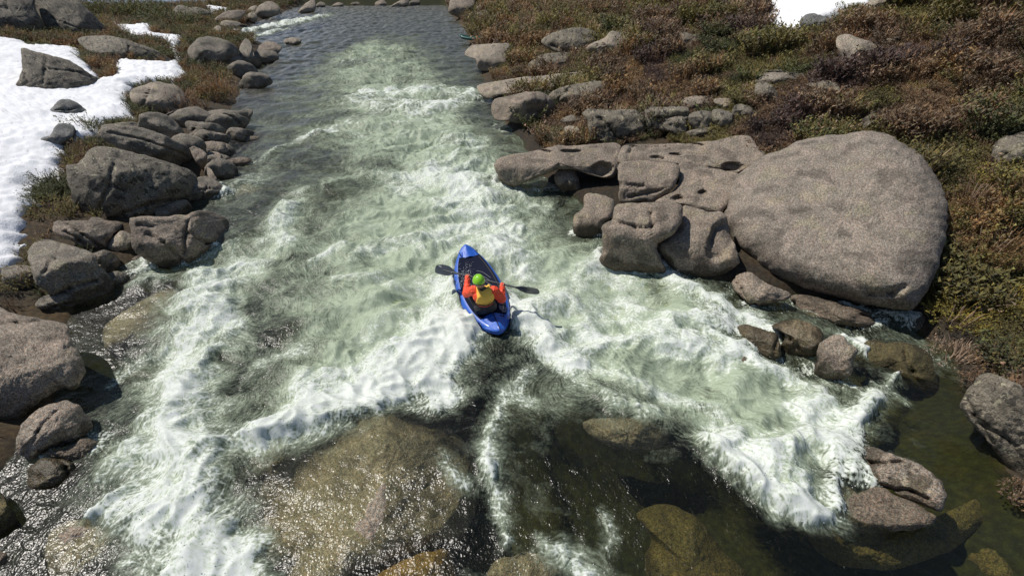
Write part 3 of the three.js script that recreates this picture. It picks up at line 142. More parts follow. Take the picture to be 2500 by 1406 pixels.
  {"n":"boulder","l":"pale rock at the right rim of the upper snow patch","c":"rock","B":[12.935,4.094,-18.549],"w":[-0.5711,0.0576,0.8189],"o":[[-0.455,-0.022],[-0.461,0.255],[-0.324,0.505],[0.3,0.452],[0.33,0.078],[-0.016,-0.011]],"m":[-0.071,0.231],"a":[-0.458,0.236,-0.0,1.0],"s":[-1.644,-0.189],"k":0.082,"f":-0.045,"R":0.077,"T":0.309,"t":"pale","z":0,"px":78,"am":1},
  {"n":"rock_slab","l":"tilted lichen-grey slab half buried in dark heather","c":"rock","B":[8.953,2.298,-12.99],"w":[-0.5568,0.193,0.8079],"o":[[-0.952,0.363],[-0.66,0.491],[-0.328,0.508],[0.073,0.202],[0.189,0.014],[-0.056,0.005],[-0.384,0.219],[-0.642,0.308]],"m":[-0.3,0.277],"a":[-0.937,0.249,-0.0,1.0],"s":[-1.422,-0.156],"k":0.078,"f":-0.039,"R":0.059,"T":0.245,"t":"lichen","z":0,"px":101,"am":1},
  {"n":"boulder","l":"small spotted rock just behind the huge boulder","c":"rock","B":[9.018,1.998,-11.469],"w":[-0.602,0.2271,0.7656],"o":[[-0.293,0.181],[-0.215,0.349],[-0.06,0.402],[-0.005,0.161],[0.052,0.001],[-0.152,-0.036]],"m":[-0.12,0.168],"a":[-0.292,0.179,-0.0,1.0],"s":[-1.068,-0.015],"k":0.055,"f":-0.003,"R":0.052,"T":0.207,"t":"lichen","z":0,"px":42,"am":1},
  {"n":"boulder","l":"dark lichen-spotted boulder at the right edge above the shrubs","c":"rock","B":[9.979,2.021,-8.635],"w":[-0.7326,0.2481,0.6339],"o":[[-0.472,0.237],[-0.519,0.502],[-0.441,0.666],[-0.104,0.788],[0.275,0.085],[-0.01,-0.019],[-0.369,0.066]],"m":[-0.151,0.339],"a":[-0.476,0.269,-0.285,0.958],"s":[-1.177,0.076],"k":0.124,"f":0.03,"R":0.109,"T":0.467,"t":"darklichen","z":0,"px":109,"am":1},
  {"n":"rock","l":"low pale stone left of the boot-shaped boulder","c":"rock","B":[11.162,3.337,-17.927],"w":[-0.5261,0.0972,0.8449],"o":[[-0.197,0.099],[0.161,0.268],[0.273,0.091],[-0.087,-0.011]],"m":[0.048,0.117],"a":[-0.196,0.127,-0.0,1.0],"s":[-1.762,-0.257],"k":0.044,"f":-0.033,"R":0.055,"T":0.165,"t":"lichen","z":0,"px":37,"am":1},
  {"n":"rock","l":"little pale stone below the boot-shaped boulder","c":"rock","B":[9.999,2.784,-15.058],"w":[-0.5475,0.1432,0.8245],"o":[[-0.212,0.041],[-0.047,0.126],[0.161,0.091],[0.001,-0.003]],"m":[-0.023,0.063],"a":[-0.212,0.061,-0.0,1.0],"s":[-1.881,-0.208],"k":0.02,"f":-0.013,"R":0.026,"T":0.077,"t":"pale","z":0,"px":36,"am":1},
  {"n":"rock","l":"greenish upright stone half hidden in mid-slope heather","c":"rock","B":[7.778,2.461,-21.915],"w":[-0.3319,0.1254,0.935],"o":[[-0.618,0.456],[-0.404,0.563],[-0.051,0.478],[0.266,0.535],[0.299,0.272],[0.057,-0.009],[-0.338,0.061]],"m":[-0.121,0.295],"a":[-0.61,0.272,-0.0,1.0],"s":[-1.226,-0.119],"k":0.09,"f":-0.032,"R":0.084,"T":0.337,"t":"lichen","z":0,"px":53,"am":1},
  {"n":"boulder","l":"broad brown slab drowned under a thin sheet of water in the foreground","c":"rock","B":[-1.834,0.23,-2.985],"w":[0.2937,0.8278,0.4779],"o":[[-1.679,0.655],[-1.311,1.125],[-0.926,1.309],[-0.066,1.148],[0.913,1.104],[1.676,0.6],[2.021,-0.05],[1.687,-0.574],[1.32,-1.026],[0.919,-1.156],[0.487,-0.946],[-0.267,-0.785],[-0.935,-0.71],[-1.274,-0.346],[-1.464,0.124]],"m":[0.0,0.0],"a":[-1.497,-0.969,-0.0,1.0],"s":[-0.652,0.284],"k":0.368,"f":0.632,"R":0.368,"T":0.804,"t":"bed","z":0,"px":725,"am":1,"sub":1},
  {"n":"boulder","l":"amber drowned rock at the bottom edge below the brown slab","c":"rock","B":[-1.118,0.1,-2.023],"w":[0.1934,0.9166,0.3499],"o":[[-0.491,0.293],[-0.043,0.274],[0.408,0.184],[0.561,0.07],[0.459,-0.357],[-0.045,-0.258],[-0.603,0.029]],"m":[0.0,0.0],"a":[-0.58,-0.217,-0.0,1.0],"s":[-0.241,0.738],"k":0.099,"f":0.052,"R":0.248,"T":0.248,"t":"amber","z":0,"px":265,"am":1,"sub":1},
  {"n":"boulder","l":"long golden drowned boulder in the clear near pool","c":"rock","B":[2.025,-0.1,-2.285],"w":[-0.3219,0.8743,0.3632],"o":[[-0.855,0.126],[-0.627,0.453],[-0.221,0.541],[0.152,0.419],[0.528,0.334],[0.773,0.177],[0.279,-0.47],[-0.158,-0.629],[-0.472,-0.336],[-0.523,-0.04]],"m":[0.0,0.0],"a":[-0.791,-0.252,-0.0,1.0],"s":[-0.269,0.6],"k":0.17,"f":0.068,"R":0.532,"T":0.532,"t":"olive","z":0,"px":320,"am":1,"sub":1},
  {"n":"boulder","l":"olive drowned boulder skirting the split boulder","c":"rock","B":[4.409,-0.05,-2.574],"w":[-0.5904,0.7298,0.3447],"o":[[-0.703,-0.538],[-0.47,-0.111],[0.03,0.143],[0.288,0.683],[0.327,1.192],[0.519,0.97],[0.446,0.388],[0.197,-0.255],[-0.149,-0.646],[-0.474,-0.703]],"m":[0.0,0.0],"a":[-0.685,-0.175,-0.0,1.0],"s":[-0.873,0.12],"k":0.181,"f":0.153,"R":0.34,"T":0.567,"t":"olive","z":0,"px":460,"am":1,"sub":1},
  {"n":"boulder","l":"dim olive rock on the pool floor near the right edge","c":"rock","B":[5.445,-0.1,-2.28],"w":[-0.6749,0.6817,0.2826],"o":[[-0.22,-0.305],[-0.217,0.092],[-0.067,0.333],[0.168,0.324],[0.238,-0.002],[0.031,-0.359]],"m":[0.0,0.0],"a":[-0.216,-0.017,-0.0,1.0],"s":[-0.933,0.23],"k":0.072,"f":0.025,"R":0.135,"T":0.225,"t":"olive","z":0,"px":210,"am":1,"sub":1},
  {"n":"boulder","l":"reddish-brown drowned rock right of the split boulder","c":"rock","B":[6.072,-0.104,-3.157],"w":[-0.6913,0.6268,0.3595],"o":[[-0.277,-0.06],[-0.182,0.212],[0.082,0.212],[0.26,0.056],[0.173,-0.202],[-0.083,-0.215]],"m":[-0.0,0.0],"a":[-0.273,-0.004,-0.0,1.0],"s":[-1.079,0.155],"k":0.067,"f":0.018,"R":0.125,"T":0.209,"t":"olive","z":0,"px":140,"am":1,"sub":1},
  {"n":"boulder","l":"pale boulder just awash below the left shore fragments","c":"rock","B":[-7.759,-0.03,-12.308],"w":[0.4996,0.3496,0.7926],"o":[[-0.401,-0.164],[-0.221,0.064],[-0.046,0.23],[0.257,0.207],[0.326,-0.091],[-0.003,-0.194]],"m":[-0.0,0.0],"a":[-0.399,0.015,-0.0,1.0],"s":[-1.457,-0.168],"k":0.067,"f":0.006,"R":0.125,"T":0.209,"t":"pale","z":0,"px":64,"am":1,"sub":1},
  {"n":"boulder","l":"brown rock under the tongue lip in the near pool","c":"rock","B":[1.627,0.063,-3.939],"w":[-0.2382,0.7815,0.5767],"o":[[-0.675,-0.044],[0.09,0.26],[0.565,0.175],[0.4,-0.107],[-0.256,-0.268]],"m":[0.0,0.0],"a":[-0.661,-0.004,-0.0,1.0],"s":[-0.501,0.392],"k":0.082,"f":0.021,"R":0.153,"T":0.204,"t":"bed","z":0,"px":220,"am":1,"sub":1},
  {"n":"boulder","l":"golden-brown bed rock under the left glittering shallows","c":"rock","B":[-6.897,-0.1,-6.41],"w":[0.6325,0.5044,0.5878],"o":[[-0.507,0.259],[0.116,0.475],[0.793,0.522],[0.659,-0.004],[0.01,-0.468],[-0.384,-0.593],[-0.616,-0.276]],"m":[0.0,0.0],"a":[-0.604,-0.049,-0.0,1.0],"s":[-1.18,0.005],"k":0.17,"f":0.076,"R":0.319,"T":0.426,"t":"bed","z":0,"px":190,"am":1,"sub":1},
  {"n":"boulder","l":"brown bed rock under the lowest left riffle","c":"rock","B":[-4.511,0.24,-2.276],"w":[0.6246,0.7145,0.3152],"o":[[-0.092,0.493],[0.282,0.261],[0.356,-0.127],[0.177,-0.444],[-0.156,-0.367],[-0.357,0.012]],"m":[0.0,-0.0],"a":[-0.348,0.017,-0.0,1.0],"s":[-0.737,0.279],"k":0.111,"f":0.025,"R":0.208,"T":0.278,"t":"bed","z":0,"px":220,"am":1,"sub":1},
  {"n":"boulder","l":"mossy brown rock at the bottom edge right of the amber one","c":"rock","B":[0.16,0.2,-2.023],"w":[-0.0287,0.9316,0.3625],"o":[[-0.395,0.122],[0.04,0.27],[0.397,0.142],[0.407,-0.149],[-0.371,-0.246]],"m":[0.0,0.0],"a":[-0.386,0.015,-0.0,1.0],"s":[-0.2,0.801],"k":0.079,"f":0.025,"R":0.148,"T":0.198,"t":"bed","z":0,"px":180,"am":1,"sub":1},
  {"n":"rock","l":"dark fragment between the fin-shaped rock and the layered slab","c":"rock","B":[-12.907,0.473,-14.744],"w":[0.6388,0.2438,0.7297],"o":[[0.915,0.269],[0.385,0.007],[-0.078,-0.0],[-0.431,0.435],[-0.014,0.727],[0.715,0.699]],"m":[0.237,0.371],"a":[-0.431,0.429,-0.0,1.0],"s":[-1.106,0.107],"k":0.114,"f":0.046,"R":0.05,"T":0.429,"t":"dark","z":0,"px":127,"am":1,"g":"rock fragments packed along the left bank"},
  {"n":"rock","l":"dark fragment just left of the four-sided quartz-rimmed block","c":"rock","B":[-11.465,0.266,-14.85],"w":[0.5894,0.2639,0.7635],"o":[[0.638,0.321],[0.134,-0.042],[-0.317,0.107],[-0.575,0.272],[-0.44,0.697],[0.089,0.7],[0.485,0.604]],"m":[-0.001,0.372],"a":[-0.575,0.548,-0.0,1.0],"s":[-1.061,0.128],"k":0.118,"f":0.07,"R":0.052,"T":0.442,"t":"dark","z":0,"px":106,"am":1,"g":"rock fragments packed along the left bank"},
  {"n":"rock","l":"dark fragment below the four-sided quartz-rimmed block","c":"rock","B":[-10.311,0.16,-14.264],"w":[0.5615,0.2854,0.7767],"o":[[0.487,0.391],[0.203,-0.061],[-0.516,0.131],[-0.639,0.473],[-0.15,0.927],[0.416,0.704]],"m":[-0.061,0.422],"a":[-0.639,0.621,-0.0,1.0],"s":[-1.015,0.151],"k":0.156,"f":0.094,"R":0.068,"T":0.584,"t":"dark","z":0,"px":102,"am":1,"g":"rock fragments packed along the left bank"},
  {"n":"rock","l":"dark fragment beside the thin upright blade of rock","c":"rock","B":[-8.995,-0.08,-13.099],"w":[0.5351,0.326,0.7793],"o":[[0.63,0.195],[0.412,-0.033],[-0.067,-0.001],[-0.27,0.102],[-0.175,0.543],[0.239,0.737],[0.598,0.48]],"m":[0.179,0.315],"a":[-0.27,0.501,-0.0,1.0],"s":[-0.932,0.195],"k":0.122,"f":0.098,"R":0.053,"T":0.457,"t":"dark","z":0,"px":83,"am":1,"g":"rock fragments packed along the left bank"},
  {"n":"rock","l":"dark fragment right of the massive dark boulder at the waterline","c":"rock","B":[-8.723,-0.08,-11.548],"w":[0.5637,0.3541,0.7462],"o":[[0.776,0.146],[0.478,-0.088],[-0.15,0.024],[-0.217,0.364],[0.236,0.761],[0.634,0.635]],"m":[0.276,0.306],"a":[-0.217,0.414,-0.0,1.0],"s":[-0.877,0.226],"k":0.134,"f":0.094,"R":0.059,"T":0.502,"t":"dark","z":0,"px":106,"am":1,"g":"rock fragments packed along the left bank"},
  {"n":"rock","l":"dark fragment below the massive dark boulder near its right end","c":"rock","B":[-8.882,-0.08,-10.457],"w":[0.6012,0.3709,0.7078],"o":[[0.643,0.128],[0.354,-0.053],[-0.128,0.027],[-0.143,0.417],[0.256,0.482],[0.59,0.478]],"m":[0.235,0.231],"a":[-0.143,0.374,-0.0,1.0],"s":[-0.846,0.245],"k":0.085,"f":0.092,"R":0.037,"T":0.32,"t":"dark","z":0,"px":98,"am":1,"g":"rock fragments packed along the left bank"},
  {"n":"rock","l":"dark fragment beside the ball-shaped boulder","c":"rock","B":[-8.728,0.031,-7.931],"w":[0.6735,0.4144,0.6121],"o":[[0.422,0.061],[0.194,0.013],[-0.05,0.011],[-0.093,0.207],[0.009,0.418],[0.217,0.479],[0.39,0.353]],"m":[0.161,0.221],"a":[-0.093,0.337,-0.0,1.0],"s":[-0.768,0.296],"k":0.075,"f":0.1,"R":0.033,"T":0.28,"t":"dark","z":0,"px":81,"am":1,"g":"rock fragments packed along the left bank"},
  {"n":"rock","l":"dark fragment under the small reddish rock in the shallows","c":"rock","B":[-8.079,-0.08,-7.489],"w":[0.6566,0.4454,0.6087],"o":[[0.344,0.04],[0.23,-0.105],[-0.007,-0.006],[-0.2,0.215],[-0.059,0.402],[0.132,0.407],[0.276,0.26]],"m":[0.085,0.171],"a":[-0.2,0.305,-0.0,1.0],"s":[-0.715,0.334],"k":0.082,"f":0.102,"R":0.036,"T":0.307,"t":"dark","z":0,"px":89,"am":1,"g":"rock fragments packed along the left bank"},
  {"n":"rock","l":"dark fragment above the fin-shaped rock by the heather","c":"rock","B":[-12.347,0.186,-17.631],"w":[0.5575,0.2354,0.7961],"o":[[0.995,0.207],[0.409,-0.057],[-0.019,-0.015],[-0.496,0.223],[-0.601,0.676],[0.325,0.834],[0.668,0.702]],"m":[0.158,0.388],"a":[-0.595,0.468,-0.0,1.0],"s":[-1.126,0.098],"k":0.14,"f":0.046,"R":0.061,"T":0.525,"t":"dark","z":0,"px":129,"am":1,"g":"rock fragments packed along the left bank"},
  {"n":"rock","l":"dark fragment under the rusty heather left of the dark wedge","c":"rock","B":[-11.028,-0.08,-17.886],"w":[0.5079,0.2524,0.8236],"o":[[0.812,0.401],[0.383,0.098],[0.146,-0.041],[-0.649,0.218],[-0.752,0.545],[-0.324,0.86],[0.331,0.836],[0.581,0.696]],"m":[-0.007,0.445],"a":[-0.752,0.674,-0.0,1.0],"s":[-1.087,0.116],"k":0.143,"f":0.078,"R":0.063,"T":0.536,"t":"dark","z":0,"px":113,"am":1,"g":"rock fragments packed along the left bank"},
  {"n":"rock","l":"small fragment below the dark wedge at the waterline","c":"rock","B":[-10.049,-0.08,-16.947],"w":[0.4914,0.268,0.8287],"o":[[0.548,0.224],[0.108,-0.029],[-0.383,0.107],[-0.51,0.382],[-0.251,0.595],[0.354,0.412]],"m":[-0.026,0.278],"a":[-0.51,0.404,-0.0,1.0],"s":[-1.052,0.132],"k":0.099,"f":0.053,"R":0.043,"T":0.371,"t":"dark","z":0,"px":80,"am":1,"g":"rock fragments packed along the left bank"},
  {"n":"rock","l":"dark fragment between the quartz-rimmed block and the dark wedge","c":"rock","B":[-10.666,0.064,-15.783],"w":[0.5391,0.2697,0.7978],"o":[[0.733,0.2],[0.434,0.018],[-0.049,-0.005],[-0.151,0.115],[-0.38,0.439],[-0.097,0.688],[0.25,0.596],[0.705,0.389]],"m":[0.161,0.319],"a":[-0.38,0.475,-0.0,1.0],"s":[-1.048,0.134],"k":0.11,"f":0.064,"R":0.048,"T":0.412,"t":"dark","z":0,"px":94,"am":1,"g":"rock fragments packed along the left bank"},
  {"n":"rock","l":"low dark fragment at the foot of the massive dark boulder","c":"rock","B":[-9.712,0.159,-10.446],"w":[0.6391,0.3449,0.6874],"o":[[0.672,0.103],[0.316,-0.013],[-0.085,0.016],[-0.271,0.327],[0.123,0.515],[0.586,0.363]],"m":[0.194,0.233],"a":[-0.271,0.355,-0.0,1.0],"s":[-0.895,0.216],"k":0.084,"f":0.077,"R":0.037,"T":0.315,"t":"dark","z":0,"px":118,"am":1,"g":"rock fragments packed along the left bank"},
  {"n":"rock","l":"low dark fragment above the flat-topped grey rock","c":"rock","B":[-9.647,0.197,-9.122],"w":[0.6765,0.3649,0.6397],"o":[[0.554,0.131],[0.312,-0.063],[-0.085,0.021],[-0.123,0.262],[0.167,0.515],[0.399,0.368]],"m":[0.189,0.199],"a":[-0.123,0.28,-0.0,1.0],"s":[-0.857,0.238],"k":0.091,"f":0.067,"R":0.04,"T":0.343,"t":"dark","z":0,"px":94,"am":1,"g":"rock fragments packed along the left bank"},
  {"n":"rock","l":"dark fragment at the left edge above the tilted dark boulder","c":"rock","B":[-9.575,0.204,-7.057],"w":[0.7377,0.4003,0.5437],"o":[[0.479,-0.005],[0.305,-0.158],[-0.078,0.03],[-0.051,0.401],[0.097,0.559],[0.5,0.319]],"m":[0.199,0.195],"a":[-0.078,0.341,-0.0,1.0],"s":[-0.793,0.279],"k":0.093,"f":0.095,"R":0.041,"T":0.348,"t":"dark","z":0,"px":120,"am":1,"g":"rock fragments packed along the left bank"},
  {"n":"rock","l":"dark fragment between the tilted boulder and the near whaleback slab","c":"rock","B":[-8.587,0.027,-6.656],"w":[0.7085,0.4433,0.5492],"o":[[0.378,-0.038],[0.267,-0.108],[-0.025,0.005],[-0.194,0.261],[-0.065,0.377],[0.166,0.347],[0.309,0.267]],"m":[0.106,0.152],"a":[-0.194,0.23,-0.0,1.0],"s":[-0.718,0.331],"k":0.077,"f":0.076,"R":0.034,"T":0.289,"t":"dark","z":0,"px":117,"am":1,"g":"rock fragments packed along the left bank"},
  {"n":"rock","l":"dark fragment at the waterline below the rusty heather bush","c":"rock","B":[-13.67,-0.08,-25.449],"w":[0.4649,0.1864,0.8655],"o":[[1.066,0.327],[0.422,0.083],[-0.068,-0.012],[-0.632,0.284],[-0.365,0.63],[0.016,0.911],[0.775,0.774]],"m":[0.2,0.442],"a":[-0.631,0.72,-0.0,1.0],"s":[-1.246,0.048],"k":0.146,"f":0.034,"R":0.064,"T":0.549,"t":"dark","z":0,"px":85,"am":1,"g":"rock fragments packed along the left bank"},
  {"n":"rock","l":"dark fragment left of the narrow jointed rock","c":"rock","B":[-15.722,0.037,-27.973],"w":[0.4833,0.1649,0.8598],"o":[[1.184,0.321],[0.761,-0.057],[-0.208,0.0],[-0.507,0.457],[0.224,0.916],[0.818,0.769]],"m":[0.334,0.39],"a":[-0.506,0.715,-0.0,1.0],"s":[-1.304,0.026],"k":0.154,"f":0.019,"R":0.068,"T":0.579,"t":"dark","z":0,"px":82,"am":1,"g":"rock fragments packed along the left bank"},
  {"n":"rock","l":"dark fragment under the veined left boulder","c":"rock","B":[-17.298,0.188,-29.892],"w":[0.4953,0.1492,0.8558],"o":[[1.156,0.234],[0.846,0.001],[-0.114,-0.009],[-0.662,0.209],[-0.591,0.621],[0.352,0.917],[0.909,0.79]],"m":[0.246,0.408],"a":[-0.661,0.538,-0.0,1.0],"s":[-1.347,0.01],"k":0.146,"f":0.005,"R":0.064,"T":0.547,"t":"dark","z":0,"px":84,"am":1,"g":"rock fragments packed along the left bank"},
  {"n":"rock","l":"small fragment beside the fan-shaped buff rock","c":"rock","B":[-16.237,-0.08,-32.763],"w":[0.4391,0.1482,0.8861],"o":[[0.91,0.387],[0.558,0.187],[0.038,-0.021],[-0.71,0.396],[-0.511,0.799],[-0.031,0.895],[0.782,0.778]],"m":[0.098,0.479],"a":[-0.709,0.521,-0.0,1.0],"s":[-1.35,0.009],"k":0.144,"f":0.005,"R":0.063,"T":0.542,"t":"dark","z":0,"px":65,"am":1,"g":"rock fragments packed along the left bank"},
  {"n":"rock","l":"small fragment beside the lumpy buff rock","c":"rock","B":[-9.567,-0.068,-14.237],"w":[0.5314,0.3037,0.7908],"o":[[0.467,0.202],[0.072,-0.025],[-0.322,0.062],[-0.384,0.375],[-0.007,0.503],[0.299,0.421]],"m":[0.006,0.242],"a":[-0.384,0.342,-0.0,1.0],"s":[-0.977,0.171],"k":0.084,"f":0.058,"R":0.037,"T":0.315,"t":"dark","z":0,"px":77,"am":1,"g":"rock fragments packed along the left bank"}
];
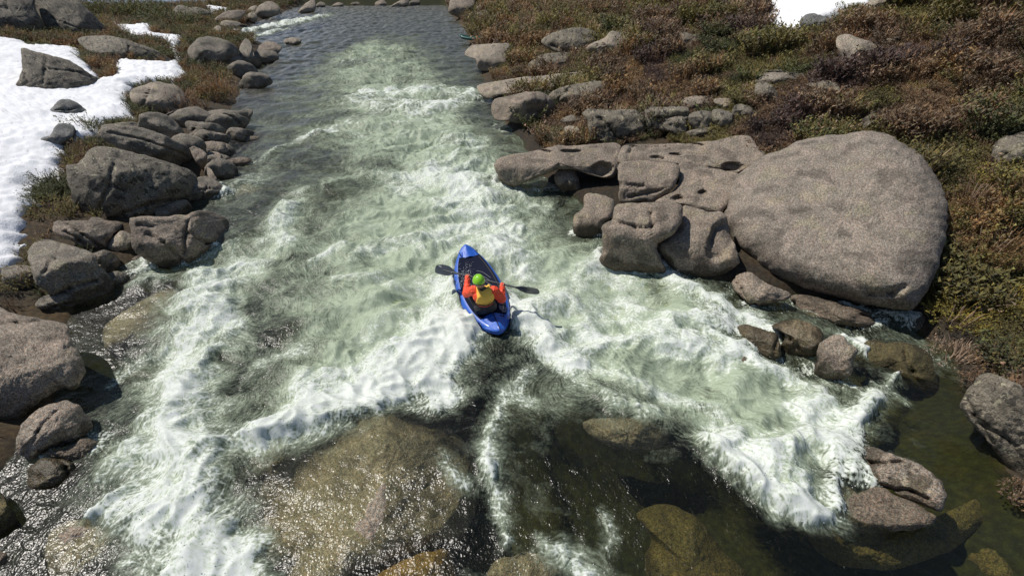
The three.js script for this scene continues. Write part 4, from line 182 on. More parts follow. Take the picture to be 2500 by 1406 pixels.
const FOAM_STROKES = [
  [0.11,0.09,1,[[-15.52,-56.36,11.53,69.16],[-6.16,-29.59,6.4,35.66],[-10.45,-21.94,4.94,20.67]]],
  [0.09,0.12,1,[[-10.4,-19.29,2.05,7.59],[-8.91,-15.35,1.7,5.11],[-7.38,-12.55,1.45,3.67]]],
  [0.16,0.44,1,[[-10.25,-33.77,2.22,13.3],[-5.61,-24.36,1.66,7.68]]],
  [0.1,0.22,1,[[-9.07,-23.5,1.61,7.2],[-7.58,-17.13,1.24,4.12]]],
  [0.22,0.7,1,[[-5.51,-21.94,2.18,9.14],[-3.63,-16.66,1.74,5.64],[-2.34,-12.85,1.42,3.66]]],
  [0.32,0.75,1,[[-3.96,-17.63,0.95,3.24],[-1.51,-16.66,0.91,2.94]]],
  [0.07,0.26,1,[[-0.68,-19.29,0.94,3.48],[-0.31,-17.13,0.85,2.83]]],
  [0.09,0.22,1,[[0.48,-12.55,0.54,1.38],[0.87,-10.93,0.49,1.11]]],
  [0.13,0.28,1,[[1.17,-9.41,0.59,1.18],[0.42,-10.46,0.63,1.38]]],
  [0.06,0.22,1,[[-5.95,-11.97,0.64,1.56],[-4.93,-12.85,0.68,1.75],[-4.48,-13.5,0.7,1.89]]],
  [0.07,0.19,1,[[-7.43,-13.84,0.78,2.15],[-6.65,-14.56,0.81,2.34]]],
  [0.14,0.44,1,[[-5.15,-8.85,1.31,2.52],[-4.02,-7.28,1.15,1.93],[-3.36,-6.27,1.05,1.6]]],
  [0.19,0.4,1,[[-5.13,-7.56,0.59,1.01],[-4.86,-6.27,0.52,0.8]]],
  [0.12,0.23,1,[[-4.76,-6.39,0.45,0.7],[-4.12,-5.94,0.43,0.64],[-4.14,-5.34,0.41,0.57]]],
  [0.18,0.75,1,[[-3.28,-7.28,0.7,1.17],[-2.53,-5.94,0.61,0.91],[-2.69,-5.25,0.57,0.8]]],
  [0.22,0.81,1,[[-2.53,-8.85,0.84,1.62],[-2.38,-7.28,0.74,1.24],[-1.96,-6.75,0.7,1.13]]],
  [0.23,0.79,1,[[-3.69,-10.46,0.74,1.61],[-2.82,-11.43,0.79,1.85]]],
  [0.32,0.81,1,[[-1.52,-11.97,1.22,2.98],[-0.89,-9.61,1.04,2.13],[-1.51,-8.17,0.93,1.69]]],
  [0.26,0.75,1,[[0.46,-8.5,0.73,1.36],[1.28,-7.7,0.68,1.19],[2.16,-7.85,0.69,1.22]]],
  [0.23,0.77,1,[[1.17,-6.75,0.7,1.13],[2.27,-6.39,0.68,1.05],[3.06,-6.51,0.69,1.08]]],
  [0.19,0.69,1,[[2.06,-5.44,0.62,0.88],[2.93,-4.97,0.59,0.8],[3.77,-4.69,0.57,0.75]]],
  [0.24,0.77,1,[[3.21,-4.15,0.58,0.74],[3.29,-3.41,0.52,0.63]]],
  [0.24,0.63,1,[[-11.72,-39.15,1.08,6.46],[-8.62,-29.59,0.84,4.66],[-6.05,-23.5,0.69,3.06]]],
  [0.22,0.53,1,[[-9.18,-39.15,0.7,4.18],[-5.73,-27.28,0.5,2.6]]],
  [0.03,0.03,1,[[6.58,-4.32,0.9,1.16],[5.6,-2.95,0.73,0.84],[4.43,-2.06,0.63,0.68]]],
  [0.01,0.02,1,[[1.64,-2.7,0.7,0.8],[2.43,-2.34,0.66,0.73],[3.39,-2.1,0.64,0.69],[1.24,-3.06,0.74,0.86]]],
  [0.06,0.12,1,[[0.83,-3.83,0.5,0.62],[1.3,-3.41,0.47,0.56],[1.69,-3.68,0.49,0.6]]],
  [0.14,0.26,1,[[0.5,-4.69,0.38,0.5],[0.27,-5.25,0.4,0.56]]],
  [0.03,0.0,1,[[-2.48,-2.7,0.8,0.9],[-1.73,-3.06,0.84,0.98],[-1.3,-3.41,0.89,1.06],[-1.36,-2.47,0.77,0.85]]],
  [0.1,0.05,1,[[-7.0,-5.63,0.7,1.01],[-7.26,-6.51,0.76,1.2],[-6.96,-6.75,0.78,1.25]]],
  [0.12,0.06,1,[[-5.38,-2.47,0.5,0.55],[-4.73,-2.34,0.49,0.54],[-4.12,-2.1,0.47,0.5]]],
  [0.1,0.2,1,[[-0.87,-5.25,0.27,0.37],[-0.76,-4.78,0.25,0.34]]],
  [0.12,0.1,1,[[-0.09,-2.14,0.3,0.32],[0.45,-2.47,0.32,0.35]]],
  [0.05,0.2,1,[[-3.52,-4.07,0.16,0.2],[-3.5,-3.61,0.15,0.18]]],
  [1.0,0.8,1,[[-26.37,-48.05,0.65,3.9],[-25.58,-54.04,0.72,4.35],[-23.82,-63.55,0.84,5.06]]],
  [0.7,0.6,1,[[-23.24,-44.7,0.36,2.15],[-23.11,-51.22,0.41,2.43]]],
  [0.45,0.4,1,[[-11.4,-33.0,0.22,1.3],[-9.9,-34.57,0.23,1.36]]],
  [0.72,0.7,1,[[-7.78,-23.92,0.33,1.49],[-5.95,-23.09,0.32,1.39],[-4.12,-21.57,0.3,1.23],[-2.93,-22.7,0.31,1.35],[-2.09,-24.53,0.33,1.56]]],
  [0.55,0.7,1,[[-6.33,-24.81,0.3,1.39],[-4.58,-25.75,0.31,1.49],[-2.96,-24.81,0.3,1.39]]],
  [0.8,0.6,1,[[-7.9,-17.38,0.17,0.58],[-7.33,-18.27,0.18,0.63],[-6.94,-19.41,0.19,0.7]]],
  [0.5,0.5,1,[[-8.45,-14.94,0.12,0.37],[-8.27,-16.56,0.14,0.44],[-7.9,-17.38,0.14,0.47]]],
  [0.45,0.5,1,[[-6.82,-19.9,0.21,0.8],[-5.67,-21.79,0.23,0.94]]],
  [0.4,0.6,1,[[-7.33,-19.29,0.17,0.63],[-5.86,-17.63,0.16,0.54],[-4.43,-19.29,0.17,0.63]]],
  [0.5,0.7,1,[[-2.57,-16.66,0.21,0.69],[-1.07,-16.89,0.21,0.7],[-1.36,-14.56,0.19,0.55]]],
  [0.45,0.4,1,[[-8.19,-12.26,0.26,0.65],[-8.18,-13.5,0.28,0.76],[-7.65,-13.17,0.28,0.73]]],
  [0.45,0.55,1,[[-6.19,-8.5,0.24,0.44],[-6.05,-9.61,0.26,0.53],[-6.0,-10.93,0.28,0.64],[-6.12,-11.97,0.3,0.74]]],
  [0.4,0.6,1,[[-5.54,-12.85,0.17,0.45],[-4.82,-13.84,0.18,0.5],[-3.64,-13.17,0.18,0.46]]],
  [0.7,0.9,1,[[-3.14,-13.17,0.43,1.12],[-2.09,-13.84,0.44,1.22],[-1.11,-12.85,0.42,1.08]]],
  [0.8,0.95,1,[[-1.54,-12.26,0.59,1.47],[-0.75,-10.69,0.54,1.19],[-0.1,-9.81,0.5,1.04]]],
  [0.6,0.9,1,[[-1.94,-10.02,0.41,0.86],[-1.17,-9.41,0.39,0.79],[-0.72,-10.02,0.41,0.86]]],
  [0.55,0.8,1,[[-0.66,-14.19,0.21,0.6],[0.23,-11.97,0.19,0.45],[0.89,-11.18,0.18,0.41]]],
  [0.55,0.8,1,[[-3.47,-8.85,0.15,0.29],[-2.84,-9.41,0.16,0.31],[-2.12,-9.22,0.15,0.3]]],
  [0.55,0.8,1,[[-3.67,-7.7,0.12,0.21],[-3.02,-7.85,0.12,0.21],[-2.44,-7.56,0.12,0.2]]],
  [0.55,0.8,1,[[-4.46,-8.5,0.13,0.24],[-3.95,-9.22,0.13,0.27]]],
  [0.75,0.95,1,[[-1.43,-7.56,0.4,0.69],[-1.39,-6.63,0.37,0.59],[-1.15,-7.28,0.39,0.66]]],
  [1.0,0.95,1,[[-0.75,-6.27,0.33,0.5],[-1.27,-6.27,0.33,0.5],[-1.49,-5.73,0.31,0.45]]],
  [0.72,0.95,1,[[-1.79,-5.84,0.54,0.79],[-2.32,-5.11,0.5,0.68],[-2.99,-4.46,0.46,0.6]]],
  [1.25,0.95,1,[[-3.34,-3.89,0.25,0.31],[-2.9,-4.11,0.26,0.32],[-2.38,-4.46,0.27,0.35],[-1.86,-4.83,0.28,0.38],[-1.42,-5.34,0.3,0.42],[-1.01,-5.94,0.32,0.47]]],
  [1.25,0.95,1,[[-1.13,-4.69,0.26,0.35],[-1.34,-5.25,0.28,0.39],[-1.2,-5.73,0.3,0.43]]],
  [1.0,0.95,1,[[-0.08,-7.14,0.31,0.51],[0.31,-6.51,0.29,0.45],[0.64,-5.84,0.27,0.4],[1.02,-5.34,0.26,0.36]]],
  [0.7,0.9,1,[[0.56,-7.01,0.29,0.47],[1.49,-6.75,0.28,0.45],[2.35,-7.14,0.29,0.48]]],
  [0.8,0.95,1,[[0.27,-8.17,0.23,0.42],[-0.09,-8.85,0.24,0.47],[-0.47,-9.03,0.25,0.48]]],
  [0.6,0.9,1,[[0.76,-7.56,0.2,0.35],[1.77,-8.17,0.21,0.39],[2.64,-7.7,0.2,0.36]]],
  [0.85,0.9,1,[[3.32,-7.7,0.2,0.36],[3.69,-7.28,0.2,0.33],[4.15,-6.75,0.19,0.3],[4.53,-6.39,0.18,0.28]]],
  [0.75,0.9,1,[[1.3,-5.94,0.22,0.32],[2.1,-5.94,0.22,0.32],[2.91,-6.27,0.22,0.34]]],
  [0.85,0.9,1,[[3.36,-6.27,0.16,0.25],[3.65,-5.84,0.16,0.23],[4.07,-5.34,0.15,0.21],[4.62,-4.97,0.14,0.19]]],
  [0.6,0.9,1,[[1.53,-5.16,0.17,0.24],[2.1,-4.78,0.17,0.22],[2.76,-4.5,0.16,0.21]]],
  [0.7,0.9,1,[[2.56,-5.53,0.19,0.28],[3.12,-5.53,0.19,0.28],[3.46,-5.34,0.19,0.27]]],
  [0.55,0.7,1,[[1.12,-5.06,0.13,0.18],[1.51,-4.41,0.12,0.16],[2.07,-4.24,0.12,0.15]]],
  [0.5,0.6,1,[[2.73,-4.41,0.1,0.13],[3.17,-4.07,0.09,0.12],[2.53,-3.61,0.09,0.11]]],
  [0.75,0.95,1,[[4.59,-4.69,0.31,0.42],[4.12,-3.83,0.28,0.35],[3.43,-3.47,0.26,0.32]]],
  [0.8,0.95,1,[[2.88,-3.68,0.27,0.33],[3.09,-3.22,0.25,0.3],[3.39,-3.0,0.25,0.28]]],
  [1.05,0.95,1,[[2.54,-3.64,0.16,0.2],[2.77,-3.17,0.15,0.18],[3.09,-2.8,0.14,0.16],[3.52,-2.63,0.14,0.16]]],
  [0.95,0.95,1,[[4.3,-3.68,0.1,0.12],[4.78,-4.07,0.1,0.13],[5.53,-4.6,0.11,0.15]]],
  [0.6,0.6,1,[[5.53,-4.6,0.06,0.08],[6.05,-4.97,0.07,0.09]]],
  [0.9,0.9,1,[[5.85,-5.94,0.09,0.14],[6.22,-5.94,0.09,0.14],[5.88,-5.63,0.09,0.13]]],
  [0.5,0.5,1,[[5.66,-4.88,0.06,0.09],[5.89,-4.5,0.06,0.08]]],
  [0.8,0.95,1,[[-6.31,-7.7,0.6,1.04],[-5.73,-6.51,0.54,0.84],[-5.28,-5.44,0.48,0.68]]],
  [0.88,0.95,1,[[-5.02,-4.88,0.51,0.69],[-4.62,-3.83,0.45,0.55],[-4.16,-3.22,0.41,0.48]]],
  [0.98,0.95,1,[[-4.06,-3.06,0.39,0.45],[-3.64,-2.52,0.35,0.4],[-3.16,-2.22,0.34,0.37]]],
  [1.0,0.95,1,[[-3.03,-2.3,0.23,0.25],[-2.7,-2.06,0.22,0.24]]],
  [0.7,0.8,1,[[-4.95,-3.83,0.22,0.28],[-5.0,-3.54,0.21,0.26],[-4.91,-3.34,0.21,0.25]]],
  [0.45,0.6,1,[[-4.92,-5.94,0.17,0.26],[-4.63,-5.25,0.16,0.22],[-4.35,-4.5,0.15,0.19]]],
  [0.55,0.6,1,[[-4.23,-5.25,0.12,0.17],[-3.85,-5.63,0.13,0.18],[-3.47,-5.73,0.13,0.19]]],
  [0.75,0.7,1,[[-4.61,-3.0,0.06,0.07],[-4.67,-2.75,0.06,0.07],[-4.74,-2.59,0.06,0.07]]],
  [0.55,0.5,1,[[-6.38,-5.25,0.09,0.13],[-6.24,-5.44,0.1,0.14],[-6.31,-4.97,0.09,0.12]]],
  [0.62,0.6,1,[[-0.13,-4.69,0.13,0.17],[-0.28,-3.83,0.11,0.14],[-0.31,-3.34,0.1,0.12]]],
  [0.65,0.6,1,[[-0.31,-3.28,0.1,0.12],[-0.17,-2.8,0.1,0.11],[-0.04,-2.39,0.09,0.1]]],
  [0.6,0.6,1,[[0.35,-2.34,0.12,0.14],[0.65,-2.18,0.12,0.13],[0.8,-2.02,0.12,0.13]]],
  [0.55,0.5,1,[[0.27,-5.25,0.13,0.19],[0.06,-4.69,0.13,0.17],[0.25,-4.5,0.12,0.16]]],
  [0.5,0.4,1,[[1.03,-2.7,0.07,0.08],[1.12,-2.43,0.07,0.08],[1.01,-2.3,0.07,0.08]]],
  [0.5,0.4,1,[[-0.89,-3.41,0.1,0.13],[-0.7,-3.17,0.1,0.12],[-0.54,-3.0,0.1,0.11]]],
  [0.4,0.5,1,[[-7.36,-8.17,0.09,0.16],[-6.84,-8.85,0.09,0.18],[-6.55,-9.61,0.1,0.2]]],
  [0.45,0.5,1,[[-7.74,-7.56,0.12,0.2],[-7.34,-7.85,0.12,0.21],[-8.27,-8.33,0.13,0.23]]],
  [0.6,0.85,1,[[-6.0,-10.93,0.33,0.74],[-5.4,-9.22,0.29,0.57],[-5.56,-8.5,0.27,0.51]]],
  [0.55,0.85,1,[[1.56,-7.28,0.18,0.3],[1.96,-6.75,0.17,0.28],[2.32,-6.27,0.16,0.25]]],
  [0.16,0.28,1,[[-4.97,-7.56,0.19,0.32],[-5.05,-7.01,0.18,0.29],[-4.72,-6.63,0.17,0.27]]],
  [0.1,0.2,1,[[-4.87,-5.44,0.12,0.18],[-4.37,-5.25,0.12,0.17],[-4.34,-4.69,0.11,0.15]]]
];
const SNOW_OUTLINES = [
  [[-29.3,-27.22],[-27.41,-28.46],[-26.12,-27.55],[-24.83,-28.93],[-22.27,-25.98],[-18.8,-22.36],[-18.57,-22.66],[-21.45,-27.2],[-20.6,-27.81],[-19.79,-28.24],[-20.58,-30.67],[-25.48,-37.18],[-27.6,-36.79],[-31.17,-41.27],[-35.73,-45.97],[-38.5,-50.48],[-33.25,-44.38],[-33.18,-45.73],[-35.09,-50.83],[-27.69,-39.71],[-25.29,-39.8],[-23.29,-35.28],[-19.27,-29.04],[-17.34,-26.2],[-16.61,-24.01],[-17.05,-23.5],[-17.38,-22.31],[-16.27,-20.17],[-14.85,-18.45],[-14.32,-17.54],[-14.54,-16.27],[-13.79,-15.31],[-13.89,-14.46],[-14.01,-14.21],[-13.04,-12.83],[-12.11,-11.46],[-12.58,-11.87],[-12.68,-11.68],[-12.52,-11.16],[-12.24,-10.72],[-11.07,-9.2],[-10.38,-7.99],[-10.08,-7.23],[-10.33,-6.5],[-12.86,-7.94],[-22.72,-17.44]],
  [[13.16,-28.2],[11.7,-24.09],[10.77,-22.11],[10.15,-20.09],[10.7,-19.24],[11.11,-19.09],[12.36,-19.62],[13.13,-19.58],[14.31,-21.52]],
  [[-40.02,-69.21],[-37.71,-68.77],[-35.76,-67.95],[-34.05,-63.51],[-34.65,-61.01],[-37.33,-64.7]]
];
const SHRUBS = [
  ["dense green juniper mat on the skyline at the top left",[-39.16,0.98,-52.84],4.53,"green",2.06,1.6],
  ["green juniper spreading from the skyline towards the far rocks",[-32.43,0.58,-49.63],3.13,"green",1.56,1.6],
  ["low juniper on the dark ledge edged with snow",[-22.06,0.92,-29.37],2.28,"green",0.72,1.6],
  ["small green juniper tuft on top of the cracked boulder in snow",[-25.73,1.64,-27.57],0.62,"green",0.36,1.6],
  ["low green juniper between the snow and the layered slab",[-14.46,0.72,-15.63],0.7,"green",0.59,1.6],
  ["rusty heather bush between the pale boulder and the water",[-13.82,0.21,-22.73],1.07,"rust",1.21,1.6],
  ["brown heather bush in front of the pale rounded boulder",[-13.96,0.36,-19.81],0.95,"brown",0.95,1.6],
  ["olive moss cushion under the melting snow edge",[-11.24,0.43,-10.07],0.6,"olive",0.4,1.6],
  ["dark moss cushion below the tilted dark boulder on the left edge",[-9.68,0.29,-7.29],0.56,"olive",0.4,1.6],
  ["brown heather tuft at the foot of the massive dark boulder",[-10.96,0.38,-10.51],0.39,"brown",0.31,1.6],
  ["dark heather on top of the veined left boulder",[-22.51,0.35,-41.35],1.32,"green",0.6,1.6],
  ["bright yellow-green shrub beside the small pale three-cornered rock",[7.87,0.2,-6.16],0.51,"yellow",0.51,1.6],
  ["yellow-green shrub at the right edge below the rusty one",[8.76,0.32,-6.35],0.52,"yellow",0.59,1.6],
  ["tall rust-brown heather bush right of the huge boulder",[8.99,0.77,-7.29],0.66,"rust",0.86,1.6],
  ["brown heather bush behind the right flank of the huge boulder",[9.13,1.49,-8.27],0.49,"brown",0.65,1.6],
  ["straggly bush with bare pale twigs over the right channel",[7.4,-0.0,-5.44],0.48,"twig",0.38,1.6],
  ["rust-brown bush above the dark lichened rock face",[7.79,0.19,-5.15],0.46,"rust",0.39,1.6],
  ["olive heather bush in front of the dark edge boulder",[9.78,1.8,-8.58],0.49,"yellow",0.49,1.6],
  ["brown heather hanging over the dark water below the rust-brown bush",[7.19,0.14,-4.72],0.38,"brown",0.28,1.6],
  ["olive heather on top of the rough rock at the right edge",[7.22,0.32,-4.26],0.35,"olive",0.29,1.6],
  ["dark brown heather tuft low at the right edge above the pool",[6.02,0.3,-2.87],0.29,"brown",0.22,1.6]
];
const SHORE_LEFT = [[-100, -40], [-82, -33], [-60, -29], [-47.7, -26], [-42, -20.5], [-33.8, -18], [-22.7, -13.2], [-17.6, -11.4], [-14.5, -9.6], [-12, -9.2], [-10, -8.9], [-8.4, -8.4], [-7.5, -8.6], [-6.7, -8.4], [-5.4, -7.6], [-4.4, -6.8], [-3.4, -6.3], [-2, -6.4], [2, -6.8]];
const SHORE_RIGHT = [[-100, -11], [-82, -10], [-71, -8.6], [-52.6, -4.9], [-41, -3.4], [-27, -1.5], [-19.3, -0.3], [-17, 0.4], [-13.8, 0.7], [-11.4, 2.1], [-9.2, 2.6], [-8, 3.6], [-7.3, 5.4], [-6.6, 7.2], [-5.6, 7.5], [-5.2, 7.3], [-4.4, 6.75], [-3.4, 6.2], [-2.6, 6.0], [2, 6.0]];

// ------------------------------------------------------------------ helpers
function rng(seed) { let a = seed >>> 0; return () => { a = (a + 0x6D2B79F5) | 0; let t = Math.imul(a ^ (a >>> 15), 1 | a); t = (t + Math.imul(t ^ (t >>> 7), 61 | t)) ^ t; return ((t ^ (t >>> 14)) >>> 0) / 4294967296; }; }
const PERM = new Uint8Array(512);
{ const r = rng(77), p = [...Array(256).keys()]; for (let i = 255; i > 0; i--) { const j = Math.floor(r() * (i + 1)); [p[i], p[j]] = [p[j], p[i]]; } for (let i = 0; i < 512; i++) PERM[i] = p[i & 255]; }
const GX = new Float32Array(256), GY = new Float32Array(256);
for (let i = 0; i < 256; i++) { GX[i] = Math.cos(i / 256 * Math.PI * 2) * 1.5; GY[i] = Math.sin(i / 256 * Math.PI * 2) * 1.5; }
function noise2(x, y, per = 256) {
  const fx = Math.floor(x), fy = Math.floor(y), X = x - fx, Y = y - fy;
  const x0 = ((fx % per) + per) % per, x1 = (x0 + 1) % per, y0 = ((fy % per) + per) % per, y1 = (y0 + 1) % per;
  const u = X * X * X * (X * (X * 6 - 15) + 10), v = Y * Y * Y * (Y * (Y * 6 - 15) + 10);
  const a = PERM[PERM[x0 & 255] + (y0 & 255)], b = PERM[PERM[x1 & 255] + (y0 & 255)], c = PERM[PERM[x0 & 255] + (y1 & 255)], e = PERM[PERM[x1 & 255] + (y1 & 255)];
  const n0 = GX[a] * X + GY[a] * Y, n1 = GX[b] * (X - 1) + GY[b] * Y, n2 = GX[c] * X + GY[c] * (Y - 1), n3 = GX[e] * (X - 1) + GY[e] * (Y - 1);
  const p = n0 + u * (n1 - n0), q = n2 + u * (n3 - n2);
  return p + v * (q - p);
}
function hash3(x, y, z) { return PERM[PERM[PERM[x & 255] + (y & 255)] + (z & 255)]; }
function noise3(x, y, z) {
  const fx = Math.floor(x), fy = Math.floor(y), fz = Math.floor(z), X = x - fx, Y = y - fy, Z = z - fz;
  const u = X * X * (3 - 2 * X), v = Y * Y * (3 - 2 * Y), w = Z * Z * (3 - 2 * Z);
  const g = (i, j, k) => { const h = hash3(fx + i, fy + j, fz + k) & 15, a = X - i, b = Y - j, c = Z - k, p = h < 8 ? a : b, q = h < 4 ? b : h === 12 || h === 14 ? a : c; return ((h & 1) ? -p : p) + ((h & 2) ? -q : q); };
  const l = (a, b, t) => a + (b - a) * t;
  return l(l(l(g(0, 0, 0), g(1, 0, 0), u), l(g(0, 1, 0), g(1, 1, 0), u), v), l(l(g(0, 0, 1), g(1, 0, 1), u), l(g(0, 1, 1), g(1, 1, 1), u), v), w);
}
const fbm2 = (x, y, o = 4) => { let s = 0, a = 0.5, f = 1; for (let i = 0; i < o; i++) { s += a * noise2(x * f + i * 17.3, y * f - i * 9.1); a *= 0.5; f *= 2.03; } return s; };
const fbm3 = (x, y, z, o = 4) => { let s = 0, a = 0.5, f = 1; for (let i = 0; i < o; i++) { s += a * noise3(x * f + i * 17.3, y * f, z * f - i * 9.1); a *= 0.5; f *= 2.03; } return s; };
const clamp = (x, a = 0, b = 1) => Math.min(b, Math.max(a, x));
const smooth = (a, b, x) => { const t = clamp((x - a) / (b - a)); return t * t * (3 - 2 * t); };
const mix = (a, b, t) => a + (b - a) * t;
function lin(T, z) { let i = 0; while (i < T.length - 2 && z > T[i + 1][0]) i++; const [z0, a] = T[i], [z1, b] = T[i + 1]; return mix(a, b, clamp((z - z0) / (z1 - z0))); }
const taken = {};
function numbered(n) { const k = taken[n] = (taken[n] ?? -1) + 1; return k ? `${n}_${String(k).padStart(3, '0')}` : n; }
function finish(o) { o.traverse((m) => { if (m.isMesh) { m.castShadow = true; m.receiveShadow = true; } }); scene.add(o); return o; }
function mesh(name, geo, mat, parent) { const m = new THREE.Mesh(geo, mat); m.name = parent ? name : numbered(name); if (parent) parent.add(m); return m; }
function tag(o, label, category, group, kind) { o.userData.label = label; if (category) o.userData.category = category; if (group) o.userData.group = group; if (kind) o.userData.kind = kind; return o; }
function geom(pos, idx, uv, col) {
  const g = new THREE.BufferGeometry();
  g.setAttribute('position', new THREE.Float32BufferAttribute(pos, 3));
  if (uv) g.setAttribute('uv', new THREE.Float32BufferAttribute(uv, 2));
  if (col) g.setAttribute('color', new THREE.Float32BufferAttribute(col, 3));
  g.setIndex(idx); g.computeVertexNormals(); return g;
}
function tex(w, h, fill, srgb, repeat = true) {
  const d = new Uint8Array(w * h * 4), o = [0, 0, 0];
  for (let j = 0; j < h; j++) for (let i = 0; i < w; i++) { fill(i, j, o); const k = (j * w + i) * 4; d[k] = clamp(o[0]) * 255; d[k + 1] = clamp(o[1]) * 255; d[k + 2] = clamp(o[2]) * 255; d[k + 3] = 255; }
  const t = new THREE.DataTexture(d, w, h, THREE.RGBAFormat);
  if (srgb) t.colorSpace = THREE.SRGBColorSpace;
  t.magFilter = THREE.LinearFilter; t.minFilter = THREE.LinearMipmapLinearFilter; t.generateMipmaps = true;
  t.wrapS = t.wrapT = repeat ? THREE.RepeatWrapping : THREE.ClampToEdgeWrapping; t.needsUpdate = true; return t;
}

// ------------------------------------------------------------------ terrain and river level
const softplus = (x, k = 0.6) => k * Math.log1p(Math.exp(Math.min(60, x / k)));
const level = (x, z) => 0.3 * smooth(-5.2, -3.0, z);
function land(x, z) {
  const L = lin(SHORE_LEFT, z), R = lin(SHORE_RIGHT, z), edge = -84 + 26 * (1 - smooth(-46, -36, x)), side = smooth(-46, -36, x), beyond = Math.max(0, edge - z) * (1 - side), back = side * ((1 - smooth(-87, -80, z)) + 0.5 * Math.max(0, -83 - z));
  let h;
  if (x > R) { const s = x - R; h = 0.28 * (1 - Math.exp(-s / 0.5)) + 0.34 * softplus(s - 2.2) * (1 - 0.45 * (1 - smooth(-60, -20, z))); }
  else if (x < L) { const s = L - x; h = 0.28 * (1 - Math.exp(-s / 0.5)) + 0.17 * softplus(s - 1.6) * (1 - 0.6 * (1 - smooth(-50, -20, z))); }
  else { const s = Math.min(x - L, R - x); h = -0.75 * (1 - Math.exp(-s / 0.6)) - 1.0 * smooth(0.5, 2.0, s) * smooth(-5, -3.4, z); }
  return h - 0.3 * beyond + back + level(x, z);
}
const ground = (x, z) => land(x, z) + 0.09 * fbm2(x * 0.7, z * 0.7, 3) + 0.03 * noise2(x * 4.1, z * 4.1);
// rows spaced with distance, columns across a strip that widens with distance
function sheet({ z0, z1, rows, cols, x0, x1, y, keep, uv, color }) {
  const pos = [], uvs = [], col = [], ok = [], idx = [];
  const a = 4 - z0, b = 4 - z1;
  for (let j = 0; j <= rows; j++) {
    const z = 4 - a * Math.pow(b / a, j / rows), xa = x0(z), xb = x1(z);
    for (let i = 0; i <= cols; i++) {
      const x = mix(xa, xb, i / cols);
      pos.push(x, y(x, z), z); const q = uv ? uv(x, z) : [x, z]; uvs.push(q[0], q[1]);
      if (color) col.push(...color(x, z)); ok.push(keep ? keep(x, z) : true);
    }
  }
  const n = cols + 1;
  for (let j = 0; j < rows; j++) for (let i = 0; i < cols; i++) {
    const p = j * n + i, q = p + n;
    if (ok[p] || ok[p + 1] || ok[q] || ok[q + 1]) idx.push(p, p + 1, q, p + 1, q + 1, q);
  }
  return geom(pos, idx, uvs, color ? col : null);
}

// soil and stone grain, tileable
const TS = 1024;
const grain = (() => { // stone height field shared by colour and bump
  const a = new Float32Array(TS * TS), r = rng(5);
  for (let j = 0; j < TS; j++) for (let i = 0; i < TS; i++) {
    const x = i / TS, y = j / TS;
    a[j * TS + i] = 0.30 * noise2(x * 8, y * 8, 8) + 0.58 * noise2(x * 36, y * 36, 36) + 0.72 * noise2(x * 84 + 3.3, y * 84, 84) + 0.4 * noise2(x * 190, y * 190 + 7.7, 190) + 0.25 * (r() - 0.5);
  }
  return a;
})();
const graniteMap = tex(TS, TS, (i, j, o) => {
  const g = grain[j * TS + i], x = i / TS, y = j / TS, s = noise2(x * 120 + 40, y * 120 + 9, 120), p = noise2(x * 5 + 11, y * 5, 5);
  let v = 0.60 + 0.21 * g + 0.03 * p; const dark = s > 0.36 ? 0.20 : 0, pink = clamp(noise2(x * 60, y * 60 + 31, 60) * 0.06, -0.02, 0.05);
  v -= dark; o[0] = v + pink + 0.012 * p; o[1] = v - 0.004; o[2] = v - 0.03 - pink * 0.6;
}, true);
const lichenMap = tex(TS, TS, (i, j, o) => {
  const g = grain[j * TS + i], x = i / TS, y = j / TS;
  const b = noise2(x * 14, y * 14, 14) + 0.55 * noise2(x * 38 + 5, y * 38, 38) + 0.3 * noise2(x * 90, y * 90, 90), d = noise2(x * 9 + 50, y * 9, 9) + 0.6 * noise2(x * 27, y * 27 + 60, 27);
  let v = 0.53 + 0.19 * g; o[0] = v + 0.01; o[1] = v; o[2] = v - 0.03;
  if (d > 0.38) { o[0] *= 0.62; o[1] *= 0.62; o[2] *= 0.62; }
  if (b > 0.62) { const k = smooth(0.62, 0.72, b); o[0] = mix(o[0], 0.74, k); o[1] = mix(o[1], 0.75, k); o[2] = mix(o[2], 0.68, k); }
}, true);
const grainBump = tex(TS, TS, (i, j, o) => { o[0] = o[1] = o[2] = 0.5 + 0.22 * grain[j * TS + i]; }, false);
const soilMap = tex(512, 512, (i, j, o) => {
  const x = i / 512, y = j / 512, n = noise2(x * 20, y * 20, 20) + 0.6 * noise2(x * 60, y * 60 + 4, 60) + 0.5 * noise2(x * 130, y * 130, 130), m = noise2(x * 7 + 4, y * 7, 7);
  o[0] = 0.34 + 0.10 * n + 0.05 * m; o[1] = 0.28 + 0.09 * n + 0.02 * m; o[2] = 0.20 + 0.07 * n - 0.01 * m;
}, true);
const soilMat = new THREE.MeshStandardMaterial({ name: 'peat', map: soilMap, bumpMap: soilMap, bumpScale: 0.03, roughness: 1, vertexColors: true });
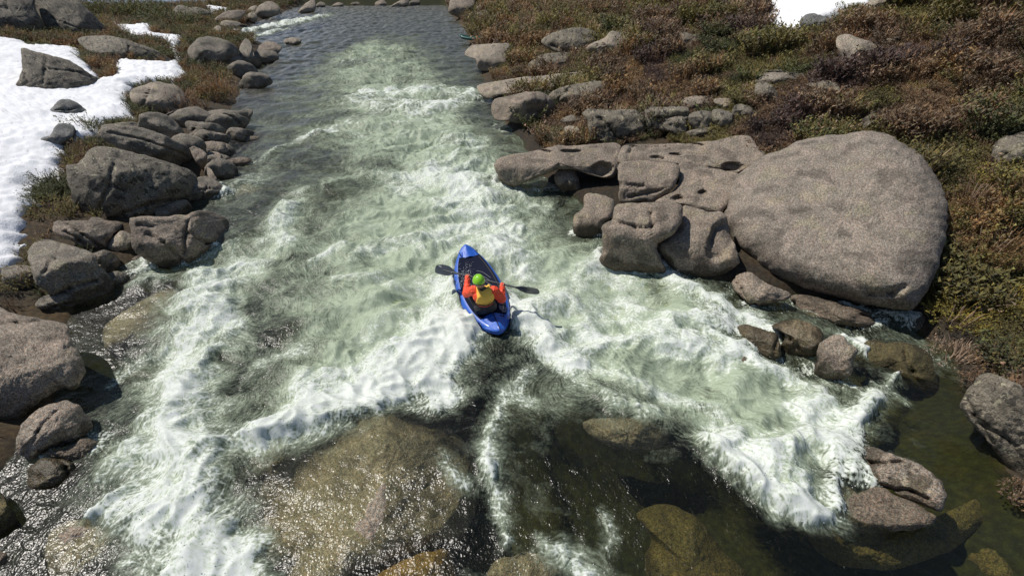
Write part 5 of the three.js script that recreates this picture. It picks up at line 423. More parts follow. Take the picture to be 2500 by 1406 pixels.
{
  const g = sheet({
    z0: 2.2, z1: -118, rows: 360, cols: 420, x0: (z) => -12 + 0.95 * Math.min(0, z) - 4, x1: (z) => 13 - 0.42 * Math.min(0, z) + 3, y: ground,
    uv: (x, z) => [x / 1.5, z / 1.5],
    color: (x, z) => { const n = fbm2(x * 0.45, z * 0.45, 3), wet = x > lin(SHORE_LEFT, z) && x < lin(SHORE_RIGHT, z); return wet ? [0.21 + 0.18 * n, 0.33 + 0.2 * n, 0.10] : x > 0 && x - lin(SHORE_RIGHT, z) < 1.5 + 0.8 * n ? [0.30 + 0.2 * n, 0.33 + 0.2 * n, 0.38 + 0.2 * n] : x < 0 ? [0.5 + 0.4 * n, 0.5 + 0.3 * n, 0.45] : [0.42 + 0.4 * n, 0.42 + 0.25 * n, 0.36]; },  // bank tones hold painted shade: between left rocks, below the huge boulder
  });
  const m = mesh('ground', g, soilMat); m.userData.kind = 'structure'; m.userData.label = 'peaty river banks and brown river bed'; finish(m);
}

// ------------------------------------------------------------------ rocks
const stone = (name, r, g, b, map = graniteMap, rough = 0.88) => new THREE.MeshStandardMaterial({ name, color: new THREE.Color(r, g, b), map, bumpMap: grainBump, bumpScale: 0.02, roughness: rough, vertexColors: true });
const STONE = {
  warm: stone('warm_granite', 0.74, 0.615, 0.525), pale: stone('pale_granite', 0.92, 0.79, 0.67), grey: stone('grey_granite', 0.62, 0.56, 0.49, lichenMap), bluegrey: stone('blue_grey_stone', 0.52, 0.53, 0.55),
  brown: stone('brown_wet_stone', 0.46, 0.37, 0.24, graniteMap, 0.55), dark: stone('grey_bank_stone', 0.62, 0.55, 0.475), darklichen: stone('blotched_bank_stone', 0.62, 0.56, 0.48, lichenMap), lichen: stone('lichened_stone', 0.64, 0.57, 0.48, lichenMap),
  moss: stone('mossy_stone', 0.40, 0.34, 0.16), bed: stone('river_bed_stone', 0.82, 0.69, 0.58), black: stone('rough_bank_stone', 0.60, 0.54, 0.46, lichenMap), boulder: stone('speckled_granite', 0.76, 0.65, 0.575), amber: stone('amber_bed_stone', 0.70, 0.42, 0.12), olive: stone('olive_bed_stone', 0.36, 0.28, 0.10),
};
function catmull(P, per) { const out = [], n = P.length; for (let i = 0; i < n; i++) { const a = P[(i + n - 1) % n], b = P[i], c = P[(i + 1) % n], d = P[(i + 2) % n]; for (let k = 0; k < per; k++) { const t = k / per, t2 = t * t, t3 = t2 * t; out.push([0, 1].map((e) => 0.5 * (2 * b[e] + (c[e] - a[e]) * t + (2 * a[e] - 5 * b[e] + 4 * c[e] - d[e]) * t2 + (3 * b[e] - a[e] - 3 * c[e] + d[e]) * t3))); } } return out; }
function resample(P, N) { const n = P.length, L = [0]; for (let i = 0; i < n; i++) { const a = P[i], b = P[(i + 1) % n]; L.push(L[i] + Math.hypot(b[0] - a[0], b[1] - a[1])); } const out = []; let i = 0; for (let k = 0; k < N; k++) { const s = L[n] * k / N; while (L[i + 1] < s) i++; const t = (s - L[i]) / (L[i + 1] - L[i] || 1), a = P[i], b = P[(i + 1) % n]; out.push([mix(a[0], b[0], t), mix(a[1], b[1], t)]); } return out; }
function segDist(x, y, a, b) { const dx = b[0] - a[0], dy = b[1] - a[1], t = clamp(((x - a[0]) * dx + (y - a[1]) * dy) / (dx * dx + dy * dy + 1e-9)); return Math.hypot(x - a[0] - dx * t, y - a[1] - dy * t); }
const footprints = [];
function buildRock(r, seed) {
  const W = new THREE.Vector3(...r.w), U = new THREE.Vector3(0, 1, 0).cross(W).normalize(), V = W.clone().cross(U);
  const N = Math.round(clamp(r.px * 0.42, 44, 220)), M = Math.round(clamp(r.px * 0.12, 9, 50)), MB = Math.max(5, Math.round(M / 4));
  const xs = r.o.map((p) => p[0]), ys = r.o.map((p) => p[1]), size = Math.max(Math.max(...xs) - Math.min(...xs), Math.max(...ys) - Math.min(...ys));
  let P = resample(catmull(r.o, 8), N);
  P = P.map(([x, y]) => { const n = 0.016 * fbm2(x * 6 / size + seed * 3.7, y * 6 / size, 3) * size + 0.012 * noise2(x * 9 + seed, y * 9); const dx = x - r.m[0], dy = y - r.m[1], l = Math.hypot(dx, dy) || 1; return [x + dx / l * n * 1.6, y + dy / l * n * 1.6]; });
  const pos = [], uv = [], col = [], idx = [], v3 = new THREE.Vector3();
  const f1 = 1.6 / size, amp = 0.07 * size * r.am, wl = r.B[1];
  const off = [seed * 13.7 % 91, seed * 7.1 % 83];
  const rr0 = rng(seed * 31 + 7), facets = []; if (r.am > 0.6) for (let i = 0; i < 6; i++) { const a = rr0() * 6.283; facets.push([Math.cos(a), Math.sin(a), size * (0.06 + 0.22 * rr0()), (r.t.startsWith('dark') ? 0.3 : 0.15) + 0.55 * rr0()]); }
  const cracks = (r.cr || []).slice(); if (!r.cr && r.px > 90 && !r.sub && r.am > 0.6) for (let i = 0; i < (r.px > 170 ? 3 : 2); i++) { const a = P[Math.floor(rr0() * N)], b = P[Math.floor(rr0() * N)]; cracks.push([a, [mix(a[0], b[0], 0.4) + size * 0.1 * (rr0() - 0.5), mix(a[1], b[1], 0.4) + size * 0.1 * (rr0() - 0.5)], [mix(a[0], b[0], 0.75), mix(a[1], b[1], 0.75)]]); }
  function front(x, y, d, rho) {
    const q = (x - r.a[0]) * r.a[2] + (y - r.a[1]) * r.a[3], a = q * r.s[0], b = q * r.s[1], h = Math.max(r.k - Math.abs(a - b), 0) / r.k;
    let w = Math.min(a, b) - h * h * r.k * 0.25 + r.f;
    const e = 1 - Math.min(d / r.R, 1); w -= r.R * (1 - Math.sqrt(Math.max(0, 1 - e * e)));
    const fade = Math.min(1, d / (0.12 * size));
    w += fade * amp * (fbm2(x * f1 * 1.7 + off[0], y * f1 * 1.7 + off[1], 2) * 1.5 + 0.35 * r.am * (0.35 - Math.abs(noise2(x * f1 * 3.1 + off[1], y * f1 * 3.1 + off[0]))));
    for (const [cx, cy, dd, sl] of facets) { const q2 = (x - r.m[0]) * cx + (y - r.m[1]) * cy - dd; if (q2 > 0) w -= sl * q2; }
    w += Math.min(1, d / 0.03) * (0.5 + 0.5 * r.am) * (0.022 * noise2(x * 8 + off[0], y * 8) + 0.026 * Math.abs(noise2(x * 15 + off[1], y * 15)) + 0.008 * noise2(x * 33, y * 33 + off[1]));
    for (const c of cracks) for (let i = 0; i + 1 < c.length; i++) { const D = segDist(x + 0.02 * noise2(x * 7, y * 7), y + 0.02 * noise2(y * 7, x * 7), c[i], c[i + 1]), ww = 0.016 + 0.008 * size; w -= 0.085 * Math.min(1.4, size) * Math.exp(-D * D / (ww * ww)); }
    if (r.h) for (const [hx, hy, a1, b1] of r.h) { const D = Math.hypot((x - hx) / a1, (y - hy) / b1) + 0.12 * noise2(x * 5, y * 5); w -= (0.55 * Math.min(a1, b1 * 1.8) + 0.1) * (1 - smooth(0.72, 1.08, D)); }
    return w;
  }
  function put(x, y, w, isBack) {
    v3.set(...r.B).addScaledVector(U, x).addScaledVector(V, y).addScaledVector(W, w); pos.push(v3.x, v3.y, v3.z); uv.push(x / 1.4 + off[0], y / 1.4 + off[1]);
    let t = 1 + 0.22 * fbm2(x * 1.3 + off[1], y * 1.3 + off[0], 3), rr = t, gg = t, bb = t;
    const st = fbm3(v3.x * 2.2, v3.y * 2.2, v3.z * 2.2, 4);
    if (st > 0.11) { const k = 0.36 * smooth(0.11, 0.17, st); rr *= 1 - k; gg *= 1 - k; bb *= 1 - k; }
    if (st < -0.24 && !r.sub) { rr *= 1.08; gg *= 1.10; bb *= 1.0; }
    if (r.t === 'warm' || r.t === 'pale') { const sp = noise3(v3.x * 8.5, v3.y * 8.5, v3.z * 8.5), mk = noise3(v3.x * 0.7 + 9, v3.y * 0.7, v3.z * 0.7); if (sp > 0.56 && mk > 0.05) { rr *= 1.45; gg *= 1.42; bb *= 1.1; } }
    const shore = !r.z && !r.sub && r.B[1] - level(r.B[0], r.B[2]) < 0.16;
    if (r.z || shore) { const lv = level(v3.x, v3.z), band = shore ? 0.14 + 0.35 * fbm3(v3.x * 3, v3.y * 3, v3.z * 3, 3) : r.z === 2 ? 9 : 0.30 + 0.5 * fbm3(v3.x * 3, v3.y * 3, v3.z * 3, 3); if (v3.y - lv < band) { const k = r.z === 2 ? 0.60 : 0.46; rr *= k; gg *= k * 0.97; bb *= k * 0.9; } }
    col.push(rr, gg, bb);
  }
  const c = r.m, centreW = front(c[0], c[1], size * 0.4, 0);
  put(c[0], c[1], centreW);
  for (let j = 1; j <= M; j++) { const rho = Math.sin(Math.PI / 2 * j / M); for (let i = 0; i < N; i++) { const x = mix(c[0], P[i][0], rho), y = mix(c[1], P[i][1], rho), d = (1 - rho) * Math.hypot(P[i][0] - c[0], P[i][1] - c[1]); put(x, y, front(x, y, d, rho)); } }
  for (let i = 0; i < N; i++) idx.push(0, 1 + i, 1 + (i + 1) % N);
  for (let j = 0; j < M - 1; j++) for (let i = 0; i < N; i++) { const a = 1 + j * N + i, b = 1 + j * N + (i + 1) % N; idx.push(a, a + N, b, b, a + N, b + N); }
  let last = 1 + (M - 1) * N, at = pos.length / 3;
  for (let j = 1; j < MB; j++) { const rho = Math.cos(Math.PI / 2 * j / MB); for (let i = 0; i < N; i++) { const x = mix(c[0], P[i][0], rho), y = mix(c[1], P[i][1], rho), d = (1 - rho) * Math.hypot(P[i][0] - c[0], P[i][1] - c[1]); put(x, y, front(x, y, d, rho) - (r.T + 0.1) * Math.sqrt(1 - rho * rho), true); }
    for (let i = 0; i < N; i++) { const a = last + i, b = last + (i + 1) % N, e = at + i, f = at + (i + 1) % N; idx.push(a, e, b, b, e, f); } last = at; at = pos.length / 3; }
  put(c[0], c[1], centreW - r.T - 0.1);
  for (let i = 0; i < N; i++) idx.push(last + i, at, last + (i + 1) % N);
  const fp = []; for (let i = 0; i < N; i += 2) { const k = (1 + (M - 1) * N + i) * 3; fp.push([pos[k], pos[k + 2]]); }
  let minx = 1e9, maxx = -1e9, minz = 1e9, maxz = -1e9; for (const [x, z] of fp) { minx = Math.min(minx, x); maxx = Math.max(maxx, x); minz = Math.min(minz, z); maxz = Math.max(maxz, z); }
  if (!r.sub) footprints.push({ fp, box: [minx, maxx, minz, maxz] });
  const g = geom(pos, idx, uv, col), o = new THREE.Vector3(...r.B);
  g.translate(-o.x, -o.y, -o.z);
  const m = mesh(r.n, g, STONE[r.t]); m.position.copy(o); tag(m, r.l, r.c, r.g); finish(m);
}
ROCKS.forEach((r, i) => buildRock(r, i + 1));
function inPoly(x, z, P) { let c = false; for (let i = 0, j = P.length - 1; i < P.length; j = i++) { const a = P[i], b = P[j]; if ((a[1] > z) !== (b[1] > z) && x < (b[0] - a[0]) * (z - a[1]) / (b[1] - a[1]) + a[0]) c = !c; } return c; }
const onRock = (x, z) => footprints.some(({ fp, box }) => x > box[0] && x < box[1] && z > box[2] && z < box[3] && inPoly(x, z, fp));

// ------------------------------------------------------------------ snow
const snowMat = new THREE.MeshPhysicalMaterial({ name: 'old_snow', color: new THREE.Color(0.84, 0.86, 0.90), roughness: 0.75, bumpMap: grainBump, bumpScale: 0.02, vertexColors: true });
const polyDist = (x, z, P) => { let d = 1e9; for (let i = 0; i < P.length; i++) d = Math.min(d, segDist(x, z, P[i], P[(i + 1) % P.length])); return inPoly(x, z, P) ? d : -d; };
const snowLabels = ['broad sunlit snowfield with suncups on the left bank', 'snow patch on the skyline at the top right', 'narrow snow strip among the far left rocks'];
SNOW_OUTLINES.forEach((P, k) => {
  const zs = P.map((p) => p[1]), xs = P.map((p) => p[0]), za = Math.max(...zs) + 0.6, zb = Math.min(...zs) - 0.6, xa = Math.min(...xs) - 0.6, xb = Math.max(...xs) + 0.6;
  const cache = new Map(), sd = (x, z) => { const q = x.toFixed(3) + z.toFixed(3); let v = cache.get(q); if (v === undefined) { v = polyDist(x + 0.25 * noise2(x * 1.1, z * 1.1) + 0.12 * noise2(x * 3.3, z * 3.3), z + 0.25 * noise2(z * 1.1, x * 1.1 + 9), P); cache.set(q, v); } return v; };
  const span = Math.min(1, -za / 10);
  const g = sheet({
    z0: za, z1: zb, rows: k ? 60 : 300, cols: k ? 80 : 420, x0: (z) => Math.max(xa, lin(SHORE_LEFT, z) - 4 + Math.min(0, z) * 1.05 - 3) + (k === 1 ? 0 : 0), x1: (z) => Math.min(xb, k === 1 ? 99 : lin(SHORE_LEFT, z) + 0.5),
    y: (x, z) => { const d = sd(x, z), e = clamp(d / 0.7); return ground(x, z) + (d < 0 ? -0.35 : -0.10 + 0.36 * Math.sqrt(1 - (1 - e) * (1 - e)) + 0.12 * fbm2(x * 0.6, z * 0.6, 2) + 0.045 * Math.abs(noise2(x * 2.6, z * 2.6)) + 0.016 * noise2(x * 6.5, z * 6.5)); },
    keep: (x, z) => sd(x, z) > -0.5, uv: (x, z) => [x / 2, z / 2],
    color: (x, z) => { const n = fbm2(x * 1.5 + 20, z * 1.5, 4), sp = noise2(x * 13, z * 13) + 0.6 * noise2(x * 29, z * 29), k2 = (n > 0.22 ? 0.95 : 1) * (sp > 0.95 ? 0.66 : 1); return [k2, k2 * 0.985, k2 * 0.96]; },
  });
  const m = mesh('snow_patch', g, snowMat); tag(m, snowLabels[k], 'snow'); finish(m);
});
const onSnow = (x, z) => SNOW_OUTLINES.some((P) => inPoly(x, z, P));

// ------------------------------------------------------------------ the river: painted whiteness and milkiness of the water, flow direction
function paintField(x0, x1, z0, z1, nx, nz, base) {
  const f = new Float32Array(nx * nz).fill(base[0]), g = new Float32Array(nx * nz).fill(base[1]), c2 = new Float32Array(nx * nz).fill(-0.4), s2 = new Float32Array(nx * nz).fill(0);
  for (const [sf, sg, op, pts] of FOAM_STROKES) {
    const R = Math.max(...pts.map((p) => Math.max(p[2], p[3]))) * 2.2;
    const ix0 = Math.max(0, Math.floor((Math.min(...pts.map((p) => p[0])) - R - x0) / (x1 - x0) * nx)), ix1 = Math.min(nx - 1, Math.ceil((Math.max(...pts.map((p) => p[0])) + R - x0) / (x1 - x0) * nx));
    const iz0 = Math.max(0, Math.floor((Math.min(...pts.map((p) => p[1])) - R - z0) / (z1 - z0) * nz)), iz1 = Math.min(nz - 1, Math.ceil((Math.max(...pts.map((p) => p[1])) + R - z0) / (z1 - z0) * nz));
    for (let j = iz0; j <= iz1; j++) for (let i = ix0; i <= ix1; i++) {
      let x = x0 + (i + 0.5) / nx * (x1 - x0), z = z0 + (j + 0.5) / nz * (z1 - z0), best = 1e9, tx = 0, tz = 1;
      const rr = pts[0][2]; x += rr * 0.5 * noise2(x / rr * 0.7, z / rr * 0.7) + rr * 0.3 * noise2(x / rr * 2, z / rr * 2 + 9); z += rr * 0.7 * noise2(z / rr * 0.7 + 40, x / rr * 0.7) + rr * 0.3 * noise2(z / rr * 2 + 3, x / rr * 2);
      for (let k = 0; k + 1 < pts.length; k++) {
        const a = pts[k], b = pts[k + 1], rx = (a[2] + b[2]) / 2, rz = (a[3] + b[3]) / 2, d = segDist(x / rx, z / rz, [a[0] / rx, a[1] / rz], [b[0] / rx, b[1] / rz]);
        if (d < best) { best = d; tx = b[0] - a[0]; tz = b[1] - a[1]; }
      }
      const w = op * Math.exp(-best * best * 0.9), k = j * nx + i; if (w < 0.003) continue;
      f[k] = mix(f[k], sf, w); g[k] = mix(g[k], sg, w);
      const l = Math.hypot(tx, tz) || 1, w2 = w * 0.7; tx /= l; tz /= l; c2[k] = mix(c2[k], tx * tx - tz * tz, w2); s2[k] = mix(s2[k], 2 * tx * tz, w2);
    }
  }
  for (const { fp, box } of footprints) {
    const m = 0.35, i0 = Math.max(0, Math.floor((box[0] - m - x0) / (x1 - x0) * nx)), i1 = Math.min(nx - 1, Math.ceil((box[1] + m - x0) / (x1 - x0) * nx)), j0 = Math.max(0, Math.floor((box[2] - m - z0) / (z1 - z0) * nz)), j1 = Math.min(nz - 1, Math.ceil((box[3] + m - z0) / (z1 - z0) * nz));
    for (let j = j0; j <= j1; j++) for (let i = i0; i <= i1; i++) { const x = x0 + (i + 0.5) / nx * (x1 - x0), z = z0 + (j + 0.5) / nz * (z1 - z0), k = j * nx + i; if (g[k] < 0.1) continue; let d = 1e9; for (let q = 0; q < fp.length; q++) d = Math.min(d, segDist(x, z, fp[q], fp[(q + 1) % fp.length])); d += 0.10 * noise2(x * 3, z * 3); const w = Math.exp(-(d / 0.13) * (d / 0.13)) * smooth(0.1, 0.35, g[k]); if (w > 0.02) f[k] = Math.max(f[k], mix(f[k], 0.8, w)); }
  }
  const at = (A, x, z) => { const u = clamp((x - x0) / (x1 - x0) * nx - 0.5, 0, nx - 1.001), v = clamp((z - z0) / (z1 - z0) * nz - 0.5, 0, nz - 1.001), i = u | 0, j = v | 0, a = u - i, b = v - j, k = j * nx + i; return (A[k] * (1 - a) + A[k + 1] * a) * (1 - b) + (A[k + nx] * (1 - a) + A[k + nx + 1] * a) * b; };
  return { f: (x, z) => at(f, x, z), g: (x, z) => at(g, x, z), c2: (x, z) => at(c2, x, z), s2: (x, z) => at(s2, x, z) };
}
const NEAR = { x0: -9.5, x1: 8.5, z0: -18.6, z1: -1.0 }, FAR = { x0: -36, x1: 6, z0: -90, z1: -18 };
const nearField = paintField(NEAR.x0, NEAR.x1, NEAR.z0, NEAR.z1, 340, 340, [0.2, 0.3]);
const farField = paintField(FAR.x0, FAR.x1, FAR.z0, FAR.z1, 260, 420, [0.19, 0.10]);
const blendNF = (z) => smooth(-18.4, -17.2, z);
const field = (k, x, z) => { const t = blendNF(z); return t >= 1 ? nearField[k](x, z) : t <= 0 ? farField[k](x, z) : mix(farField[k](x, z), nearField[k](x, z), t); };

const crest = (x, z) => Math.sin((z * 0.95 + 0.30 * x + 0.9 * noise2(x * 0.45, z * 0.40) + 0.25 * noise2(x * 1.5, z * 1.3)) * 6.283);
// foam matter: white bubbles drawn out along the current, pale green air-filled water, clear gaps
function foamMaps(B, F, nx, nz, cell) {
  const sx = (B.x1 - B.x0) / nx, sz = (B.z1 - B.z0) / nz, r = rng(19), n = nx * nz;
  const src = new Float32Array(n), dxA = new Float32Array(n), dzA = new Float32Array(n), fA = new Float32Array(n), gA = new Float32Array(n);
  for (let j = 0; j < nz; j++) for (let i = 0; i < nx; i++) {
    const k = j * nx + i, x = B.x0 + (i + 0.5) * sx, z = B.z0 + (j + 0.5) * sz;
    fA[k] = F.f(x, z); gA[k] = F.g(x, z);
    const th = 0.5 * Math.atan2(F.s2(x, z), F.c2(x, z)) + 1.5 * noise2(x / cell * 0.011 + 5, z / cell * 0.011) + 1.0 * noise2(x / cell * 0.034, z / cell * 0.034 + 8) * (0.4 + fA[k]);
    dxA[k] = Math.cos(th); dzA[k] = Math.sin(th);
    src[k] = r() + 0.30 * noise2(x / cell * 0.30, z / cell * 0.30);
  }
  const lic = new Float32Array(n), H = 9;
  for (let j = 0; j < nz; j++) for (let i = 0; i < nx; i++) {
    let s = src[j * nx + i], c = 1;
    for (const dir of [1, -1]) { let x = i + 0.5, z = j + 0.5, px = 0, pz = 0; for (let t = 0; t < H; t++) { const q = (z | 0) * nx + (x | 0); let vx = dxA[q], vz = dzA[q]; if (t && vx * px + vz * pz < 0) { vx = -vx; vz = -vz; } else if (!t) { vx *= dir; vz *= dir; } px = vx; pz = vz; x += vx * 1.1; z += vz * 1.1; if (x < 0 || z < 0 || x >= nx || z >= nz) break; s += src[(z | 0) * nx + (x | 0)]; c++; } }
    lic[j * nx + i] = s / c;
  }
  { let s1 = 0, s2 = 0; for (let k = 0; k < n; k++) { s1 += lic[k]; s2 += lic[k] * lic[k]; } s1 /= n; const sd = Math.sqrt(s2 / n - s1 * s1); for (let k = 0; k < n; k++) lic[k] = (lic[k] - s1) / sd * 0.62; }
  const col = new Uint8Array(n * 4), alp = new Uint8Array(n * 4), white = new Float32Array(n);
  for (let j = 0; j < nz; j++) for (let i = 0; i < nx; i++) {
    const k = j * nx + i, x = B.x0 + (i + 0.5) * sx, z = B.z0 + (j + 0.5) * sz, c = cell * 100, X = x / c, Z = z / c;
    const wx = 0.35 * noise2(X * 1.3, Z * 1.3) + 0.16 * noise2(X * 3.7, Z * 3.7 + 5), wz = 0.35 * noise2(X * 1.3 + 31, Z * 1.3) + 0.16 * noise2(X * 3.7 + 17, Z * 3.7);
    const cloud = noise2((X + wx) * 1.6, (Z + wz) * 1.6) + 0.55 * noise2((X + wx) * 3.6 + 8, (Z + wz) * 3.6) + 0.3 * noise2(X * 8.2, Z * 8.2);
    const rg = (v, s) => { const q = 1 - Math.min(1, s * Math.abs(v)); return q * q; };
    const lace = 0.75 * rg(noise2((X + 1.6 * wx) * 2.3, (Z + 1.6 * wz) * 2.3 + 40), 3.6) + 0.65 * rg(noise2((X + 1.3 * wx) * 5.1 + 9, (Z + 1.3 * wz) * 5.1), 3.4) + 0.55 * rg(noise2((X + wx) * 11.3, (Z + wz) * 11.3 + 21), 3.0) + 0.4 * rg(noise2(X * 23 + 3 * wx, Z * 23), 2.6) - 0.62;
    const f = fA[k], g = gA[k], L = lic[k];
    const fleck = 0.75 * noise2(x / cell * 0.13 + wx * 9, z / cell * 0.13) + 0.95 * noise2(x / cell * 0.23, z / cell * 0.23 + 5 * wz) + 0.5 * noise2(x / cell * 0.4, z / cell * 0.4);
    const sn = noise2(x / cell * 0.17 + 4 * wx, z / cell * 0.17), s2 = noise2(x / cell * 0.27, z / cell * 0.27 + 3 * wz + 60), spots = smooth(0.22, 0.42, sn) + smooth(0.25, 0.45, s2) - 0.8 * smooth(0.30, 0.5, -s2);
    let w = f * 1.28 - 0.25 + 0.28 * cloud * (0.25 + f) + 0.22 * lace * (0.30 + 0.7 * f + 0.25 * g) + 0.16 * L * (0.40 + 0.6 * f) + 0.18 * fleck * (0.5 + 0.5 * f) + 0.34 * spots * (0.25 + 0.6 * f) - 0.05;
    const cr = crest(x, z); w += 0.20 * (Math.max(0, cr) * Math.max(0, cr) - 0.3) * smooth(0.25, 0.8, g) * (1 - smooth(0.5, 0.85, f));
    const wh = smooth(0.08, 0.95, w); white[k] = wh;
    let m = g * 1.22 - 0.05 + 0.20 * cloud + 0.10 * L * (0.3 + g) + 0.09 * fleck + 0.07 * spots; m = clamp(m + 0.06 * L * smooth(0.05, 0.3, g)) * smooth(0.02, 0.22, g);
    const a = clamp(Math.max(smooth(0.05, 0.55, wh), 0.93 * smooth(-0.04, 0.95, m)));
    const t = clamp(wh * (0.84 + 0.17 * L + 0.14 * fleck + 0.12 * spots + 0.08 * cloud + 0.12 * lace));
    const mg = 0.72 + 0.27 * m;
    col[k * 4] = 255 * mix(0.665 * mg, 0.845, t); col[k * 4 + 1] = 255 * mix(0.715 * mg, 0.86, t); col[k * 4 + 2] = 255 * mix(0.615 * mg, 0.84, t); col[k * 4 + 3] = 255;
    alp[k * 4] = alp[k * 4 + 1] = alp[k * 4 + 2] = 255 * a; alp[k * 4 + 3] = 255;
  }
  const mk = (d, srgb) => { const t = new THREE.DataTexture(d, nx, nz, THREE.RGBAFormat); if (srgb) t.colorSpace = THREE.SRGBColorSpace; t.magFilter = THREE.LinearFilter; t.minFilter = THREE.LinearMipmapLinearFilter; t.generateMipmaps = true; t.needsUpdate = true; return t; };
  // smoothed whiteness for the relief of the foam
  const s4 = 6, mx = Math.floor(nx / s4), mz = Math.floor(nz / s4), lo = new Float32Array(mx * mz), la = new Float32Array(mx * mz);
  for (let j = 0; j < mz; j++) for (let i = 0; i < mx; i++) { let s = 0, q = 0; for (let b = 0; b < s4; b++) for (let a = 0; a < s4; a++) { const k = (j * s4 + b) * nx + i * s4 + a; s += white[k]; q += alp[k * 4]; } lo[j * mx + i] = s / s4 / s4; la[j * mx + i] = q / s4 / s4 / 255; }
  const at = (A) => (x, z) => { const u = clamp((x - B.x0) / (B.x1 - B.x0) * mx - 0.5, 0, mx - 1.001), v = clamp((z - B.z0) / (B.z1 - B.z0) * mz - 0.5, 0, mz - 1.001), i = u | 0, j = v | 0, a = u - i, b = v - j, k = j * mx + i; return (A[k] * (1 - a) + A[k + 1] * a) * (1 - b) + (A[k + mx] * (1 - a) + A[k + mx + 1] * a) * b; };
  return { color: mk(col, true), alpha: mk(alp, false), white: at(lo), cover: at(la) };
}
const nearFoam = foamMaps(NEAR, nearField, 2048, 2048, 0.0088), farFoam = foamMaps(FAR, farField, 1024, 1536, 0.03);
const whiteness = (x, z) => { const t = blendNF(z); return t >= 1 ? nearFoam.white(x, z) : t <= 0 ? farFoam.white(x, z) : mix(farFoam.white(x, z), nearFoam.white(x, z), t); };
function water(x, z) {
  const g = field('g', x, z), f = field('f', x, z), far = 1 - smooth(-40, -14, z), A = 0.08 + 1.0 * Math.max(g, f);
  const wx = x + 0.25 * noise2(x * 1.1, z * 1.1), wz = z + 0.25 * noise2(x * 1.1 + 7, z * 1.1);
  let h = level(x, z) + A * (0.25 * noise2(wx * 0.75, wz * 0.75 + 3) + 0.075 * noise2(wx * 1.7, wz * 1.7) + 0.045 * (0.4 - Math.abs(noise2(wx * 3.2, wz * 3.2 + 11))) * 2 + 0.010 * noise2(x * 7.5, z * 7.5));
  h += 0.06 * crest(x, z) * smooth(0.25, 0.8, g) * (1 - 0.7 * smooth(0.5, 0.9, f));
  h += 0.09 * smooth(0.35, 1.0, f) + 0.035 * whiteness(x, z) * f;
  h += far * (0.09 * noise2(x * 0.9, z * 0.8 + 6) + 0.06 * noise2(x * 2.1, z * 1.6));
  h += 0.006 * noise2(x * 9, z * 9) + 0.012 * noise2(x * 3.1, z * 4.2);
  const nb = inBoat(x, z); if (nb > 0.7 && nb < 2.6) h += (nb > 0 && (x - boatAt.x) * 0.948 - (z - boatAt.z) * 0.318 < 0 ? 0.15 : 0.09) * Math.exp(-(((nb - 1.2) / 0.5) ** 2)) * (1 - smooth(-6.6, -5.9, z)) * (0.55 + 0.9 * noise2(x * 4, z * 4));
  return h;
}
const boatAt = new THREE.Vector3(-0.608, 0, -7.14);
const inBoat = (x, z) => { const dx = -0.785 / 2.468, dz = -2.34 / 2.468, px = x - boatAt.x, pz = z - boatAt.z, s = px * dx + pz * dz, t = px * -dz + pz * dx; return Math.pow(Math.abs(s / 1.24), 2.4) + Math.pow(Math.abs(t / 0.44), 2.4); };
const waterY = (x, z) => { const b = inBoat(x, z); const y = water(x, z); return b < 1.02 ? Math.min(y, mix(-0.12, y, smooth(0.75, 1.02, b))) : y; };

const rippleBump = tex(1024, 1024, (i, j, o) => {
  const x = i / 1024, y = j / 1024;
  const h = 0.5 * noise2(x * 16 + 2 * noise2(x * 5, y * 5, 5), y * 16 + 2 * noise2(x * 5 + 2, y * 5, 5), 16) + 0.35 * noise2(x * 37, y * 37, 37) + 0.26 * noise2(x * 83, y * 83, 83) + 0.16 * noise2(x * 150, y * 150, 150);
  o[0] = o[1] = o[2] = 0.5 + 0.4 * h;
}, false);
const waterMat = new THREE.MeshPhysicalMaterial({ name: 'clear_river_water', color: new THREE.Color(0.80, 0.82, 0.68), transmission: 1, thickness: 0, ior: 1.33, roughness: 0.28, bumpMap: rippleBump, bumpScale: 0.024 });
const riverX0 = (z) => lin(SHORE_LEFT, z) - 0.9, riverX1 = (z) => lin(SHORE_RIGHT, z) + 0.9;
{
  const g = sheet({ z0: -0.8, z1: -90, rows: 620, cols: 420, x0: riverX0, x1: riverX1, y: (x, z) => waterY(x, z), uv: (x, z) => [x / 2.6, z / 2.6] });
  const m = mesh('river_water', g, waterMat); m.userData.kind = 'structure'; m.userData.label = 'clear tea-green river water'; finish(m);
}
function foamSheet(B, F, rows, cols, label) {
  const mat = new THREE.MeshPhysicalMaterial({ name: 'aerated_water', map: F.color, alphaMap: F.alpha, bumpMap: F.alpha, bumpScale: 0.008, transparent: true, roughness: 0.6, ior: 1.33 });
  const g = sheet({ z0: Math.min(-0.9, B.z1), z1: B.z0, rows, cols, x0: (z) => Math.max(B.x0, riverX0(z) + 0.1), x1: (z) => Math.min(B.x1, riverX1(z) - 0.1), y: (x, z) => waterY(x, z) + 0.012 + 0.012 * whiteness(x, z), keep: (x, z) => F.cover(x, z) > 0.06, uv: (x, z) => [(x - B.x0) / (B.x1 - B.x0), (z - B.z0) / (B.z1 - B.z0)] });
  const m = mesh('whitewater_foam', g, mat); tag(m, label, 'foam', null, 'stuff'); finish(m);
}
foamSheet(NEAR, nearFoam, 800, 640, 'churning white and pale green foam of the rapids around the kayaker');
foamSheet(FAR, farFoam, 300, 260, 'flecks and streaks of foam on the distant slate-coloured river');
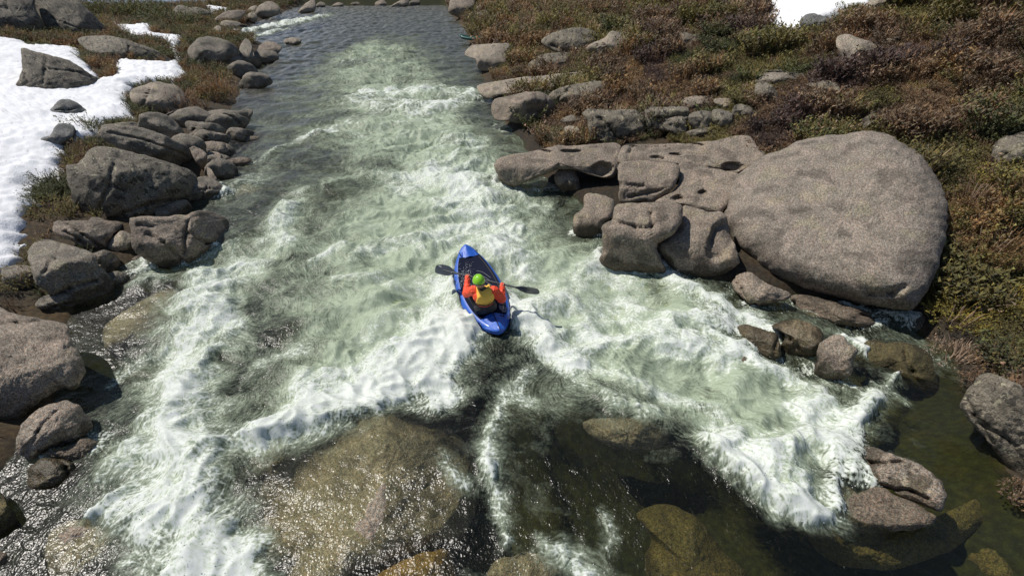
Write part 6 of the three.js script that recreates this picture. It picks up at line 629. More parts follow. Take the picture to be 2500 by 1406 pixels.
{ // flying drops above the breaking water
  const r = rng(303), g = new THREE.OctahedronGeometry(1, 1), mat = new THREE.MeshPhysicalMaterial({ name: 'water_drop', color: new THREE.Color(0.88, 0.90, 0.90), roughness: 0.95, transmission: 0.55, thickness: 0 }), M = [], m4 = new THREE.Matrix4();
  { const r2 = rng(88); for (let i = 0; i < 420; i++) { const x = -0.93 + 0.22 * (r2() + r2() - 1), z = -7.35 + 0.5 * (r2() + r2() - 1), s = 0.003 + 0.006 * r2() * r2(); m4.makeScale(s, s * 1.3, s).setPosition(x, 0.30 + 0.32 * r2() * r2(), z); M.push(m4.clone()); } }
  for (let t = 0; t < 900000 && M.length < 14000; t++) {
    const x = mix(NEAR.x0, NEAR.x1, r()), z = mix(-14, NEAR.z1, Math.pow(r(), 0.9)); const f = field('f', x, z); if (f < 0.3 || r() > (f - 0.25) * (1.25 - f) * 1.5 || inBoat(x, z) < 0.8) continue;
    const s = 0.002 + 0.0045 * r() * r(), y = water(x, z) + 0.02 + Math.min(0.35, -Math.log(1 - r()) * 0.07 * f * f);
    m4.makeScale(s, s * (0.8 + r()), s * (0.8 + 0.8 * r())).setPosition(x, y, z); M.push(m4.clone());
  }
  const im = new THREE.InstancedMesh(g, mat, M.length); M.forEach((q, i) => im.setMatrixAt(i, q)); im.name = 'water_spray'; tag(im, 'fine white spray drops thrown up by the rapids', 'spray', null, 'stuff'); im.castShadow = im.receiveShadow = true; scene.add(im);
}

// ------------------------------------------------------------------ heather, grass and shrubs
function leafMat(name, r, g, b) { return new THREE.MeshPhysicalMaterial({ name, color: new THREE.Color(r, g, b), roughness: 0.9, transmission: 0.25, thickness: 0, side: THREE.DoubleSide, vertexColors: true }); }
const PLANT = {
  brown: { mat: leafMat('brown_heather', 0.19, 0.122, 0.066), up: 0.75, leaf: 0.9 }, rust: { mat: leafMat('rust_heather', 0.27, 0.17, 0.07), up: 0.95, leaf: 0.8 },
  olive: { mat: leafMat('olive_heather', 0.19, 0.165, 0.045), up: 0.6, leaf: 1.1 }, green: { mat: leafMat('juniper', 0.10, 0.11, 0.03), up: 0.5, leaf: 1.2 },
  yellow: { mat: leafMat('yellow_green_shrub', 0.30, 0.25, 0.04), up: 0.6, leaf: 1.2 }, purple: { mat: leafMat('dark_purple_heather', 0.12, 0.075, 0.06), up: 0.7, leaf: 0.9 },
  grass: { mat: leafMat('dry_grass', 0.55, 0.38, 0.23), up: 0.8, leaf: 0 }, twig: { mat: leafMat('bare_twigs', 0.40, 0.28, 0.19), up: 0.6, leaf: 0.25 },
};
// sprigs grow from (0,0,0); each is a bent stem with small leaves along it
function sprigs(r, n, kind, spread, height, leafSize, dome) {
  const pos = [], col = [], idx = [], K = PLANT[kind], v = new THREE.Vector3(), d = new THREE.Vector3(), s = new THREE.Vector3();
  const tri = (a, b, c, t) => { const k = pos.length / 3; pos.push(...a, ...b, ...c); for (let i = 0; i < 3; i++) col.push(t[0], t[1], t[2]); idx.push(k, k + 1, k + 2); };
  for (let i = 0; i < n; i++) {
    const th = r() * 6.283, rad = Math.sqrt(r()), bx = Math.cos(th) * rad * spread * (dome ? 0.9 : 0.35), bz = Math.sin(th) * rad * spread * (dome ? 0.9 : 0.35), H = height * (dome ? Math.sqrt(Math.max(0.08, 1 - rad * rad * 0.9)) : 1) * (0.55 + 0.6 * r());
    const lean = (1 - K.up) * 1.6 + 0.35, th2 = th + (r() - 0.5) * 1.8, ex = bx + Math.cos(th2) * H * lean * (0.3 + 0.7 * r()), ez = bz + Math.sin(th2) * H * lean * (0.3 + 0.7 * r()), w = leafSize * (kind === 'grass' ? 0.30 : 0.20), t = 0.65 + 0.6 * r();
    const by = dome ? H * 0.35 : 0, px = -Math.sin(th2) * w, pz = Math.cos(th2) * w, mx = mix(bx, ex, 0.4), mz = mix(bz, ez, 0.4), my = by + (H - by) * 0.6;
    const sc = kind === 'grass' || kind === 'twig' ? [t, t, t] : [t * 1.5, t * 1.25, t * 1.15];
    tri([bx - px, by, bz - pz], [bx + px, by, bz + pz], [mx, my, mz], sc); tri([mx - px * 0.8, my, mz - pz * 0.8], [mx + px * 0.8, my, mz + pz * 0.8], [ex, H, ez], sc);
    const m = Math.round(7 * K.leaf);
    for (let q = 0; q < m; q++) {
      const u = 0.25 + 0.75 * r(), x = mix(bx, ex, u), y = mix(by, H, Math.pow(u, 0.8)), z = mix(bz, ez, u), a = r() * 6.283, l = leafSize * (0.6 + 0.9 * r());
      d.set(Math.cos(a), 0.3 + 0.7 * r(), Math.sin(a)).normalize(); s.set(-d.z, r() - 0.5, d.x).normalize().multiplyScalar(l * 0.3); const lt = t * (0.75 + 0.5 * r()), hue = (r() - 0.5) * 0.25;
      tri([x - s.x, y - s.y, z - s.z], [x + s.x, y + s.y, z + s.z], [x + d.x * l, y + d.y * l, z + d.z * l], [lt * (1 + hue), lt, lt * (1 - hue)]);
    }
  }
  const g = geom(pos, idx, null, col); return g;
}
{
  const r = rng(909), lists = {}; for (const k of ['brown', 'rust', 'olive', 'purple', 'grass', 'green', 'twig']) lists[k] = [];
  const SHELF = [[0.6, -13], [1.2, -14.6], [4.5, -14.6], [6, -12], [6.3, -9], [7.2, -6], [5, -5.6], [2, -8]];
  const m4 = new THREE.Matrix4(), qn = new THREE.Quaternion(), up = new THREE.Vector3(0, 1, 0), c = new THREE.Color();
  const add = (x, z, kind, s, v) => { qn.setFromAxisAngle(up, r() * 6.283); lists[kind].push([new THREE.Matrix4().compose(new THREE.Vector3(x, ground(x, z) - 0.02, z), qn, new THREE.Vector3(s, s * (0.75 + 0.5 * r()), s)), v]); };
  for (let t = 0; t < 90000; t++) {                                   // right bank
    const dist = 3.5 * Math.pow(88 / 3.5, Math.pow(r(), 0.85)), z = -dist + 1, R = lin(SHORE_RIGHT, z), x = R + 0.5 + r() * (7 + 0.75 * dist);
    if (onRock(x, z) || onSnow(x, z) || polyDist(x, z, SNOW_OUTLINES[1]) > -0.25) continue;
    if (z < -6 && z > -17 && x < 8.5 - 0.35 * (z + 6) && inPoly(x, z, SHELF)) continue;
    const sR = x - R; if (sR < 1.2 && r() > sR * 0.5) continue;
    const n = fbm2(x * 0.30, z * 0.30, 3), m = fbm2(x * 0.42 + 60, z * 0.42, 3), e = fbm2(x * 0.8, z * 0.8 + 33, 2), riverSide = smooth(9, 2, x + 0.1 * z + 2);  // rust and dry grass favoured on the river side of the slope
    if (fbm2(x * 1.6 + 3, z * 1.6, 2) < -0.30) continue;
    let k = 'brown';
    if (n > 0.03) k = 'olive'; else if (n < -0.16) k = riverSide > 0.5 ? 'rust' : 'purple';
    if (m > 0.27 && r() < 0.7) k = 'rust';
    if (e > 0.30 && r() < (0.25 + 0.5 * riverSide)) k = 'grass'; else if (r() < 0.12) k = 'grass'; else if (r() < 0.04) k = 'twig'; else if (m < -0.28) k = 'green';
    add(x, z, k, (0.09 + 0.007 * dist + 0.06 * r()) * (0.9 + 1.8 * smooth(0.05, 0.45, fbm2(x * 0.9 + 7, z * 0.9, 2) + 0.25 * (r() - 0.5))), 0.6 + 0.7 * r() + 0.6 * e);
  }
  for (let t = 0; t < 15000; t++) {                                   // left bank
    const dist = 3.5 * Math.pow(88 / 3.5, r()), z = -dist + 1, L = lin(SHORE_LEFT, z), x = L - 0.5 - r() * (5 + 0.7 * dist);
    if (onRock(x, z) || onSnow(x, z)) continue;
    if (z > -22 && L - x < 2.6 && r() < 0.9) continue;
    const n = fbm2(x * 0.5 + 9, z * 0.5, 3); add(x, z, n > 0.1 ? 'green' : n < -0.15 ? 'rust' : r() < 0.5 ? 'olive' : 'brown', 0.11 + 0.009 * dist + 0.05 * r(), 0.6 + 0.6 * r());
  }
  const names = { brown: ['heather', 'brown heather covering the river banks'], rust: ['rust_heather', 'rust-coloured heather patches on the banks'], olive: ['olive_heather', 'olive green heather cushions on the slope'], purple: ['dark_heather', 'dark purplish heather high on the right slope'], grass: ['dry_grass', 'straw-coloured dry grass between the heather'], green: ['crowberry', 'low dark green crowberry ground cover'], twig: ['bare_twigs', 'bare pale heather twigs scattered in the slope'] };
  for (const k in lists) {
    for (let v = 0; v < 2; v++) {
      const part = lists[k].filter((_, i) => i % 2 === v), g = sprigs(rng(50 + v * 7 + k.length * 13), k === 'grass' ? 42 : 26, k, 1, 1.05, k === 'grass' ? 0.10 : 0.15, false);
      const im = new THREE.InstancedMesh(g, PLANT[k].mat, part.length); part.forEach(([q, w], i) => { im.setMatrixAt(i, q); im.setColorAt(i, c.setRGB(w, w * (0.95 + 0.1 * r()), w * 0.97)); });
      im.name = numbered(names[k][0]); tag(im, names[k][1], 'heather', null, 'stuff'); im.castShadow = im.receiveShadow = true; scene.add(im);
    }
  }
}
SHRUBS.forEach(([label, p, rad, kind, h, asp], i) => {
  const r = rng(1200 + i), root = new THREE.Group(); root.name = numbered(kind === 'green' ? 'juniper_shrub' : kind === 'olive' ? 'moss_cushion' : 'heather_shrub'); root.position.set(p[0], p[1] - 0.03, p[2]); tag(root, label, 'shrub');
  const leaf = Math.max(0.028, 0.0026 * Math.hypot(p[0], p[2])), n = Math.round(clamp(rad * rad * 9 / (leaf * leaf) / 14, 140, 1100));
  const g = sprigs(r, n, kind, 1, h / rad, leaf / rad, true); g.scale(rad, rad, rad * 0.8);
  mesh('foliage', g, PLANT[kind].mat, root);
  const st = []; for (let k = 0; k < 7; k++) { const a = r() * 6.283, q = rad * 0.6 * r(); st.push(new THREE.TubeGeometry(new THREE.CatmullRomCurve3([new THREE.Vector3(0.15 * rad * Math.cos(a), -0.05, 0.15 * rad * Math.sin(a)), new THREE.Vector3(q * 0.7 * Math.cos(a + 0.3), h * 0.3, q * 0.7 * Math.sin(a + 0.3)), new THREE.Vector3(q * Math.cos(a), h * 0.75, q * Math.sin(a))]), 6, 0.008 + 0.004 * rad, 5)); }
  const sg = mergeGeometries(st); sg.setAttribute('color', new THREE.Float32BufferAttribute(new Float32Array(sg.attributes.position.count * 3).fill(1), 3)); mesh('stem', sg, PLANT.twig.mat, root);
  finish(root);
});


// ------------------------------------------------------------------ packrafts
function tubeAlong(pts, r, closed = false, seg = 64) { return new THREE.TubeGeometry(new THREE.CatmullRomCurve3(pts.map((p) => new THREE.Vector3(...p)), closed), seg, r, 8, closed); }
function packraft(name, label, blue, deckColor) {
  const root = new THREE.Group(); root.name = numbered(name); tag(root, label, 'raft');
  const tubeMat = new THREE.MeshPhysicalMaterial({ name: 'coated_nylon', color: blue, roughness: 0.5, clearcoat: 0.25, clearcoatRoughness: 0.2 });
  const darkMat = new THREE.MeshPhysicalMaterial({ name: 'dark_deck_fabric', color: deckColor, roughness: 0.85, specularIntensity: 0.3 });
  const blackMat = new THREE.MeshStandardMaterial({ name: 'black_webbing', color: new THREE.Color(0.012, 0.012, 0.014), roughness: 0.6 });
  const greyMat = new THREE.MeshStandardMaterial({ name: 'grey_line', color: new THREE.Color(0.16, 0.17, 0.19), roughness: 0.6 });
  const A = 1.13, Bw = 0.355, half = (s) => Bw * Math.pow(Math.max(0, 1 - (s / A) * (s / A)), 0.66), rise = (s) => 0.02 + 0.13 * Math.pow(Math.abs(s / A), 3.2);
  { // inflated ring
    const N = 160, M = 20, pos = [], idx = [], uv = [];
    for (let i = 0; i < N; i++) {
      const th = i / N * Math.PI * 2, s = A * Math.cos(th), t = Math.sign(Math.sin(th)) * half(s), th2 = th + 0.01, s2 = A * Math.cos(th2), t2 = Math.sign(Math.sin(th2)) * half(s2);
      let nx = t2 - t, nz = -(s2 - s); const l = Math.hypot(nx, nz); nx /= l; nz /= l; const endness = Math.pow(Math.abs(s / A), 6), rt = mix(0.108, 0.07, endness);
      const fold = 1 + 0.012 * noise2(i * 0.7, 3);
      for (let j = 0; j < M; j++) { const ph = j / M * Math.PI * 2, c = Math.cos(ph) * rt * fold, d = Math.sin(ph) * rt * fold; pos.push(s + nx * c * (1 + endness * 0.5), rise(s) + d, t + nz * c); uv.push(i / N * 6, j / M); }
    }
    for (let i = 0; i < N; i++) for (let j = 0; j < M; j++) { const a = i * M + j, b = i * M + (j + 1) % M, c = ((i + 1) % N) * M + j, d = ((i + 1) % N) * M + (j + 1) % M; idx.push(a, c, b, b, c, d); }
    const g = geom(pos, idx, uv); mesh('inflatable_tube', g, tubeMat, root);
  }
  function deck(n, s0, s1, hgt, mat, sag) {
    const N = 36, M = 22, pos = [], idx = [], A2 = 1.245, outer = (s) => 0.425 * Math.pow(Math.max(0, 1 - (s / A2) * (s / A2)), 0.60); const at = (i, j, under) => { const s = mix(s0, s1, i / N), v = j / M * 2 - 1, w = sag ? half(s) + 0.03 : outer(s); const arch = sag ? -sag * (1 - v * v) : hgt * Math.pow(outer(s) / outer(s0), 0.7) * (1 - Math.pow(Math.abs(v), 1.35)) - 0.05; return [s, rise(s) + (sag ? 0.119 : 0.085) + arch - under + 0.004 * noise2(s * 9, v * 4), v * w]; };
    for (const under of [0, 0.012]) for (let i = 0; i <= N; i++) for (let j = 0; j <= M; j++) pos.push(...at(i, j, under));
    const T = (N + 1) * (M + 1), q = (i, j) => i * (M + 1) + j;
    for (let i = 0; i < N; i++) for (let j = 0; j < M; j++) { idx.push(q(i, j), q(i, j + 1), q(i + 1, j), q(i, j + 1), q(i + 1, j + 1), q(i + 1, j)); idx.push(T + q(i, j), T + q(i + 1, j), T + q(i, j + 1), T + q(i, j + 1), T + q(i + 1, j), T + q(i + 1, j + 1)); }
    return mesh(n, geom(pos, idx), mat, root);
  }
  const stern = deck('stern_deck', -0.80, -1.243, 0.14, tubeMat, 0);
  deck('bow_deck', 0.88, 1.243, 0.10, tubeMat, 0);
  deck('spray_deck', -0.82, 0.90, 0, darkMat, 0.015);
  const flo = []; for (let i = 0; i <= 40; i++) { const s = mix(-A, A, i / 40); flo.push([s, half(s)]); }
  { const pos = [], idx = []; flo.forEach(([s, w]) => { for (const y of [-0.10, -0.085]) pos.push(s, rise(s) * 0.6 + y, -w, s, rise(s) * 0.6 + y, w); }); for (let i = 0; i < 40; i++) { const a = i * 4, b = a + 4; idx.push(a, b, a + 1, a + 1, b, b + 1, a + 2, a + 3, b + 2, a + 3, b + 3, b + 2); } mesh('floor', geom(pos, idx), darkMat, root); }
  // black seam down the stern, pale welded line across it, valve, tie-down loops
  const outerW = (s) => 0.425 * Math.pow(Math.max(0, 1 - (s / 1.245) * (s / 1.245)), 0.60), top = (s, v) => rise(s) + 0.035 + 0.14 * Math.pow(outerW(s) / outerW(-0.8), 0.7) * (1 - Math.pow(Math.abs(v), 1.35)) + 0.006;
  mesh('centre_seam', tubeAlong([-0.80, -0.9, -1.0, -1.1, -1.18, -1.24].map((s) => [s, top(s, 0), 0]), 0.007), blackMat, stern);
  mesh('cross_seam', tubeAlong([-0.95, -0.6, -0.3, 0, 0.3, 0.6, 0.95].map((v) => [-0.9, top(-0.9, v) - 0.002, v * outerW(-0.9)]), 0.0035), new THREE.MeshStandardMaterial({ color: blue.clone().lerp(new THREE.Color(0.5, 0.6, 0.75), 0.35), roughness: 0.4 }), stern);
  const valve = new THREE.CylinderGeometry(0.036, 0.04, 0.02, 24); valve.translate(-0.86, top(-0.86, 0.55) + 0.002, 0.55 * outerW(-0.86)); const vm = mesh('valve', valve, blackMat, stern);
  const cap = new THREE.CylinderGeometry(0.020, 0.022, 0.014, 20); cap.translate(-0.86, top(-0.86, 0.55) + 0.015, 0.55 * outerW(-0.86)); mesh('valve_cap', cap, tubeMat, stern);
  for (const [s, sg] of [[0.98, -1], [0.98, 1], [-0.74, 1]]) mesh('tie_down', tubeAlong([[s - 0.04, rise(s) + 0.10, sg * (half(s) + 0.03)], [s, rise(s) + 0.16, sg * (half(s) + 0.05)], [s + 0.04, rise(s) + 0.10, sg * (half(s) + 0.03)]], 0.007, false, 16), blackMat, root);
  for (const k of [0, 1, 2]) mesh('thigh_strap', tubeAlong([[-0.1 + k * 0.16, 0.135, 0.26], [0.12 + k * 0.15, 0.14, 0.14], [0.26 + k * 0.12, 0.13, -0.02 + 0.03 * k]], 0.006, false, 24), greyMat, root);
  mesh('zip_line', tubeAlong([-0.72, -0.35, 0, 0.35, 0.65, 0.85].map((s) => [s, rise(s) + 0.118, half(s) - 0.015]), 0.012), blackMat, root);
  return root;
}
function orient(o, fwd, at) { const f = fwd.clone().normalize(), rgt = f.clone().cross(new THREE.Vector3(0, 1, 0)).normalize(), u = rgt.clone().cross(f); o.quaternion.setFromRotationMatrix(new THREE.Matrix4().makeBasis(f, u, rgt)); o.position.copy(at); return finish(o); }
const bow = new THREE.Vector3(-1.001, 0.50, -8.311), sternTip = new THREE.Vector3(-0.216, 0.12, -5.968);
orient(packraft('packraft', 'blue inflatable packraft with a dark spray deck, riding the rapids', new THREE.Color(0.018, 0.11, 0.52), new THREE.Color(0.010, 0.013, 0.03)), bow.clone().sub(sternTip), new THREE.Vector3(-0.608, 0.16, -7.14));
{ const g = packraft('packraft', 'small dark green raft pulled up on the far right shore', new THREE.Color(0.012, 0.10, 0.085), new THREE.Color(0.012, 0.06, 0.05)); const x = -3.05, z = -41.4; orient(g, new THREE.Vector3(-1, 0.02, -0.12), new THREE.Vector3(x, ground(x, z) + 0.30, z)); }

// ------------------------------------------------------------------ kayaker
function capsule(p, a, b, ra, rb) { const bx = b[0] - a[0], by = b[1] - a[1], bz = b[2] - a[2], px = p[0] - a[0], py = p[1] - a[1], pz = p[2] - a[2], t = clamp((px * bx + py * by + pz * bz) / (bx * bx + by * by + bz * bz + 1e-9)); return Math.hypot(px - bx * t, py - by * t, pz - bz * t) - mix(ra, rb, t); }
const smin = (a, b, k) => { const h = Math.max(k - Math.abs(a - b), 0) / k; return Math.min(a, b) - h * h * k * 0.25; };
function surface(sdf, c, half, res, colorOf) {
  const mc = new MarchingCubes(res, new THREE.MeshBasicMaterial(), false, false, 120000); mc.isolation = 0; const hs = res / 2;
  for (let k = 0; k < res; k++) for (let j = 0; j < res; j++) for (let i = 0; i < res; i++) mc.field[i + j * res + k * res * res] = -sdf([c[0] + (i - hs) / hs * half, c[1] + (j - hs) / hs * half, c[2] + (k - hs) / hs * half]);
  mc.update(); const n = mc.count, pos = new Float32Array(n * 3), nor = new Float32Array(n * 3), col = new Float32Array(n * 3);
  for (let i = 0; i < n; i++) { const p = [0, 1, 2].map((e) => c[e] + mc.positionArray[i * 3 + e] * half); pos.set(p, i * 3); const e = 0.004, g = [sdf([p[0] + e, p[1], p[2]]) - sdf([p[0] - e, p[1], p[2]]), sdf([p[0], p[1] + e, p[2]]) - sdf([p[0], p[1] - e, p[2]]), sdf([p[0], p[1], p[2] + e]) - sdf([p[0], p[1], p[2] - e])], l = Math.hypot(...g) || 1; nor.set(g.map((q) => q / l), i * 3); col.set(colorOf ? colorOf(p) : [1, 1, 1], i * 3); }
  const geo = new THREE.BufferGeometry(); geo.setAttribute('position', new THREE.BufferAttribute(pos, 3)); geo.setAttribute('normal', new THREE.BufferAttribute(nor, 3)); geo.setAttribute('color', new THREE.BufferAttribute(col, 3)); return geo;
}
{
  const base = [-0.485, 0.25, -6.45], J = { hip: [-0.485, 0.34, -6.46], waist: [-0.487, 0.46, -6.42], chest: [-0.495, 0.64, -6.40], neck: [-0.53, 0.82, -6.39], head: [-0.572, 0.965, -6.36], sl: [-0.675, 0.73, -6.43], sr: [-0.315, 0.725, -6.42], el: [-0.825, 0.54, -6.60], er: [-0.185, 0.53, -6.44], hl: [-0.824, 0.70, -6.885], hr: [-0.172, 0.70, -6.645] };
  const RED = [0.88, 0.085, 0.03], SKIN = [0.50, 0.27, 0.19], DARK = [0.02, 0.022, 0.028];
  const rgt = [0.948, 0, -0.318], fw = [-0.318, 0, -0.948], off = (p, r, f, y) => [p[0] + rgt[0] * r + fw[0] * f, p[1] + y, p[2] + rgt[2] * r + fw[2] * f];
  const kl = off(J.hip, -0.20, 0.44, 0.04), kr = off(J.hip, 0.20, 0.44, 0.04), fl = off(J.hip, -0.12, 0.86, -0.10), fr = off(J.hip, 0.12, 0.86, -0.10);
  const chestL = off(J.chest, -0.09, 0, 0), chestR = off(J.chest, 0.09, 0, 0), wrinkle = (p) => 0.011 * noise3(p[0] * 26, p[1] * 26, p[2] * 26) + 0.006 * noise3(p[0] * 50, p[1] * 50, p[2] * 50);
  const arms = (p) => { let d = capsule(p, J.sl, J.el, 0.086, 0.074); d = smin(d, capsule(p, J.el, J.hl, 0.070, 0.042), 0.03); d = Math.min(d, smin(capsule(p, J.sr, J.er, 0.086, 0.074), capsule(p, J.er, J.hr, 0.070, 0.042), 0.03)); return d + wrinkle(p); };
  const trunk = (p) => { let d = smin(capsule(p, off(J.hip, -0.07, 0, 0), off(J.hip, 0.07, 0, 0), 0.14, 0.14), capsule(p, J.hip, J.chest, 0.12, 0.125), 0.06); d = smin(d, capsule(p, chestL, chestR, 0.11, 0.11), 0.06); d = smin(d, capsule(p, J.sl, J.sr, 0.065, 0.065), 0.05); return d; };
  const headS = (p) => { const hx = p[0] - J.head[0], hy = p[1] - J.head[1], hz = p[2] - J.head[2]; let d = Math.hypot(hx / 0.078, hy / 0.112, hz / 0.098) * 0.09 - 0.09; d = smin(d, capsule(p, off(J.head, 0, 0.085, -0.005), off(J.head, 0, 0.112, -0.025), 0.012, 0.016), 0.02); d = smin(d, capsule(p, off(J.head, 0, 0.05, -0.09), off(J.head, 0, 0.07, -0.085), 0.035, 0.03), 0.04); d = Math.min(d, capsule(p, off(J.head, -0.085, -0.01, -0.01), off(J.head, -0.085, -0.01, 0.02), 0.014, 0.016)); d = Math.min(d, capsule(p, off(J.head, 0.085, -0.01, -0.01), off(J.head, 0.085, -0.01, 0.02), 0.014, 0.016)); return d; };
  const bodyS = (p) => { let d = smin(trunk(p) + wrinkle(p) * 0.6, arms(p), 0.04); d = smin(d, capsule(p, J.chest, J.neck, 0.06, 0.055), 0.04); d = smin(d, capsule(p, J.neck, J.head, 0.052, 0.05), 0.02); d = smin(d, headS(p), 0.02); d = smin(d, smin(capsule(p, off(J.hip, -0.09, 0, -0.03), kl, 0.085, 0.065), capsule(p, kl, fl, 0.062, 0.045), 0.03), 0.04); d = smin(d, smin(capsule(p, off(J.hip, 0.09, 0, -0.03), kr, 0.085, 0.065), capsule(p, kr, fr, 0.062, 0.045), 0.03), 0.04); return d; };
  const near = (p, q, r) => Math.hypot(p[0] - q[0], p[1] - q[1], p[2] - q[2]) < r;
  const bodyC = (p) => { if (p[1] > 0.855 && near(p, J.head, 0.2)) return SKIN; if (arms(p) < 0.02 && p[1] > 0.42) return RED; if (p[1] > 0.76) return DARK; if (p[1] > 0.45) return RED; return DARK; };
  // hands closed round the shaft: palm, four curled fingers, thumb
  const pa = [-1.458, 0.705, -7.177], pb = [0.467, 0.705, -6.389], ax = (() => { const d = [0, 1, 2].map((e) => pb[e] - pa[e]), l = Math.hypot(...d); return d.map((q) => q / l); })();
  const hand = (h, elbow, side) => {
    const t = [0, 1, 2].reduce((s, e) => s + (h[e] - pa[e]) * ax[e], 0), c = [0, 1, 2].map((e) => pa[e] + ax[e] * t), back = [elbow[0] - c[0], elbow[1] - c[1], elbow[2] - c[2]], bl = Math.hypot(...back), b = back.map((q) => q / bl);
    const dt = b[0] * ax[0] + b[1] * ax[1] + b[2] * ax[2], n = b.map((q, e) => q - dt * ax[e]), nl = Math.hypot(...n), nn = n.map((q) => q / nl), m = [ax[1] * nn[2] - ax[2] * nn[1], ax[2] * nn[0] - ax[0] * nn[2], ax[0] * nn[1] - ax[1] * nn[0]], sg = m[1] > 0 ? 1 : -1;
    const P = (a, ang, r) => c.map((q, e) => q + ax[e] * a + (nn[e] * Math.cos(ang) + sg * m[e] * Math.sin(ang)) * r), bones = [];
    bones.push([P(-0.028, 0.1, 0.050), P(0.028, 0.1, 0.050), 0.019, 0.019], [P(-0.024, 0.6, 0.042), P(0.028, 0.6, 0.042), 0.017, 0.016], [P(0, 0, 0.09), P(0, 0.1, 0.05), 0.028, 0.024]);
    [-0.030, -0.010, 0.010, 0.030].forEach((a, i) => { const L = [0.9, 1.02, 1, 0.85][side > 0 ? i : 3 - i], q = [0.8, 1.5 * L, 2.3 * L, 3.1 * L].map((g2) => P(a, g2, 0.030)); for (let k = 0; k < 3; k++) bones.push([q[k], q[k + 1], 0.0095 - k * 0.0008, 0.009 - k * 0.0008]); });
    bones.push([P(-0.036 * side, -0.3, 0.045), P(-0.040 * side, -1.2, 0.032), 0.012, 0.011], [P(-0.040 * side, -1.2, 0.032), P(-0.026 * side, -2.2, 0.029), 0.011, 0.009]);
    return surface((p) => { let d = 1; bones.forEach(([a, b2, ra, rb], k) => { d = k < 3 ? smin(d, capsule(p, a, b2, ra, rb), 0.012) : Math.min(d, capsule(p, a, b2, ra, rb)); }); return d; }, P(0, 0, 0.03), 0.11, 72, () => SKIN);
  };
  const root = new THREE.Group(); root.name = numbered('person'); root.position.set(...base); tag(root, 'paddler seen from behind in orange-red jacket, yellow life vest and green helmet', 'person');
  const bodyG = mergeGeometries([surface(bodyS, [-0.56, 0.62, -6.80], 0.66, 110, bodyC), hand(J.hl, J.el, 1), hand(J.hr, J.er, -1)]); bodyG.translate(-base[0], -base[1], -base[2]);
  mesh('body', bodyG, new THREE.MeshPhysicalMaterial({ name: 'drysuit_and_skin', vertexColors: true, roughness: 0.6 }), root);
  const vestS = (p) => { const d = smin(trunk(p) - 0.018, 9, 0.01), y = p[1] - 0.635, lat = Math.abs((p[0] - J.chest[0]) * rgt[0] + (p[2] - J.chest[2]) * rgt[2]), cut = Math.max(Math.abs(y) - 0.16, lat - 0.160 + 0.22 * Math.max(0, y)), a = arms(p); const strapL = capsule(p, off(J.chest, -0.10, -0.10, 0.06), off(J.chest, -0.10, 0.02, 0.17), 0.035, 0.03), strapR = capsule(p, off(J.chest, 0.10, -0.10, 0.06), off(J.chest, 0.10, 0.02, 0.17), 0.035, 0.03); const arm2 = 0.002 - a; let v = Math.max(d, cut, arm2); v = Math.min(v, strapL, strapR); const g = Math.abs(p[1] - 0.56); if (g < 0.006) v += 0.006; return v; };
  const vestG = surface(vestS, [-0.49, 0.64, -6.40], 0.34, 96, (p) => (p[1] < 0.49 ? [0.03, 0.028, 0.025] : [0.98, 0.58, 0.09])); vestG.translate(-base[0], -base[1], -base[2]);
  const lv = mesh('life_vest', vestG, new THREE.MeshPhysicalMaterial({ name: 'vest_fabric', vertexColors: true, roughness: 0.65 }), root);
  { const blk = new THREE.MeshStandardMaterial({ name: 'vest_webbing', color: new THREE.Color(0.02, 0.02, 0.022), roughness: 0.7 }), B = (p) => [p[0] - base[0], p[1] - base[1], p[2] - base[2]], arc = []; for (let i = 0; i <= 12; i++) { const a = -1.25 + 2.5 * i / 12; arc.push(B(off(J.waist, Math.sin(a) * 0.165, -Math.cos(a) * 0.165, 0.065))); } mesh('waist_strap', tubeAlong(arc, 0.009, false, 32), blk, lv); }
  const hg = new THREE.SphereGeometry(0.112, 48, 30, 0, Math.PI * 2, 0, Math.PI * 0.60); hg.scale(0.94, 1.06, 1.12);
  const helm = mesh('helmet', hg, new THREE.MeshPhysicalMaterial({ name: 'green_helmet_shell', color: new THREE.Color(0.26, 0.62, 0.02), roughness: 0.3, clearcoat: 0.6, clearcoatRoughness: 0.15, side: THREE.DoubleSide }), root);
  helm.position.set(J.head[0] - base[0], J.head[1] + 0.018 - base[1], J.head[2] - base[2]); helm.rotation.set(-0.25, 0.32, 0);
  const black = new THREE.MeshStandardMaterial({ name: 'black_rubber', color: new THREE.Color(0.012, 0.012, 0.012), roughness: 0.6 });
  const rim = new THREE.TorusGeometry(0.1085, 0.006, 8, 64); rim.rotateX(Math.PI / 2); rim.scale(0.94, 1, 1.12); rim.translate(0, -0.036, 0); mesh('rim', rim, black, helm);
  const vent = new THREE.SphereGeometry(0.012, 12, 8); vent.scale(0.9, 0.6, 1.5); vent.translate(-0.004, 0.115, -0.022); mesh('vent', vent, black, helm);
  for (const [vx, vz] of [[-0.055, 0.01], [0.055, 0.01], [-0.045, 0.065], [0.045, 0.065]]) { const v2 = new THREE.SphereGeometry(0.008, 10, 8); v2.scale(1, 0.7, 1.7); v2.translate(vx, 1.06 * Math.sqrt(Math.max(0, 0.112 * 0.112 - vx * vx / 0.88 - vz * vz / 1.25)), vz); mesh('vent', v2, black, helm); }
  const groove = new THREE.TorusGeometry(0.103, 0.0035, 6, 60, Math.PI); groove.rotateX(-0.9); groove.translate(0, 0.02, 0.03); mesh('shell_groove', groove, new THREE.MeshStandardMaterial({ color: new THREE.Color(0.12, 0.34, 0.01), roughness: 0.5 }), helm);
  finish(root);

  // paddle
  const pd = new THREE.Group(); pd.name = numbered('kayak_paddle'); tag(pd, 'black double-bladed paddle held across the blue packraft', 'paddle');
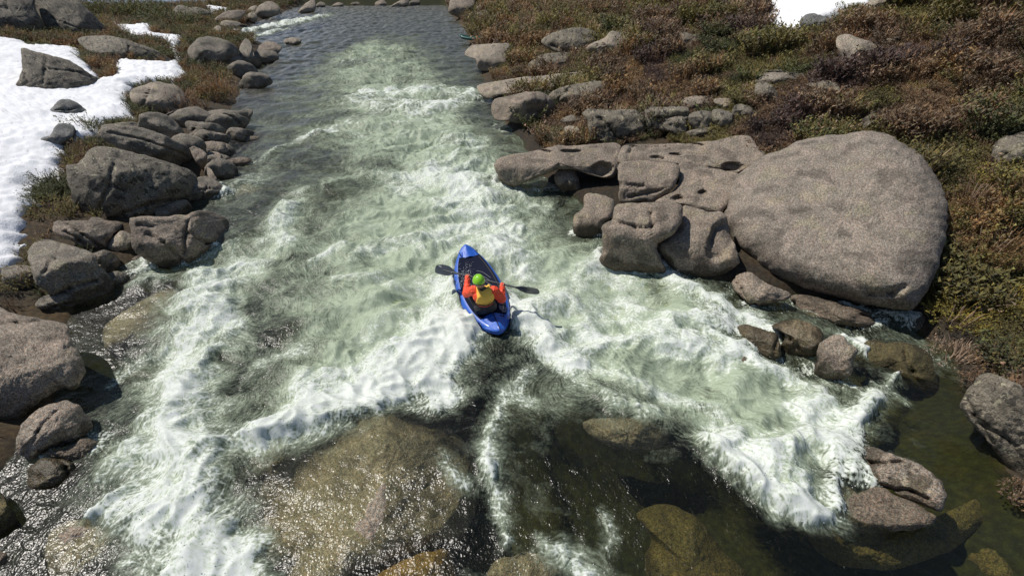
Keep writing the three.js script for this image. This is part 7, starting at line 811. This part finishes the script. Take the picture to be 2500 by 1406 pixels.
  const X = new THREE.Vector3(...ax), mid = new THREE.Vector3((pa[0] + pb[0]) / 2, 0.705, (pa[2] + pb[2]) / 2), Lh = new THREE.Vector3(...pb).sub(new THREE.Vector3(...pa)).length() / 2;
  const Z = new THREE.Vector3(0, 0.62, 0.78).addScaledVector(X, -X.dot(new THREE.Vector3(0, 0.62, 0.78))).normalize(), Y = Z.clone().cross(X); pd.quaternion.setFromRotationMatrix(new THREE.Matrix4().makeBasis(X, Y, Z)); pd.position.copy(mid);
  const carbon = new THREE.MeshPhysicalMaterial({ name: 'carbon_grey', color: new THREE.Color(0.035, 0.045, 0.055), roughness: 0.4, clearcoat: 0.4 });
  const sh = new THREE.CylinderGeometry(0.0155, 0.0155, 2 * Lh - 0.72, 20); sh.rotateZ(Math.PI / 2); mesh('shaft', sh, carbon, pd);
  for (const [sd, tw] of [[-1, 0], [1, 1.05]]) {
    const s = new THREE.Shape(); s.moveTo(-0.06, -0.014); s.bezierCurveTo(0.04, -0.02, 0.07, -0.085, 0.17, -0.098); s.bezierCurveTo(0.28, -0.105, 0.38, -0.085, 0.42, -0.05); s.bezierCurveTo(0.435, 0, 0.42, 0.06, 0.39, 0.082); s.bezierCurveTo(0.28, 0.10, 0.16, 0.09, 0.11, 0.075); s.bezierCurveTo(0.05, 0.05, 0.03, 0.018, -0.06, 0.014);
    const g = new THREE.ExtrudeGeometry(s, { depth: 0.004, bevelEnabled: true, bevelThickness: 0.004, bevelSize: 0.004, bevelSegments: 3, curveSegments: 24 }); g.translate(0, 0, -0.002);
    const P = g.attributes.position; for (let i = 0; i < P.count; i++) { const x = P.getX(i); P.setZ(i, P.getZ(i) - 0.20 * Math.max(0, x) * Math.max(0, x) * 0.6 + 0.35 * P.getY(i) * P.getY(i)); } g.computeVertexNormals();
    g.rotateX(tw); if (sd < 0) g.rotateZ(Math.PI); g.translate(sd * (Lh - 0.42), 0, 0); const b = mesh('blade', g, carbon, pd);
    const rib = new THREE.CylinderGeometry(0.006, 0.014, 0.3, 12); rib.rotateZ(sd < 0 ? Math.PI / 2 : -Math.PI / 2); rib.translate(sd * (Lh - 0.32), 0, 0.004); mesh('spine', rib, carbon, b);
    if (sd < 0) { const mk = new THREE.MeshStandardMaterial({ name: 'pale_print', color: new THREE.Color(0.5, 0.52, 0.54), roughness: 0.6 }); const dot = new THREE.CylinderGeometry(0.011, 0.011, 0.003, 16); dot.rotateX(Math.PI / 2); dot.translate(-(Lh - 0.42) - 0.06, -0.005, 0.0105); mesh('round_sticker', dot, mk, b); const bar = new THREE.BoxGeometry(0.07, 0.012, 0.002); bar.rotateZ(-0.08); bar.translate(-(Lh - 0.42) - 0.33, 0.055, -0.006); mesh('blade_print', bar, mk, b); }
  }
  finish(pd);
}


renderer.render(scene, camera);
